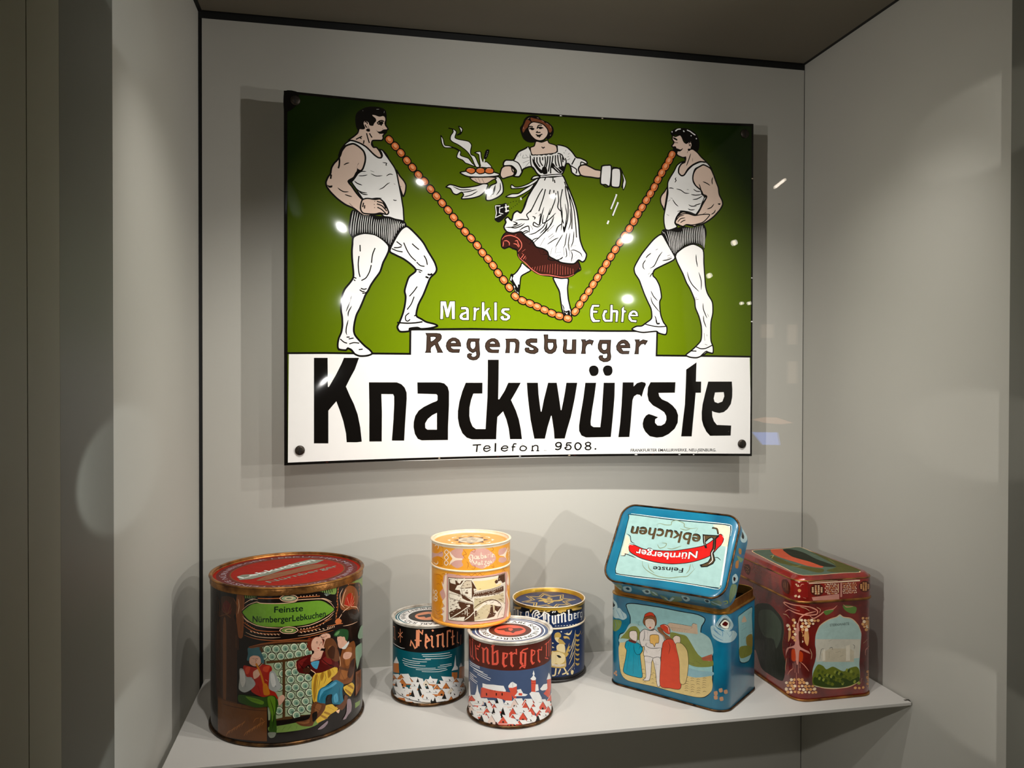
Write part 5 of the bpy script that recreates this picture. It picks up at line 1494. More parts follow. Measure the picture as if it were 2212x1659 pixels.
f w 0 196,330 102,-16 46,-110 -95,25
s w 78 145,248 51,82
s k 49 196,322 53,-96
f k 0 184,236 26,-4 0,-33 -26,4
f br 0 258,184 0,49 49,50 53,-73 0,-49
f w 0 307,287 111,-28 55,-93 -109,35
s w 79 253,228 54,59
s k 49 307,279 57,-80
f k 0 293,215 27,-6 0,-25 -27,6
f br 0 404,163 0,56 66,47 77,-94 0,-56
f w 0 470,270 188,-65 155,-151 -260,107
s w 79 399,214 71,56
s k 50 470,262 83,-103
f k 0 451,192 37,-12 0,-28 -37,12
f br 0 636,110 0,38 177,-25 0,-46 0,-38
f w 0 813,127 0,2 0,-58
s w 81 625,148 188,-21
s k 51 813,119 0,-49
f k 0 790,77 23,-9 0,-20 -22,9
f bw 0 -724,22 0,35 114,88 70,-16 0,-35
f w 0 -610,149 128,46 43,-40 -95,-30
s w 81 -750,42 140,107
s k 50 -610,141 76,-17
f k 0 -634,86 44,17 0,-18 -44,-17
f w 0 -444,216 130,30 -36,-77 -154,-42
f bw 0 -494,130 155,42 -4,-28 -147,-42
f k 0 -422,198 32,-6 -16,-16
s g 40 -479,155 109,29
f br 0 -350,130 0,39 45,58 42,-38 0,-39
f w 0 -305,231 82,17 32,-55 -70,-10
s w 79 -355,163 50,68
s k 49 -305,223 44,-41
f k 0 -317,169 22,5 0,-20 -22,-5
f k 0 -246,129 38,122 36,-110
f w 0 -208,257 64,-10 35,-98 -63,-8
f k 0 -129,138 41,130 41,-124
f w 0 -88,275 73,-19 40,-112 -72,0
f br 0 -8,142 0,57 41,69 41,-71 0,-57
f w 0 33,272 84,-2 35,-93 -75,10
s w 78 -12,192 45,80
s k 49 33,264 44,-79
f k 0 23,186 21,0 0,-30 -21,0
f w 0 65,270 159,-25 35,-102 -153,29
f br 0 112,171 122,-22 -3,-38 -117,18
f k 0 163,227 26,-24 -13,-15
s g 39 122,197 84,-16
f br 0 223,135 0,54 53,55 55,-78 1,-54
f w 0 276,248 116,-26 56,-101 -113,35
s w 78 219,184 57,64
s k 49 276,241 59,-87
f k 0 261,170 29,-6 0,-28 -29,6
f br 0 354,108 0,37 52,32 59,-65 0,-37
f w 0 406,181 127,-41 73,-87 -136,52
s w 79 349,142 57,39
s k 50 406,173 64,-70
f k 0 392,126 29,-8 0,-19 -29,9
f br 0 524,75 0,52 76,35 134,-117 1,-53
f w 0 600,166 213,-83 0,-82 -65,30
s w 80 516,123 84,43
s k 51 600,158 148,-130
f k 0 577,95 51,-19 0,-27 -50,19
f k 0 -694,-31 97,136 65,-72
f w 0 -597,111 108,23 48,-70 -91,-31
f w 0 -546,92 168,51 30,-41 -145,-40
f br 0 -485,65 117,33 -3,-21 -113,-33
f k 0 -432,114 24,-4 -12,-11
s g 40 -475,82 83,23
f br 0 -355,61 0,41 41,61 40,-41 0,-42
f w 0 -314,167 78,16 31,-57 -67,-11
s w 79 -360,96 46,71
s k 49 -314,159 42,-45
f k 0 -324,101 21,5 0,-21 -21,-5
f bw 0 -246,73 0,45 40,58 37,-46 0,-44
f w 0 -206,180 75,11 31,-63 -66,-4
s w 78 -250,112 44,68
s k 49 -206,173 40,-51
f k 0 -217,113 20,3 0,-22 -20,-3
f k 0 -137,81 39,91 39,-84
f w 0 -98,177 69,-11 39,-77 -69,-1
f br 0 -8,81 0,45 41,54 42,-56 1,-45
f w 0 33,184 84,-4 36,-73 -76,10
s w 78 -12,121 45,63
s k 49 33,176 44,-61
f k 0 22,116 22,0 0,-24 -22,1
f br 0 114,77 0,59 49,65 50,-78 1,-59
f w 0 163,204 104,-14 48,-101 -97,23
s w 78 110,129 53,75
s k 49 163,197 55,-87
f k 0 150,118 27,-3 0,-30 -27,4
f k 0 255,73 30,69 33,-83
f w 0 285,147 60,-27 35,-77 -62,16
f k 0 342,52 34,67 37,-87
f w 0 376,123 69,-34 44,-81 -76,24
f w 0 404,147 208,-75 78,-98 -242,96
f br 0 456,67 175,-68 -8,-23 -166,63
f k 0 518,88 38,-28 -21,-3
s g 40 467,82 115,-45
f br 0 682,-33 -1,37 132,-10 0,-44 0,-38
f w 0 813,-2 0,2 0,-57 0,1
s w 82 666,6 147,-8
s k 51 813,-10 0,-48
f k 0 813,-60 0,1 0,-20
f w 0 -813,-37 338,128 45,-60 -305,-111
f bw 0 -702,-66 240,88 -3,-31 -233,-88
f k 0 -569,36 43,-1 -22,-20
s g 40 -666,-29 166,58
f k 0 -447,-11 59,133 54,-100
f w 0 -388,129 93,4 48,-91 -87,-20
f bw 0 -291,-1 0,65 56,90 52,-70 0,-64
f w 0 -235,158 102,18 41,-96 -88,-5
s w 78 -296,55 61,103
s k 49 -235,150 55,-78
f k 0 -250,58 29,5 0,-33 -29,-5
f w 0 -195,127 157,9 32,-78 -146,-4
f br 0 -145,55 116,4 -3,-31 -112,-6
f k 0 -95,111 24,-15 -12,-15
s g 39 -136,79 81,2
f br 0 -21,27 0,37 33,44 33,-45 0,-36
f w 0 12,112 66,-2 28,-58 -59,5
s w 78 -25,60 37,52
s k 49 12,105 35,-49
f k 0 4,56 17,0 0,-19 -17,0
f br 0 70,16 0,41 43,47 43,-55 1,-41
f w 0 113,108 88,-11 39,-70 -80,16
s w 78 66,53 47,55
s k 49 113,101 47,-60
f k 0 101,46 23,-2 0,-22 -23,3
f w 0 239,139 117,-33 -36,-86 -121,32
f br 0 205,51 126,-31 -4,-37 -120,27
f k 0 257,102 26,-26 -13,-13
s g 39 215,77 86,-24
f k 0 333,0 54,112 60,-145
f w 0 387,119 113,-58 85,-144 -138,50
f br 0 536,-42 0,40 92,13 185,-127 0,-41
f w 0 628,15 185,-76 0,-62 0,1
s w 80 528,-3 100,18
s k 51 628,7 185,-131
f k 0 601,-36 62,-25 0,-21 -61,26
f br 0 -153,59 70,94 58,-85
f w 0 -83,158 14,6 137,-39 49,-67 -137,6
f k 0 -93,94 20,2 0,-20 -20,-1
S bb 78 -730,34 382,6 357,-1 325,5 479,-24''',
'B_lid': '''R bu 0 0,500
R w 0 445,460
R w 0 280,410
R bb 0 270,280
R bb 0 410,420
R bb 0 0,270
R br 0 0,205
C k 750 31,100,-260 KARL RAD NÜRNBERG LEBKUCHEN . 
f bb 0 -180,40 90,30 70,40 70,-30 90,10 40,-60 -50,-60 -60,-30 -30,-70 -40,60 -60,10 -20,50 -70,10
f br 0 -20,80 50,-10 10,-60 -30,-50 -30,40''',
'C_side': '''B co 0 30,1060
F cp 0 -282,984 97,61 82,-13 -18,-62 27,-43 -27,-53 18,-52 -81,-40 -88,45 30,56 -10,43
F cp 0 -6,998 70,34 89,12 76,-24 103,-83 23,-56 -45,-47 -81,-34 -75,-28 -72,22 -71,29 -35,70
F cp 0 415,996 157,-2 0,-63 -87,-19 -82,15
F cp 0 429,887 124,-24 41,-44 -109,-14 -82,33
F cp 0 -805,892 267,37 119,47 13,-60 -114,-37 -285,-61
F cd 0 -724,1000 103,39 132,-3 15,-51 -64,-47 -110,-13
F cd 0 -724,818 186,75 106,1 26,-58 -39,-60 -131,-16
S cr 53 -459,1045 53,-23 -13,-55 -69,-29
S cr 53 -474,887 81,-23 -13,-72 -53,-18
S cr 52 -103,1032 44,-60 -44,-19 36,-43
S cr 52 -58,875 26,-34 -18,-62
S cr 52 -41,823 35,-35
S cr 52 -6,1016 52,-19 9,35 -31,9 -8,-17
S cr 53 3,779 43,-1 9,35 -35,5
S cr 53 268,990 42,12 -11,37 -41,-4
S cr 53 279,794 42,-23 -11,46
S cr 53 355,863 35,-59
S cr 53 366,941 49,-34
S cc 134 -609,1014 71,31 42,-19 -25,-36
S cc 134 -648,790 92,-8 44,27 -8,25
Sc cc 123 -344,1008 33,-27 -33,-35 -33,27
Sc cr 35 -344,997 20,-17 -20,-22 -19,17
Sc cc 124 -346,937 33,-26 -33,-35 -33,26
Sc cr 35 -346,926 19,-17 -19,-22 -19,17
Sc cc 124 -349,865 34,-27 -34,-35 -32,26
Sc cr 35 -349,853 20,-17 -20,-22 -18,17
F cc 0 -298,1000 36,-40 59,-43 91,-4 0,-17 -91,-14 -59,-36 -36,-39 16,54 30,39 -30,40
F cc 0 644,989 -72,-40 -71,-31 -86,-2 86,-25 72,-41 57,-48 -68,77
S cc 91 649,970 45,-37 -44,-18 -33,34
S cc 91 644,907 47,-37 -47,-13
S cc 91 638,845 38,-31 -43,-13
S cc 131 -15,963 -13,-44 22,-13 -17,-30
S cc 131 -15,963 35,-9 4,-44 -13,-30
S cc 131 -15,928 39,8
S cc 105 51,945 -9,-26 31,-10 0,35 -22,1
S cc 105 90,952 -4,-44 27,3 -21,19 18,16
S cc 105 135,993 0,-79 28,2 -5,32 -23,1
S cc 105 186,954 -3,-39 26,6 -19,15 15,16
S cc 106 229,959 2,-49
S cc 106 229,946 24,10
S cc 106 268,981 4,-67
S cc 106 294,951 -3,-35 25,2
S cc 106 300,928 15,16 -21,7
S cc 106 332,946 2,-44
S cc 106 332,973 2,-8
S cc 105 11,858 -17,18 35,8 -4,-39
S cc 105 29,884 26,-45 18,39 9,-48
S cc 105 99,864 0,-35 27,7 -18,18 18,8
S cc 105 144,887 2,-57 17,3
S cc 105 135,870 28,3
S cc 105 176,867 29,2 -24,-42 29,-16 -24,-19 -23,6
S cc 106 229,862 -10,-25 29,1 -5,27 -14,-3
S cc 106 248,842 -4,-34 -25,-7
S cc 106 269,875 0,-35 20,6 -15,15
S cc 106 305,879 5,-36
S cc 106 305,870 27,10
S cw 79 -805,709 412,40 246,-4 141,4 178,-3 206,3 427,-43
S k 26 -805,699 412,42 246,-6 141,3 178,-2 206,2 427,-41
F cp 0 -393,652 80,47 219,-8 266,-8 401,-13 46,-164 -23,-175 67,-154 -87,-130 -403,12 -230,-15 -224,7 -124,5 -13,122 25,120 -51,79 -29,83 67,101
F cd 0 -648,637 217,26 25,-66 -39,-43 40,-63 -83,-88 70,-92 -40,-97 53,-60 -26,-103 -215,8 -33,172 142,144 -110,81
S cr 45 -596,630 108,32 70,-32
S cr 45 -537,598 78,7
S cr 45 -555,514 67,23 43,-18
S cr 44 -459,578 28,23 25,-22
S cr 45 -595,172 76,-17 75,44
S cr 45 -575,133 72,-10 59,32
S cr 45 -619,67 116,3 72,34
S cr 44 -444,306 39,-10
S cr 44 -431,237 38,-10
F cc 0 -431,575 38,-29 35,147 17,-15 -5,-284 -5,-301 -41,-43 -13,77 -39,10 64,48 -51,35 62,38 -49,53 61,82 -48,115
S cr 44 -431,672 50,17 23,-14 45,33
S cr 44 -76,683 53,27 26,-27 52,34 27,-28 35,25 37,-29 37,31
S cr 44 -203,684 37,12 37,-15
S cr 44 269,699 86,-4
S cr 45 471,692 31,20 52,-38
S cr 44 -183,37 55,13 53,-15
S cr 44 -49,48 61,-4 71,10 53,-13 56,16
S cr 44 230,52 82,-5
Sc cc 117 -565,431 37,-18 -37,-36 -55,14
Sc cc 116 -565,368 42,-17 -36,-35 -56,13
Sc cc 117 -565,332 37,-18 -47,-29 -45,16
Sc cc 117 -647,420 -32,-35 32,-19
Sc cc 117 -647,330 -32,-35 32,-19
F cc 0 606,671 25,-78 -36,-81 84,-76 -94,-66 78,-148 -66,-145 67,-37 60,165 -104,165 77,116 -37,118
f ce 0 -315,648 186,5 211,3 187,3 275,-3 14,-136 -6,-313 -40,-134 -242,12 -223,3 -176,4 -183,-1 -5,308
sc cb 79 -315,648 186,5 211,3 187,3 275,-3 14,-136 -6,-313 -40,-134 -242,12 -223,3 -176,4 -183,-1 -5,308
f cb 0 -303,630 42,-4 -21,-46 79,-10 -9,52 65,-12 54,20 -36,-54 -55,-22 -28,-55 65,-3 18,-61 -173,45
F ce 0 -287,623 55,-11 -9,-28 -41,5
F ce 0 -184,607 55,12 -18,-36
f cs 0 -138,522 45,73 35,34 65,-3 14,-83 -79,-13
sc cb 53 -138,522 45,73 35,34 65,-3 14,-83 -79,-13
f cb 0 7,626 22,-31 44,-80 -39,6 9,-66 -27,-61 0,136
f ce 0 -125,519 139,13 0,-147 -72,35 -53,34
sc cb 44 -125,519 139,13 0,-147 -72,35 -53,34
f cb 0 -76,477 40,1 0,-24 -40,-1
f cb 0 -58,578 17,0 -1,-17
S cb 35 -111,506 35,2
S cb 35 -58,512 52,3
S cb 35 -102,489 18,-4
S cb 35 -23,491 31,1
S cb 35 -93,463 9,-1
S cb 35 -23,456 31,-1
S cb 35 -76,433 71,1
S cb 35 -49,416 57,-4
f cw 0 29,621 98,-4 142,2 134,5 -70,-41 34,-50 90,10 -27,-31 -161,-12 -187,-3 -18,44
f cb 0 403,651 132,0 10,-110 -59,-5 -43,45 -64,-6 12,34
F cb 0 333,583 34,21 24,-40 -36,-11
S cb 79 34,464 138,17 161,14 153,15
S cb 79 25,411 147,13 184,-4 146,5
f cb 0 34,455 138,17 330,25 9,-69 -155,1 -184,1 -138,-10
s ce 44 47,437 13,26
s ce 44 72,441 13,26
s ce 44 96,445 14,25
s ce 44 121,448 14,26
s ce 44 147,452 13,25
s ce 44 172,455 14,25
s ce 44 199,457 14,25
s ce 44 226,459 14,25
s ce 44 253,461 15,24
s ce 44 282,462 15,24
s ce 44 311,463 16,24
s ce 44 342,463 17,24
s ce 44 374,463 18,23
s ce 45 409,461 19,23
s ce 45 446,459 21,22
f cg 0 47,393 455,14 17,-147 -75,35 -88,45 -86,15 -97,-23 -91,-72 -44,-7 5,96
s cb 44 65,375 22,0
s cb 44 106,340 23,0
s cb 44 149,366 23,-1
s cb 44 192,329 24,-2
s cb 44 237,352 25,-2
s cb 44 285,312 26,-2
s cb 44 336,333 28,-3
s cb 45 390,290 32,-5
s cb 45 452,306 36,-6
s cb 44 73,409 18,3
s cb 44 112,412 18,3
s cb 44 150,415 19,1
s cb 44 190,416 19,1
s cb 44 232,416 19,1
s cb 44 274,416 21,0
s cb 44 320,414 22,-1
s cb 44 369,410 24,-1
s cb 45 422,405 27,-2
f ce 0 -297,446 168,-19 159,-86 0,-17 -159,32 -168,28
sc cb 44 -297,446 168,-19 159,-86 0,-17 -159,32 -168,28
f cb 0 -129,453 36,-16 123,-87 -70,9 -71,33
s cb 35 -292,367 26,-2
s cb 35 -238,348 24,-3
s cb 35 -188,328 24,-4
s cb 35 -262,294 25,-2
s cb 35 -210,275 23,-3
s cb 35 -286,240 25,-2
s cb 35 -233,353 24,-3
s cb 35 -183,333 23,-4
s cb 35 -257,299 25,-2
s cb 35 -205,280 23,-4
s cb 35 -281,245 25,-2
s cb 35 -229,358 25,-3
s cb 35 -178,337 23,-3
s cb 35 -252,304 24,-2
s cb 35 -201,284 24,-3
s cb 35 -276,250 25,-2
s cb 35 -224,363 24,-3
s cb 35 -174,342 23,-4
f cb 0 -165,354 199,-39 0,-79 -39,-34 -53,-44 -193,-32 -30,14 152,120 -27,33
f cb 0 -302,189 118,67 55,-5 -152,-129
f cb 0 -75,157 113,87 9,-149 -140,2
S ce 114 -271,123 142,93 106,78
S ce 114 -93,100 88,67 87,93 36,24
s ce 88 -75,236 0,-52
s ce 88 -49,254 5,-87
F ce 0 -58,298 44,13 0,-30
S cb 97 25,245 57,54 91,41 97,15 86,-24 74,-50 28,-42
f cg 0 82,225 91,71 97,-3 98,-31 -34,-77 -74,12 -40,-74 -173,-19 0,70
f cb 0 270,284 31,-5 11,-99 44,-17 -33,-38 -73,-6 -39,-3 49,81
f cb 0 333,264 84,-25 41,-9 -78,-54 -46,35
f cb 0 52,226 22,8 9,-71 -27,-7
S cb 71 487,214 -70,-46 -37,-72
S cb 71 444,188 14,42
S ce 80 472,209 -80,-89
s cb 29 464,120 25,-8
s cb 43 315,197 24,-1
s cb 47 -175,422 25,4
s ce 33 -18,165 9,-4
s cb 37 48,500 24,-3
s cb 35 -161,532 12,3
s cb 54 518,259 33,-6
s cb 47 92,182 15,8
s cb 46 470,551 29,-2
s ce 40 67,173 23,4
s cb 41 41,185 25,4
s cb 49 -52,290 20,6
s ce 48 58,508 20,2
s ce 32 159,452 18,6
s cb 53 326,265 13,1
s ce 49 -261,322 12,4
s cb 50 -135,184 23,-1
s cb 28 -27,534 25,-3
s cb 46 -102,224 18,-3
s cb 30 139,244 10,-1
s cb 34 158,271 18,-2
s cb 50 111,346 22,5
s cb 29 228,412 23,4
s cb 40 -281,211 25,6
s cb 33 -50,195 20,2
s cb 44 -286,335 15,0
s cb 40 -165,411 27,10
s cb 29 512,505 18,-5
s cb 33 300,323 20,0
s cb 31 -298,615 20,1
s cb 29 -218,637 9,6
s cb 32 40,383 25,7
s ce 27 247,432 22,4
s cb 45 433,327 26,-9
s cb 35 468,575 45,-8
s cb 29 -285,266 14,8
s cb 38 330,217 23,-5
s ce 28 -82,464 22,-2
s cb 30 126,460 15,7
s ce 49 -104,596 20,8
s ce 45 192,249 15,7
s cb 40 -188,450 19,10
s ce 34 312,154 15,0
s ce 45 -99,432 9,6
s cb 50 -162,361 24,10
s cb 30 210,231 15,-2
s cb 31 201,301 15,-3
s cb 30 502,101 34,-3
s cb 51 -101,180 13,8
s ce 30 -28,257 17,-4
s cb 37 143,196 11,-1
s cb 45 -104,268 18,9
s ce 28 -48,266 24,5
s ce 51 321,452 19,0
s cb 49 409,395 13,5
s cb 50 247,338 12,5
s cb 39 259,348 24,-7
s ce 41 207,409 19,-4
s cb 51 476,599 31,-2
s ce 51 -247,323 18,10
s ce 46 45,140 12,5
s ce 43 293,444 29,0
s cb 44 -257,371 13,2
s ce 38 -273,179 27,4
s ce 45 184,409 15,-2
s cb 43 -61,486 16,7
s cb 42 -226,305 26,1
s ce 33 -267,126 15,10
s cb 49 -210,207 13,2
s cb 38 -46,471 14,8
s ce 33 424,406 21,-6
s ce 49 389,396 17,-5
s ce 43 -192,506 16,9
s ce 39 -39,195 20,8
s ce 51 259,259 25,4
s ce 28 -76,330 14,2
s cb 39 -101,176 25,0
s cb 30 468,571 20,-7
s ce 38 380,254 26,-6
s cb 39 336,446 34,-5
s cb 47 -141,389 14,-1
s cb 33 -27,620 13,4
s ce 28 -44,466 11,7
s cb 35 23,251 19,-2
s cb 32 184,286 10,5
s ce 48 67,202 19,2
s cb 48 102,141 17,1
s cb 29 -213,111 27,5
s cb 47 -162,444 9,-1
s cb 37 -34,575 26,0
s cb 33 324,407 23,-1
s cb 28 -189,381 19,-2
s ce 50 320,477 13,0
s cb 39 -195,589 24,5
s ce 49 167,489 26,3
s cb 40 79,178 23,-4
s cb 35 464,546 28,-5
s cb 41 0,240 17,0
s cb 38 278,129 13,0
s cb 32 -217,323 17,-2
s cb 45 -191,639 19,-1
s cb 42 283,217 12,-2
s ce 50 -213,305 24,1
s ce 34 213,199 14,5
s cb 51 404,340 30,-10
s ce 45 -72,200 13,8
s ce 45 -133,480 20,6
s cb 45 393,417 33,-4
s cb 42 41,485 19,3
s ce 35 34,264 10,1
s ce 44 167,416 20,-3
s ce 49 439,168 22,-8
s cb 47 -61,494 21,7
s ce 27 -242,390 21,0
s cb 45 -181,326 21,3
s cb 47 -85,619 24,-1
s cb 32 -71,145 22,8
s ce 37 141,293 21,1
s ce 46 -99,528 24,-1
s cb 34 42,458 13,-3
s ce 51 91,194 22,-4
s ce 34 230,451 16,-1
s cb 46 446,373 36,-8
s cb 44 -281,379 14,1
s cb 51 -261,563 12,5
s cb 45 -230,284 10,4
s ce 36 -93,637 15,9
s ce 34 293,466 21,-4
s ce 27 -265,406 24,11
s cb 45 237,201 20,3
s cb 31 21,542 10,3
s ce 32 477,184 15,4
s cb 38 478,328 44,-13
s cb 44 -119,558 11,8
s cb 38 92,135 24,-4
s cb 52 -197,254 21,5
s ce 38 30,436 18,7
s cb 43 -106,561 19,0
s cb 38 32,421 22,0
s cb 34 -2,219 23,8
s ce 33 108,365 18,1
s ce 33 89,338 24,-3
s cb 37 -79,161 18,7
s cb 30 263,311 22,1
s cb 38 41,152 26,4
s ce 36 256,171 13,3
s cb 45 184,450 23,-4
s cb 34 -97,495 22,8
s cb 37 -96,494 10,3
s cb 35 -208,141 15,3
s cb 40 263,164 20,1
s ce 27 -117,184 10,3
s ce 52 -49,409 24,5
s ce 42 -67,218 16,6
s cb 33 -232,531 26,11
s ce 45 -157,526 13,4
s ce 32 -115,196 25,-3
s ce 31 279,263 14,3
s ce 27 428,184 34,0
s ce 29 509,514 45,-12
s cb 27 -154,443 24,2
s cb 28 125,417 17,-3
s ce 28 381,233 16,-1
s ce 45 -240,208 16,10
s cb 37 108,370 11,3
s cb 30 -269,457 15,6
s ce 29 174,237 13,4
s cb 29 -127,485 23,4
s ce 43 425,113 23,3
s ce 28 -287,291 21,0
s cb 45 482,366 32,-6
s ce 29 -249,306 26,10
s cb 51 -32,212 22,5
s cb 42 424,577 36,-8
s cb 44 -45,618 12,5
s cb 51 -270,115 23,4
s ce 49 -154,141 11,9
s ce 32 -185,239 14,5
s ce 46 406,603 17,2
s ce 51 163,288 12,-2
s cb 29 207,305 13,-1
s ce 48 -3,366 15,-1
s cb 51 18,647 25,6
s cb 43 -165,574 23,3
s cb 48 -211,649 12,-3
s cb 49 303,455 13,5
s ce 52 316,352 17,-1
s cb 46 73,206 25,-2
s ce 44 130,387 19,2
s ce 38 -103,440 11,7
s ce 34 74,418 27,0
s cb 38 -215,529 27,9
s cb 49 79,191 14,2
s ce 27 -18,569 19,7
s cb 45 107,509 23,5
s cb 40 439,330 21,-4
s ce 51 -98,649 18,5
s ce 35 -255,377 16,10
s cb 38 182,418 13,-2''',
'C_lid': '''R cl 0 0,500
R cr 0 465,469
f cc 0 295,-52 26,52 -26,52 -23,-14 24,-38 -24,-38
f cc 0 270,132 -10,57 -52,27 -10,-25 41,-17 4,-45
f cc 0 141,265 -42,40 -57,-8 6,-26 43,10 29,-34
f cc 0 -42,297 -57,8 -42,-40 21,-18 29,34 43,-10
f cc 0 -208,216 -52,-27 -10,-57 27,-3 4,45 41,17
f cc 0 -295,52 -26,-52 26,-52 23,14 -24,38 24,38
f cc 0 -270,-132 10,-57 52,-27 10,25 -41,17 -4,45
f cc 0 -141,-265 42,-40 57,8 -6,26 -43,-10 -29,34
f cc 0 42,-297 57,-8 42,40 -21,18 -29,-34 -43,10
f cc 0 208,-216 52,27 10,57 -27,3 -4,-45 -41,-17
f cb 0 250,0 -93,65 20,112 -112,-20 -65,93 -65,-93 -112,20 20,-112 -93,-65 93,-65 -20,-112 112,20 65,-93 65,93 112,-20 -20,112
R cs 0 0,175
f cb 0 -125,50 27,25 63,-5 -23,-25
f cb 0 -10,37 24,33 56,-7 -20,-33
f cb 0 -140,-40 30,25 70,-5 -25,-25
f cb 0 5,-70 27,25 63,-5 -23,-25
f cb 0 -50,3 18,17 42,-3 -15,-17
f cb 0 55,3 15,17 35,-3 -13,-17
f cb 0 -70,-108 24,20 56,-4 -20,-20
f cb 0 -45,103 27,17 63,-3 -23,-17''',
'D_side': '''B dn 0 30,1060
B dk 0 970,1060
B dk 0 30,80
f dg 0 123,1033 78,3 61,3 0,-28 -61,-3 -20,-16 -39,12
f dg 0 351,1035 105,-1 144,-25 0,-28 -144,15 -81,7
f dg 0 -713,972 265,60 -15,-36 -84,-26 -93,-16
f dg 0 -287,1027 53,8 -42,-53
f dg 0 -155,1026 47,4 -23,-20 51,17 37,16 -9,-24 55,21 28,-5 -19,-18
s dw 238 -713,924 1,-76
s dw 237 -625,949 8,-83
s dw 235 -556,949 5,-65
s dw 235 -519,958 2,-70
s dw 234 -462,954 3,-56
s dw 166 -713,924 88,30
s dw 165 -556,949 37,19
s dw 164 -478,950 44,1
s dw 162 -350,978 -6,-57 52,1
s dw 162 -350,978 41,12 5,-68
s dw 161 -234,924 -10,35 30,51 40,23 38,-24
s dw 161 -194,985 -10,-57
s dw 161 -194,985 39,22 24,-25 -43,-23 38,-23 -28,-22
s dw 161 -117,946 28,21
s dw 253 -70,1005 2,-110
s dw 253 -6,989 5,-129
s dw 161 -89,976 28,38 55,-25 19,-28
s dw 161 -68,895 26,-18 -37,-20
s dw 161 -43,988 1,-83
s dw 230 54,961 3,-92 20,-23
s dw 230 95,965 3,-115
s dw 149 54,1007 14,18
s dw 149 86,1011 9,14
s dw 149 57,860 41,-10
s dw 230 138,977 3,-120
s dw 150 138,958 33,16
s dw 150 119,964 24,12
s dw 230 191,986 3,-124
s dw 231 241,981 4,-116
s dw 150 191,972 30,21 25,-17
s dw 150 245,865 17,7
s dw 231 305,1014 3,-139
s dw 232 357,950 1,-74
s dw 139 289,1017 27,5
s dw 139 305,959 52,-4
s dw 139 308,870 50,6
s dw 198 408,959 0,-74
s dw 128 408,959 41,-13 -7,-22 -34,-6
s dw 128 408,880 41,6
s dw 187 487,952 3,-75
s dw 129 487,943 42,9
s dw 129 557,935 4,-67 40,-1
s dw 130 557,935 56,-5 0,-75 -34,-29
S dc 204 68,779 85,-4 99,2 124,3 128,4 168,-7
S dc 204 68,779 -344,9 -186,-3 -327,-37
S dw 92 87,812 13,5 13,-7
S dw 92 129,810 14,6 12,-7
S dw 92 172,808 14,5 13,-7
S dw 92 216,807 15,4 14,-7
S dw 92 263,805 15,4 15,-8
S dw 93 311,802 17,4 16,-8
S dw 93 364,799 18,3 17,-8
S dw 93 421,794 21,2 19,-9
S dw 94 487,786 25,1 23,-10
F dg 0 82,676 14,36 33,12 33,-12 20,-34 -5,-27 -24,-16 49,-32 51,-62 -21,-6 16,-113 5,-47 11,-150 -61,-24 -161,25 -83,7 9,157 82,65 65,7 0,65 38,34 -47,49 -19,29
F dc 0 87,639 19,13 47,-8 -19,-35 19,-39 -28,12 -24,28
F dc 0 115,527 38,25 79,-17 16,-113 -65,17 -63,32
F dc 0 51,428 55,17 77,-16 60,-53 -10,-82 -79,-37 -48,22 -55,-26 -19,92
F dk 0 116,398 38,-7 34,-31 -34,-6 -24,20
S dw 92 42,253 112,-19 105,6
S dw 92 42,272 112,-20 105,6
S dg 74 106,435 0,-138
S dg 74 173,430 19,-29
F dg 0 243,376 21,71 32,60 22,42 -11,-53 34,12 -34,-49 23,-14 -45,-29 22,-22 -43,-39
S dc 203 56,106 37,8 14,91
S dc 203 145,129 28,62
S dc 203 203,114 62,19 -37,70
S dc 65 116,99 38,20
F dc 0 227,701 36,-9 21,20 -5,-18 38,-6 47,38 -24,-51 -34,-13 -43,16
F dg 0 217,656 46,-1 43,-20 17,-40 -28,18 -32,10 -31,-1
S dc 55 237,645 16,-12
S dc 55 263,646 21,-22
S dc 102 436,711 -27,-105 -44,-121 -58,-73
S dc 102 443,654 -27,-124 -97,-212
S dc 102 416,418 -50,-82 -58,-100
S dc 102 417,259 -39,-46 -103,-82
S dc 102 410,214 -79,-75
S dc 102 341,471 61,127
S dc 102 319,318 59,81
S dg 112 436,665 -7,-138 -13,-184 -6,-157
F dg 0 429,657 44,-19 57,-13 -25,-22 -48,10
F dg 0 429,587 44,-20 58,-13 -26,-21 -47,10
F dg 0 429,517 44,-20 58,-13 -26,-21 -47,10
F dg 0 430,447 44,-20 58,-14 -26,-21 -48,11
F dg 0 430,377 44,-20 58,-14 -26,-21 -47,11
F dg 0 430,307 44,-20 58,-15 -26,-20 -47,11
F dg 0 431,237 43,-20 59,-15 -26,-21 -48,12
S dg 113 558,672 -9,-35 -44,-7
S dg 113 642,629 -62,-20
F dc 0 265,114 26,14 17,-31 -27,-4
S dc 93 411,172 -4,-27
F dc 0 342,127 24,23 32,-26 -19,-42 -25,6
F dw 0 172,735 20,2 -5,-22
f dc 0 50,584 28,-14 -26,-13
f dc 0 52,529 31,-24 -31,-4
f dc 0 52,465 26,-29 -26,-8''',
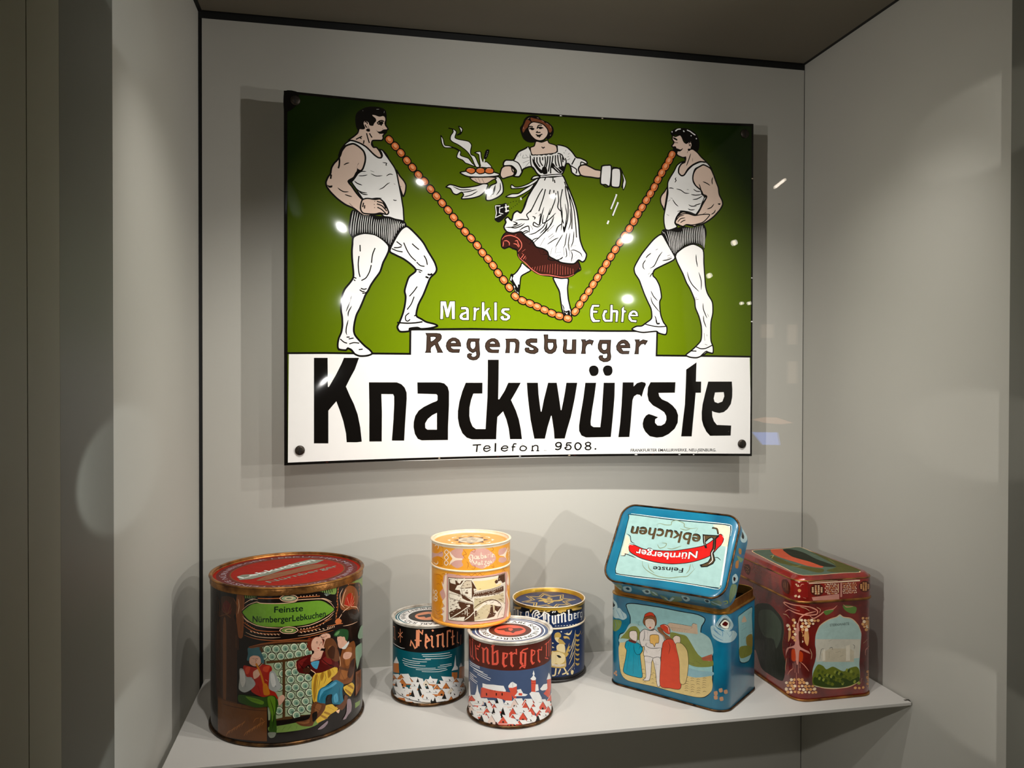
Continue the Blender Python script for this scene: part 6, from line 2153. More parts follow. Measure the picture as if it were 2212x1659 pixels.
'D_lid': '''R dn 0 0,500
f dg 0 411,87 -188,66 6,199 -180,-87 -136,146 -66,-188 -199,6 87,-180 -146,-136 188,-66 -6,-199 180,87 136,-146 66,188 199,-6 -87,180
f dn 0 386,82 -180,60 9,189 -169,-85 -128,140 -60,-180 -189,9 85,-169 -140,-128 180,-60 -9,-189 169,85 128,-140 60,180 189,-9 -85,169
f dg 0 352,75 -167,52 11,175 -155,-81 -116,131 -52,-167 -175,11 81,-155 -131,-116 167,-52 -11,-175 155,81 116,-131 52,167 175,-11 -81,155
f dn 0 313,67 -148,46 9,155 -138,-71 -103,116 -46,-148 -155,9 71,-138 -116,-103 148,-46 -9,-155 138,71 103,-116 46,148 155,-9 -71,138
f dg 0 -200,80 80,60 80,-40 40,40 60,-40 -10,-80 90,20 60,60 20,-60 -60,-60 -80,-20 -30,-80 -50,40 -50,-40 -30,80 -80,0 20,60 60,20 -40,40
f dg 0 -30,160 30,40 40,-40 -30,-20
f dg 0 -30,-120 30,-70 40,70
f dn 0 -30,60 60,10 0,-20 -60,-10
f dn 0 -30,10 70,10 0,-20 -70,-10
f dn 0 -20,-40 50,10 0,-20 -50,-10''',
'E_side': '''B ek 0 40,1790
F eg 0 -538,1794 167,0 308,15 216,8 280,-5 162,-4 -12,-99 -248,83 -269,-2 -258,-3 -161,-19 -175,-18
F eg 0 595,1817 195,-6 390,-49 242,-33 0,-160 -313,162 -319,52 -148,24
F ec 0 -635,1784 107,10 0,-107 -21,-395 -87,34
S el 89 -428,1730 -51,28
S el 89 -428,1730 -38,45
S el 89 -428,1730 -21,57
S el 89 -428,1730 0,62
S el 89 -428,1730 20,59
S el 89 -428,1730 37,49
S el 89 -428,1730 49,33
S el 91 463,1715 -42,40
S el 91 463,1715 -29,55
S el 92 463,1715 -11,62
S el 92 463,1715 11,62
S el 92 463,1715 33,54
S el 92 463,1715 52,39
S el 92 463,1715 66,19
s k 98 -528,1785 6,-35
s k 98 -499,1785 5,-33
s k 98 -471,1789 5,-35
s k 98 -444,1788 5,-32
s k 98 -417,1793 5,-36
s k 98 -390,1791 4,-33
s k 100 393,1782 6,-37
s k 100 421,1783 6,-38
s k 101 449,1783 6,-37
s k 101 478,1783 6,-37
s k 101 508,1783 6,-38
s k 101 538,1783 7,-38
F ek 0 -353,1795 264,-7 189,-1 273,-1 5,-65 -278,12 -189,-3 -264,-15
s eo 89 -353,1759 117,-3 147,1
s eo 90 100,1751 142,-8 131,-12
s ei 142 -317,1791 1,0
s ei 142 -281,1794 1,0
s ei 142 -245,1796
s ei 142 -210,1794
s ei 142 -175,1794
s ei 143 -140,1794
s ei 117 144,1760
s ei 117 179,1756
s ei 117 215,1755
s ei 117 251,1755
s ei 118 288,1754
s ei 118 330,1752
F gr 0 -559,1586 52,49 79,54 93,22 143,-9 172,-8 173,2 182,-8 88,-25 71,-51 66,-55 17,-32 -39,-28 -85,-27 -118,-41 -138,-18 -149,0 -154,3 -157,8 -109,20 -96,49 -60,53
Sc ek 107 -559,1586 52,49 79,54 93,22 143,-9 172,-8 173,2 182,-8 88,-25 71,-51 66,-55 17,-32 -39,-28 -85,-27 -118,-41 -138,-18 -149,0 -154,3 -157,8 -109,20 -96,49 -60,53
S ei 80 -559,1604 82,69 105,41 55,-12 211,-7 172,6 52,20 170,-12 125,-21 103,-66 61,-78
S ei 80 -549,1533 81,-56 96,-39 135,-23 148,-11 26,-1
S ei 82 100,1397 142,3 121,24 111,32 103,51
S eo 80 -549,1471 81,-47 96,-40 135,-15 139,-4
S eo 82 117,1354 125,5 93,15 97,27 106,22
S eo 80 -538,1427 90,-47 103,-35 117,-7 139,-5
S eo 81 109,1337 133,-1 131,13
S eo 84 474,1346 120,-10 138,-17 154,-25
s ei 135 144,1369
s ei 135 179,1369 0,-1
s ei 135 215,1369
s ei 136 251,1371
s ei 136 292,1371
s ei 136 335,1374
s ei 137 378,1380
s ei 137 422,1389
s ei 81 135,1339 18,-16
s ei 81 179,1339 18,-15
s ei 81 224,1338 18,-14
s ei 81 269,1337 19,-14
s ei 82 316,1335 19,-13
s ei 82 363,1333 20,-13
s ei 82 412,1329 20,-12
s ei 83 474,1332 5,-19
s ei 83 496,1332 6,-20
s ei 83 520,1331 6,-20
s ei 83 544,1330 6,-20
s ei 83 569,1329 6,-20
s ei 80 -448,1367 19,-12
s ei 80 -405,1361 19,-12
s ei 80 -363,1355 18,-13
s ei 80 -322,1349 19,-13
s ei 80 -281,1341 18,-13
s ei 80 -241,1339 17,-13
s ei 80 -202,1339 18,-14
s ei 80 -162,1338 17,-14
s ei 80 -124,1337 18,-15
Sc ei 80 -97,1757 43,29 60,5 68,-15 35,-35 -43,-27 -69,0 -60,10
F en 0 -80,1756 43,23 86,-7 43,-29 -44,-21 -94,7
Sc ei 63 -37,1754 43,11 47,-11 -13,-19 -60,3
Sc ek 45 -16,1752 26,3 21,-6 -21,-5
Sc ei 81 -98,1378 43,29 60,4 69,-16 35,-35 -44,-27 -68,1 -60,11
F eg 0 -81,1377 43,22 86,-7 43,-30 -43,-21 -94,9
Sc ei 63 -38,1374 43,11 47,-12 -12,-18 -61,3
Sc ek 45 -16,1372 25,3 22,-7 -22,-4
S ei 62 -528,1687 61,40 58,21 56,-8
S ei 63 -468,1468 -40,24 -30,33
S ei 64 560,1474 -66,-41 -62,-14
S ei 64 393,1700 60,-20 85,-54
S ei 63 -613,1733 11,-89 -17,-91
S ei 62 -508,1349 79,-30 94,-18 142,-9 104,1
S ei 64 109,1292 133,-1 151,8 145,9
S ei 66 719,1285 150,-23 184,-18
S eo 71 -528,1311 99,-23 112,-18 167,-10 172,2 175,5 186,7 177,1
S eo 71 -371,1803 274,-1
S eo 72 100,1800 235,1
S eo 72 -635,1748 5,-89 -17,-74 11,-79
s eo 107 -508,1465 1,0
s eo 107 -488,1449 1,0
s eo 107 -468,1434
s eo 107 -446,1422
s eo 107 -424,1410
s eo 107 -400,1401
s eo 110 527,1454
s eo 110 505,1440
s eo 110 482,1429
s eo 110 458,1419
Tb gk 733 -162,1590,169,1583 Feinste
Tb gk 733 -419,1478,451,1472 NürnbergerLebkuchen
F ec 0 761,1743 75,19 126,-50 91,-82 28,-104 -52,-111 -87,16 -223,50 -52,60 26,106 40,65
F er 0 761,1611 43,46 83,-2 55,-91 0,-86 -90,15 -106,47
S ei 85 904,1650 -44,-149
S ei 86 962,1597 -93,-98
S ei 86 962,1520 -93,-31
S ei 85 790,1623 54,-118
S ei 85 733,1544 103,-46
S ei 84 693,1544 40,131 42,55
S ei 84 719,1753 -52,-63 12,-115 67,-72
S ei 84 852,1493 -119,-24 -78,-64 -72,-38
S ei 86 869,1489 160,-54 52,-64
S ec 167 649,1806 -19,-70 -12,-90 12,-96 -24,-87 -6,-54
S ec 175 1109,1712 35,-106 -35,-88 0,-97 -28,-118
S ec 169 655,1804 135,-12 172,-32
s eo 158 642,1798 1,0
s eo 158 630,1763
s eo 158 636,1725
s eo 158 618,1692
s eo 158 627,1653 1,0
s eo 158 615,1618 1,0
s eo 158 624,1579
s eo 157 612,1545
s eo 158 618,1507
s eo 157 600,1474
s eo 157 608,1435
s eo 165 1109,1693 1,0
s eo 165 1115,1643 1,-1
s eo 165 1126,1591
s eo 165 1109,1547 1,0
s eo 159 706,1798
s eo 159 761,1792
s eo 160 820,1780 1,0
F eo 0 594,1392 48,11 50,-41 -13,-29 -61,-3 -29,35
F ek 0 693,1442 68,19 161,-15 159,-85 28,-95 -187,27 -203,20
F ed 0 -920,1707 109,36 105,-3 59,-65 11,-88 -46,-69 34,-85 -123,45 -205,-11 56,112
F em 0 -887,1621 76,68 80,-43 -1,-108 -139,-5
S eb 91 -811,1707 13,-179
S eb 91 -887,1658 89,-130 79,156
S eb 90 -957,1471 159,48 150,-77
S eb 91 -904,1573 106,-45 91,77
S eb 92 -975,1678 28,-86 -29,-125
S eb 90 -694,1741 58,-82 -11,-110
S eb 197 -569,1755 5,-107 -17,-91 11,-88 -11,-136
s ec 125 -580,1736
s ec 125 -564,1702
s ec 125 -580,1664
s ec 125 -564,1630
s ec 125 -581,1593 1,0
s ec 125 -564,1559
s ec 125 -579,1521 1,0
s ec 125 -565,1487 1,0
F ec 0 -648,1343 45,32 44,-31 -11,-37 -66,-3
F ew 0 -1017,1368 381,67 4,-952 -389,-36
F eb 0 -872,1398 60,11 -3,-889 -60,-5
f es 0 -999,490 140,1 308,4 304,-17 0,-411 -223,2 -216,-10 -190,-19 -125,8
s ed 72 -1000,481 141,3 308,4 304,-14
s ed 72 -875,432 303,6 325,-9
S ed 82 -754,488 -13,-48
S ed 81 -561,485 -6,-51
S ed 80 -392,478 -5,-45
S el2 64 -816,56 28,43 40,33
S el2 63 -726,114 25,42 36,29
S el2 63 -646,167 23,41 33,27
S el2 63 -571,216 21,39 31,27
S el2 63 -502,128 20,38 30,25
S el2 63 -435,171 19,38 28,24
S el2 63 -372,212 19,37 27,23
S el2 63 -310,252 18,35 26,23
S el2 63 -767,94 27,42 37,30
S el2 63 -682,149 24,40 34,29
S el2 63 -605,200 22,39 32,27
S el2 63 -534,112 21,39 30,26
S el2 63 -466,157 20,37 29,25
S el2 63 -401,199 19,37 28,24
S el2 63 -339,239 19,36 27,23
S el2 64 -809,72 28,43 40,32
S el2 63 -720,129 25,42 35,29
S el2 63 -640,182 23,40 33,28
S el2 63 -566,231 21,39 31,26
S el2 63 -497,142 20,38 30,25
S el2 63 -431,185 19,37 29,25
S el2 63 -367,226 18,37 28,23
S el2 63 -412,285 29,46 46,12
S el2 63 -328,280 10,63 35,-35
f ek 0 -631,1122 182,63 211,-707 -9,0 -385,10
f ef 0 -449,1180 132,47 167,25 215,-3 177,-24 36,-30 0,-779 0,-109 -214,5 -172,0 -121,-4 0,348
f en 0 -299,1182 62,23 216,3 236,-15 9,-51 54,-55 0,-762 -126,17 -174,7 -207,-32 -9,161 -26,535
F ek 0 -190,1155 -10,-30 -26,-18 -31,0 -26,19 -10,30 10,30 26,19 32,0 25,-19
F ep1 0 -197,1155 -9,-25 -22,-17 -27,0 -22,17 -9,26 9,26 22,17 27,0 22,-18
F ep2 0 -205,1153 -10,-24 -24,-10 -24,10 -9,24 9,24 24,10 24,-10
F ep3 0 -219,1147 -7,-14 -16,0 -8,14 8,14 16,0
F ek 0 -91,1155 -10,-29 -25,-18 -31,2 -25,19 -9,31 9,30 25,18 32,-1 24,-21
F ep1 0 -98,1156 -9,-26 -21,-15 -26,1 -22,17 -8,27 8,25 22,16 26,-1 21,-18
F ep2 0 -106,1154 -9,-24 -24,-9 -23,11 -9,24 9,24 24,9 23,-11
F ep3 0 -119,1148 -7,-14 -16,1 -8,14 8,14 16,0
F ek 0 12,1156 -10,-29 -25,-17 -30,3 -25,20 -10,31 10,30 25,17 31,-2 24,-21
F ep1 0 5,1157 -9,-25 -21,-15 -26,2 -21,18 -9,27 9,25 21,16 26,-2 21,-19
F ep2 0 -3,1155 -9,-23 -23,-8 -24,12 -9,24 10,24 23,8 23,-12
F ep3 0 -16,1150 -7,-14 -16,1 -8,15 8,14 16,-1
F ek 0 116,1156 -10,-29 -25,-16 -31,4 -25,21 -10,32 10,29 25,16 31,-3 25,-22
F ep1 0 109,1157 -9,-25 -22,-14 -26,3 -21,19 -9,27 9,25 21,15 26,-3 22,-20
F ep2 0 101,1155 -10,-23 -23,-7 -24,13 -9,25 10,23 23,7 23,-12
F ep3 0 88,1151 -8,-14 -16,2 -7,15 7,14 16,-2
F ek 0 219,1151 -10,-29 -26,-14 -32,4 -25,23 -10,32 10,29 26,15 31,-4 26,-23
F ep1 0 212,1153 -9,-25 -22,-14 -27,4 -22,21 -9,27 9,25 22,14 27,-4 22,-21
F ep2 0 204,1151 -10,-22 -24,-7 -24,14 -9,25 9,23 24,7 24,-14
F ep3 0 190,1147 -8,-13 -16,2 -7,16 7,13 16,-2
F ek 0 -230,1080 -10,-30 -25,-19 -33,0 -26,18 -10,30 10,31 26,19 33,0 25,-18
F ep1 0 -237,1080 -9,-26 -22,-17 -27,0 -22,17 -10,25 10,26 22,18 27,0 22,-17
F ep2 0 -245,1078 -10,-24 -24,-10 -24,9 -10,24 10,24 24,10 24,-9
F ep3 0 -258,1071 -8,-14 -16,0 -8,14 8,14 16,1
F ek 0 -139,1071 -9,-30 -25,-17 -32,0 -25,20 -10,30 10,30 25,19 32,-1 25,-20
F ep1 0 -145,1072 -9,-26 -22,-16 -26,1 -22,17 -9,26 9,26 22,16 26,0 22,-18
F ep2 0 -153,1069 -10,-23 -23,-9 -24,10 -9,24 9,24 24,9 23,-10
F ep3 0 -166,1064 -8,-14 -16,0 -8,14 8,15 16,-1
F ek 0 -38,1067 -9,-30 -25,-17 -31,2 -25,20 -10,31 10,30 25,17 31,-1 25,-21
F ep1 0 -45,1067 -8,-25 -22,-15 -26,1 -21,19 -9,26 9,25 21,16 26,-2 22,-18
F ep2 0 -53,1065 -9,-23 -23,-8 -23,11 -10,25 10,23 23,8 23,-11
F ep3 0 -65,1060 -8,-14 -16,1 -7,15 7,14 16,-1
F ek 0 65,1067 -9,-29 -25,-16 -31,3 -25,21 -10,31 10,30 25,17 31,-4 25,-21
F ep1 0 58,1068 -8,-25 -22,-15 -26,3 -21,19 -9,27 9,25 21,15 26,-3 22,-19
F ep2 0 50,1066 -9,-23 -23,-7 -23,12 -10,25 10,23 23,8 23,-13
F ep3 0 38,1061 -8,-13 -16,2 -7,15 7,13 16,-1
F ek 0 166,1070 -9,-30 -26,-15 -31,5 -25,22 -10,31 10,30 25,15 31,-4 26,-22
F ep1 0 159,1071 -8,-25 -22,-14 -27,4 -21,19 -9,28 9,25 21,14 27,-4 22,-20
F ep2 0 151,1069 -9,-23 -24,-6 -23,13 -10,25 10,23 23,7 24,-13
F ep3 0 138,1065 -8,-13 -15,2 -8,15 8,14 15,-3
F ek 0 281,1068 -10,-29 -27,-14 -32,6 -26,23 -10,32 10,29 26,15 32,-5 27,-24
F ep1 0 274,1069 -10,-24 -22,-13 -27,5 -23,21 -9,27 9,25 23,13 27,-4 22,-22
F ep2 0 265,1068 -10,-22 -24,-6 -25,14 -9,26 10,23 24,6 24,-14
F ep3 0 252,1065 -9,-13 -16,2 -8,16 8,13 16,-2
F ek 0 -70,955 -9,-30 -25,-17 -31,2 -25,19 -10,31 10,30 25,18 31,-2 25,-20
F ep1 0 -77,955 -8,-25 -22,-16 -26,2 -21,18 -9,26 9,25 21,17 26,-2 22,-18
F ep2 0 -84,953 -10,-23 -23,-9 -23,11 -10,25 10,23 23,9 23,-11
F ep3 0 -97,948 -8,-14 -16,1 -7,15 7,13 16,0
F ek 0 76,961 -9,-29 -25,-16 -31,3 -25,21 -10,32 10,29 25,17 31,-4 25,-21
F ep1 0 69,962 -8,-25 -22,-15 -26,3 -21,19 -9,27 9,25 21,15 26,-3 22,-19
F ep2 0 62,960 -10,-23 -23,-7 -23,12 -10,25 10,23 23,8 23,-13
F ep3 0 49,955 -8,-13 -16,2 -7,15 7,13 16,-2
F ek 0 -14,859 -10,-30 -25,-16 -30,2 -25,21 -10,31 10,29 25,18 31,-3 24,-21
F ep1 0 -21,860 -9,-26 -21,-15 -26,2 -21,19 -9,26 9,26 21,15 26,-2 21,-19
F ep2 0 -29,858 -9,-24 -23,-7 -24,11 -9,25 9,23 24,8 23,-11
F ep3 0 -42,852 -7,-13 -16,1 -8,15 8,14 16,-2
F ek 0 55,860 -10,-29 -25,-16 -31,3 -25,21 -9,32 9,29 25,17 31,-3 25,-22
F ep1 0 48,861 -9,-25 -21,-14 -26,2 -22,19 -8,27 8,25 22,15 26,-2 21,-20
F ep2 0 40,859 -10,-23 -23,-7 -23,12 -9,25 9,24 23,7 23,-12
F ep3 0 27,855 -8,-14 -15,2 -8,15 8,14 15,-2
F ek 0 128,864 -9,-29 -25,-16 -32,5 -25,21 -9,32 9,29 25,16 32,-4 25,-22
F ep1 0 121,865 -8,-25 -22,-14 -26,4 -22,19 -8,27 8,25 22,15 26,-4 22,-20
F ep2 0 114,863 -10,-23 -24,-6 -23,13 -9,25 9,23 24,7 23,-13
F ep3 0 100,859 -7,-13 -16,2 -8,15 8,13 16,-2
F ek 0 -83,789 -9,-30 -25,-17 -31,1 -26,20 -9,31 10,30 25,17 31,-1 25,-20
F ep1 0 -90,789 -8,-25 -22,-16 -26,1 -21,18 -9,27 9,25 21,16 26,-1 22,-18
F ep2 0 -98,787 -9,-24 -23,-8 -24,11 -9,24 9,24 24,9 23,-11
F ep3 0 -110,782 -8,-14 -16,1 -7,14 7,14 16,-1
F ek 0 76,777 -9,-29 -25,-16 -31,4 -25,21 -10,31 10,30 25,16 31,-3 25,-22
F ep1 0 69,778 -9,-25 -21,-15 -26,4 -21,19 -9,27 9,25 21,15 26,-3 22,-20
F ep2 0 61,776 -9,-23 -23,-7 -24,13 -9,25 9,23 24,7 23,-12
F ep3 0 48,771 -7,-13 -16,2 -8,15 8,13 16,-1
F ek 0 188,770 -9,-29 -26,-14 -32,5 -25,22 -9,32 9,29 25,16 32,-5 26,-23
F ep1 0 181,772 -9,-25 -22,-14 -26,5 -22,20 -9,27 9,25 22,14 26,-4 22,-21
F ep2 0 173,770 -9,-22 -24,-6 -24,13 -9,26 9,23 24,6 24,-14
F ep3 0 160,766 -8,-13 -16,3 -8,15 8,13 16,-2
F ek 0 281,769 -10,-29 -27,-13 -32,6 -26,24 -10,32 10,29 26,14 32,-6 27,-24
F ep1 0 273,771 -9,-25 -23,-12 -27,5 -22,21 -9,28 9,24 22,13 27,-5 23,-21
F ep2 0 265,769 -10,-22 -24,-5 -25,14 -10,27 10,22 25,6 24,-15
F ep3 0 251,766 -8,-13 -16,3 -8,16 8,13 16,-3
F ek 0 46,682 -10,-29 -25,-16 -31,3 -24,21 -10,32 10,29 24,17 31,-4 25,-21
F ep1 0 39,683 -9,-25 -21,-15 -26,3 -21,19 -9,27 9,25 21,15 26,-3 21,-19
F ep2 0 31,681 -9,-23 -24,-7 -23,12 -9,25 9,23 23,8 24,-13
F ep3 0 18,676 -8,-13 -15,2 -8,15 8,13 16,-1
F ek 0 133,679 -10,-29 -25,-15 -32,4 -25,22 -9,32 10,29 25,16 31,-5 25,-22
F ep1 0 126,680 -9,-25 -22,-14 -26,4 -22,20 -8,27 9,25 21,14 26,-3 22,-21
F ep2 0 118,678 -10,-22 -23,-7 -24,13 -9,26 9,23 24,6 23,-13
F ep3 0 105,674 -8,-13 -16,2 -8,15 8,14 16,-2
F ek 0 241,679 -10,-29 -26,-14 -32,6 -25,23 -10,33 10,29 25,14 32,-5 26,-24
F ep1 0 234,681 -9,-25 -22,-13 -27,5 -22,21 -9,28 9,24 22,14 27,-5 22,-21
F ep2 0 226,679 -10,-22 -24,-5 -24,14 -10,26 10,22 24,6 24,-14
F ep3 0 212,676 -8,-13 -16,3 -8,16 8,13 16,-3
F ek 0 -53,701 -9,-29 -25,-17 -31,2 -25,20 -10,31 10,30 25,17 31,-2 25,-20
F ep1 0 -60,702 -8,-25 -22,-16 -26,2 -21,18 -9,26 9,26 21,16 26,-2 22,-18
F ep2 0 -68,700 -9,-24 -23,-8 -23,12 -10,24 10,24 23,8 23,-11
F ep3 0 -80,695 -8,-14 -16,1 -7,15 7,13 16,-1
F ek 0 76,588 -10,-29 -25,-15 -31,3 -25,22 -9,31 10,30 24,16 31,-4 25,-22
F ep1 0 69,589 -9,-24 -21,-15 -26,3 -22,20 -8,27 9,25 21,14 26,-3 21,-19
F ep2 0 61,588 -9,-23 -24,-7 -23,12 -9,26 9,23 23,7 24,-13
F ep3 0 48,583 -8,-13 -15,2 -8,15 8,13 16,-2
F ek 0 188,586 -10,-29 -25,-14 -32,5 -25,23 -10,32 10,29 25,15 32,-5 25,-23
F ep1 0 181,588 -9,-25 -22,-13 -26,4 -22,21 -9,27 9,25 22,14 26,-5 22,-21
F ep2 0 173,586 -10,-22 -23,-6 -24,14 -10,25 10,23 24,6 23,-14
F ep3 0 160,582 -8,-13 -16,3 -8,16 8,13 16,-3
F ek 0 295,585 -11,-29 -26,-13 -33,6 -26,25 -10,32 10,29 26,14 33,-7 26,-24
F ep1 0 287,586 -9,-24 -23,-12 -27,5 -23,22 -9,28 9,24 23,13 27,-5 23,-22
F ep2 0 279,585 -10,-22 -25,-5 -24,15 -10,26 10,23 24,5 25,-15
F ep3 0 265,582 -8,-13 -17,4 -8,16 8,13 17,-4
F ek 0 33,504 -10,-29 -25,-16 -31,3 -24,22 -10,31 10,29 24,17 31,-3 25,-22
F ep1 0 26,505 -9,-25 -21,-14 -26,2 -21,19 -9,27 9,25 21,15 26,-2 21,-20
F ep2 0 18,503 -9,-23 -24,-7 -23,12 -9,25 9,24 23,7 24,-12
F ep3 0 5,499 -8,-14 -15,2 -8,15 8,13 15,-1
F ek 0 137,496 -10,-29 -25,-15 -31,5 -25,22 -10,32 10,29 25,16 31,-5 25,-23
F ep1 0 130,497 -9,-24 -22,-14 -26,4 -21,20 -9,27 9,25 21,14 26,-4 22,-20
F ep2 0 122,496 -10,-23 -23,-6 -24,13 -9,26 9,23 24,6 23,-13
F ep3 0 109,492 -8,-13 -16,2 -7,15 7,14 16,-3
F ek 0 248,491 -10,-29 -26,-14 -32,6 -26,24 -9,32 10,29 25,15 32,-7 26,-24
F ep1 0 241,492 -9,-24 -22,-13 -27,5 -22,21 -9,28 9,24 22,14 27,-5 22,-22
F ep2 0 233,491 -10,-23 -24,-5 -24,15 -10,26 10,23 24,5 24,-15
F ep3 0 220,487 -9,-13 -16,4 -8,16 8,12 16,-3
F ek 0 -58,425 -9,-30 -25,-17 -31,2 -25,20 -9,31 9,30 25,18 31,-3 25,-20
F ep1 0 -64,425 -9,-25 -22,-16 -25,2 -22,18 -9,27 9,25 22,16 26,-2 21,-18
F ep2 0 -72,423 -10,-23 -23,-9 -23,12 -10,24 10,24 23,8 23,-11
F ep3 0 -85,418 -8,-14 -15,1 -8,15 8,14 15,-1
F ek 0 86,398 -9,-29 -26,-15 -31,4 -24,22 -10,31 10,30 25,15 31,-3 25,-23
F ep1 0 79,399 -8,-25 -22,-14 -26,4 -21,20 -9,26 9,26 21,14 26,-3 22,-20
F ep2 0 71,398 -9,-23 -23,-7 -24,13 -9,25 9,23 24,7 23,-13
F ep3 0 58,393 -7,-13 -16,2 -8,15 8,14 16,-2
F ek 0 196,404 -10,-28 -25,-15 -32,6 -25,23 -10,32 10,29 25,15 32,-6 25,-23
F ep1 0 189,406 -9,-25 -22,-13 -27,5 -21,21 -9,27 9,25 22,13 26,-4 22,-21
F ep2 0 181,405 -10,-23 -24,-6 -23,14 -10,26 10,23 23,6 24,-14
F ep3 0 168,401 -8,-13 -16,2 -8,16 8,13 16,-3
F ek 0 304,396 -11,-28 -26,-13 -33,7 -26,25 -10,32 10,29 26,14 33,-7 27,-25
F ep1 0 296,398 -9,-24 -23,-12 -27,6 -23,22 -9,28 9,24 23,13 27,-6 23,-22
F ep2 0 288,397 -10,-22 -25,-4 -25,15 -9,26 9,23 25,5 25,-16
F ep3 0 274,394 -8,-13 -17,4 -8,16 8,13 17,-4
F ek 0 141,344 -10,-29 -25,-14 -31,4 -25,23 -10,32 10,29 25,15 31,-5 25,-23
F ep1 0 134,345 -9,-24 -22,-14 -26,4 -21,21 -9,27 9,25 21,14 27,-4 21,-21
F ep2 0 126,344 -9,-23 -24,-6 -23,14 -10,25 10,23 23,7 24,-14
F ep3 0 113,340 -8,-13 -15,2 -8,16 8,13 15,-2
S ef 305 -246,1005 182,10 207,13 135,4
S ef 304 -51,1005 -1,-680
S ek 269 -229,295 207,5 174,15 126,1
f ek 0 -238,277 302,8 214,-5 0,-27 -188,10 -328,-35
F eg 0 -229,237 121,12 190,15 233,-2 38,-65 -112,-26 -177,-3 -258,5
S ek 54 -108,232 -34,-34
S ek 54 -39,235 -34,-42
S ek 54 30,235 -35,-40
S ek 54 99,225 -9,-34
F eh 0 -468,1179 77,9 65,-13 -10,-11 -132,-3
F eh 0 -478,1165 87,14 55,-15 54,-115 0,-63 -54,35 -18,62 -75,-4 -39,-65 -25,7 15,72
F eq 0 -449,1060 77,27 45,-30 9,-62 -36,-37 -56,-3 -49,33
F er 0 -539,908 10,46 100,-9 75,-5 54,37 89,-9 26,-45 -26,-71 0,-142 69,-74 26,-73 -78,39 -106,-8 -130,56 -19,88 -60,84
F el2x 0 -593,902 54,6 41,-85 68,-3 48,-78 -67,-75 -81,-35 -74,35 11,127
F el2x 0 -211,888 52,7 52,-118 26,-73 -61,-50 -78,38 0,107
F eq 0 -411,884 57,38 36,-34 -27,-55 -56,-29
S ey 232 -373,984 55,-114 36,-124
F ey 0 -291,745 45,1 35,-117 -71,-8
S ei 80 -336,950 45,45
S ei 80 -264,799 27,-18
F eG 0 -604,595 154,9 168,-10 71,17 61,-11 34,-82 -26,-132 9,-180 -18,-79 -52,-16 -18,99 18,178 -26,90 -144,-12 -136,25 -95,23
S ek 71 -422,1042 21,7
S ek 71 -373,1048 21,-3
S eqd 71 -382,1044 9,-24 -14,-8
F eh 0 -468,1081 48,21 48,7 36,-21 14,-31 -32,21 -66,0 -44,-28
F eG2 0 -238,585 44,22 44,-33 -1,-143 -34,-133 -9,90 -35,108
F eG2 0 -509,589 136,-16 91,-33 -18,-36 -130,30
F ea 0 -229,174 87,-3 -18,-53 -43,-9 -22,20
F eq 0 -116,581 52,32 25,-38 -34,-60 -34,-24
F e1 0 228,1129 -9,48 23,42 46,26 56,5 39,-17 34,-39 7,-47 -17,-53
F e1b 0 237,1147 5,54 46,32 47,3 -47,-34 -19,-80
F eq 0 274,1121 12,45 20,28 48,2 39,-29 14,-35 -3,-38
F eq 0 358,1213 10,32 34,16 51,3 47,-20 18,-32 -13,-34 -32,-34 -31,-43 -5,-14 -35,8 20,52 10,44 -39,22 -15,-15
S eqd 64 393,1236 39,-13 41,4
S eqd 64 412,1209 41,-14
F e3 0 453,1190 41,9 55,-22 34,-42 29,-53 5,-41 -180,46 -5,58
F eG3 0 562,1210 21,36 59,18 77,-12 78,-36 23,-44 -8,-55 -37,-45 -43,31 -26,41 -52,37 -60,7
F eG4 0 577,1216 29,25 48,5 -12,-33 -36,-14
F eq 0 615,1159 39,18 52,-24 29,-46 -16,-47 13,-52 -78,23 -27,46 -3,38
S ek 65 630,1143 34,-2
S ek 65 642,1129 12,-2
S ek 65 627,1096 27,-17
F e1 0 219,1224 23,32 36,-33 10,-75 -19,-51 -36,7
F eq 0 269,1125 -4,37 13,51 38,30 57,-9 34,-46 0,-55 -15,-42 -14,-20 44,-14 -5,-36 -20,-45 -72,-12 -65,-1 11,71 26,22 4,26 -23,14
S ek 73 323,1178 12,7 17,-9
S ek 73 378,1169 15,2 9,-9
s ek 100 337,1166
s ek 100 388,1154 1,0
S eqd 55 363,1161 8,-24 -10,-5
F er 0 339,1111 15,4 14,-12 -14,-6
S eqd 55 315,1075 48,4
S eqd 55 278,1005 56,-29 58,23
F e2 0 89,991 37,22 53,28 63,9 22,-1 -9,-85 56,3 71,6 40,79 72,-40 89,-79 53,-80 6,-58 -59,-38 -110,12 -139,32 -21,11 -35,-44 -37,45 -62,20 -53,18 -31,49
F e2b 0 108,979 71,35 45,1 -45,-37 -36,-67 -26,-5
F e2b 0 392,945 61,40 63,-43 22,-70 -85,13
F ek 0 179,888 62,43 19,-58 46,-55 -28,-39 -37,39
F eB 0 260,947 37,11 66,-8 -10,-51 -19,-41 -28,15 -28,32
S eB2 54 287,931 47,-1
S eB2 55 301,901 38,5
S eB2 55 311,876 23,4
S ei 82 223,911 18,-30 37,-34 37,-35 -18,-24 -19,-28
S ei 81 89,982 -5,-36 11,-42
F eY 0 278,760 35,46 79,-3 92,9 99,8 40,-33 -12,-66 -52,-40 -86,-40 -81,-43 -24,-67 -15,-60 -47,-27 -23,62 -12,93 -2,91
F eYd 0 315,789 29,3 -19,-114 -10,-143 -14,-70 -14,130 10,125
F eYd 0 392,799 30,2 0,-55 -30,-48 -10,58
F eYd 0 473,806 32,5 22,-66 -43,-34
S eb 55 353,771 -19,-132 -19,-141
S eb 55 377,793 -5,-90 -19,-86
S eb 55 432,798 20,-78 -30,-66
S eb 55 473,797 43,-76
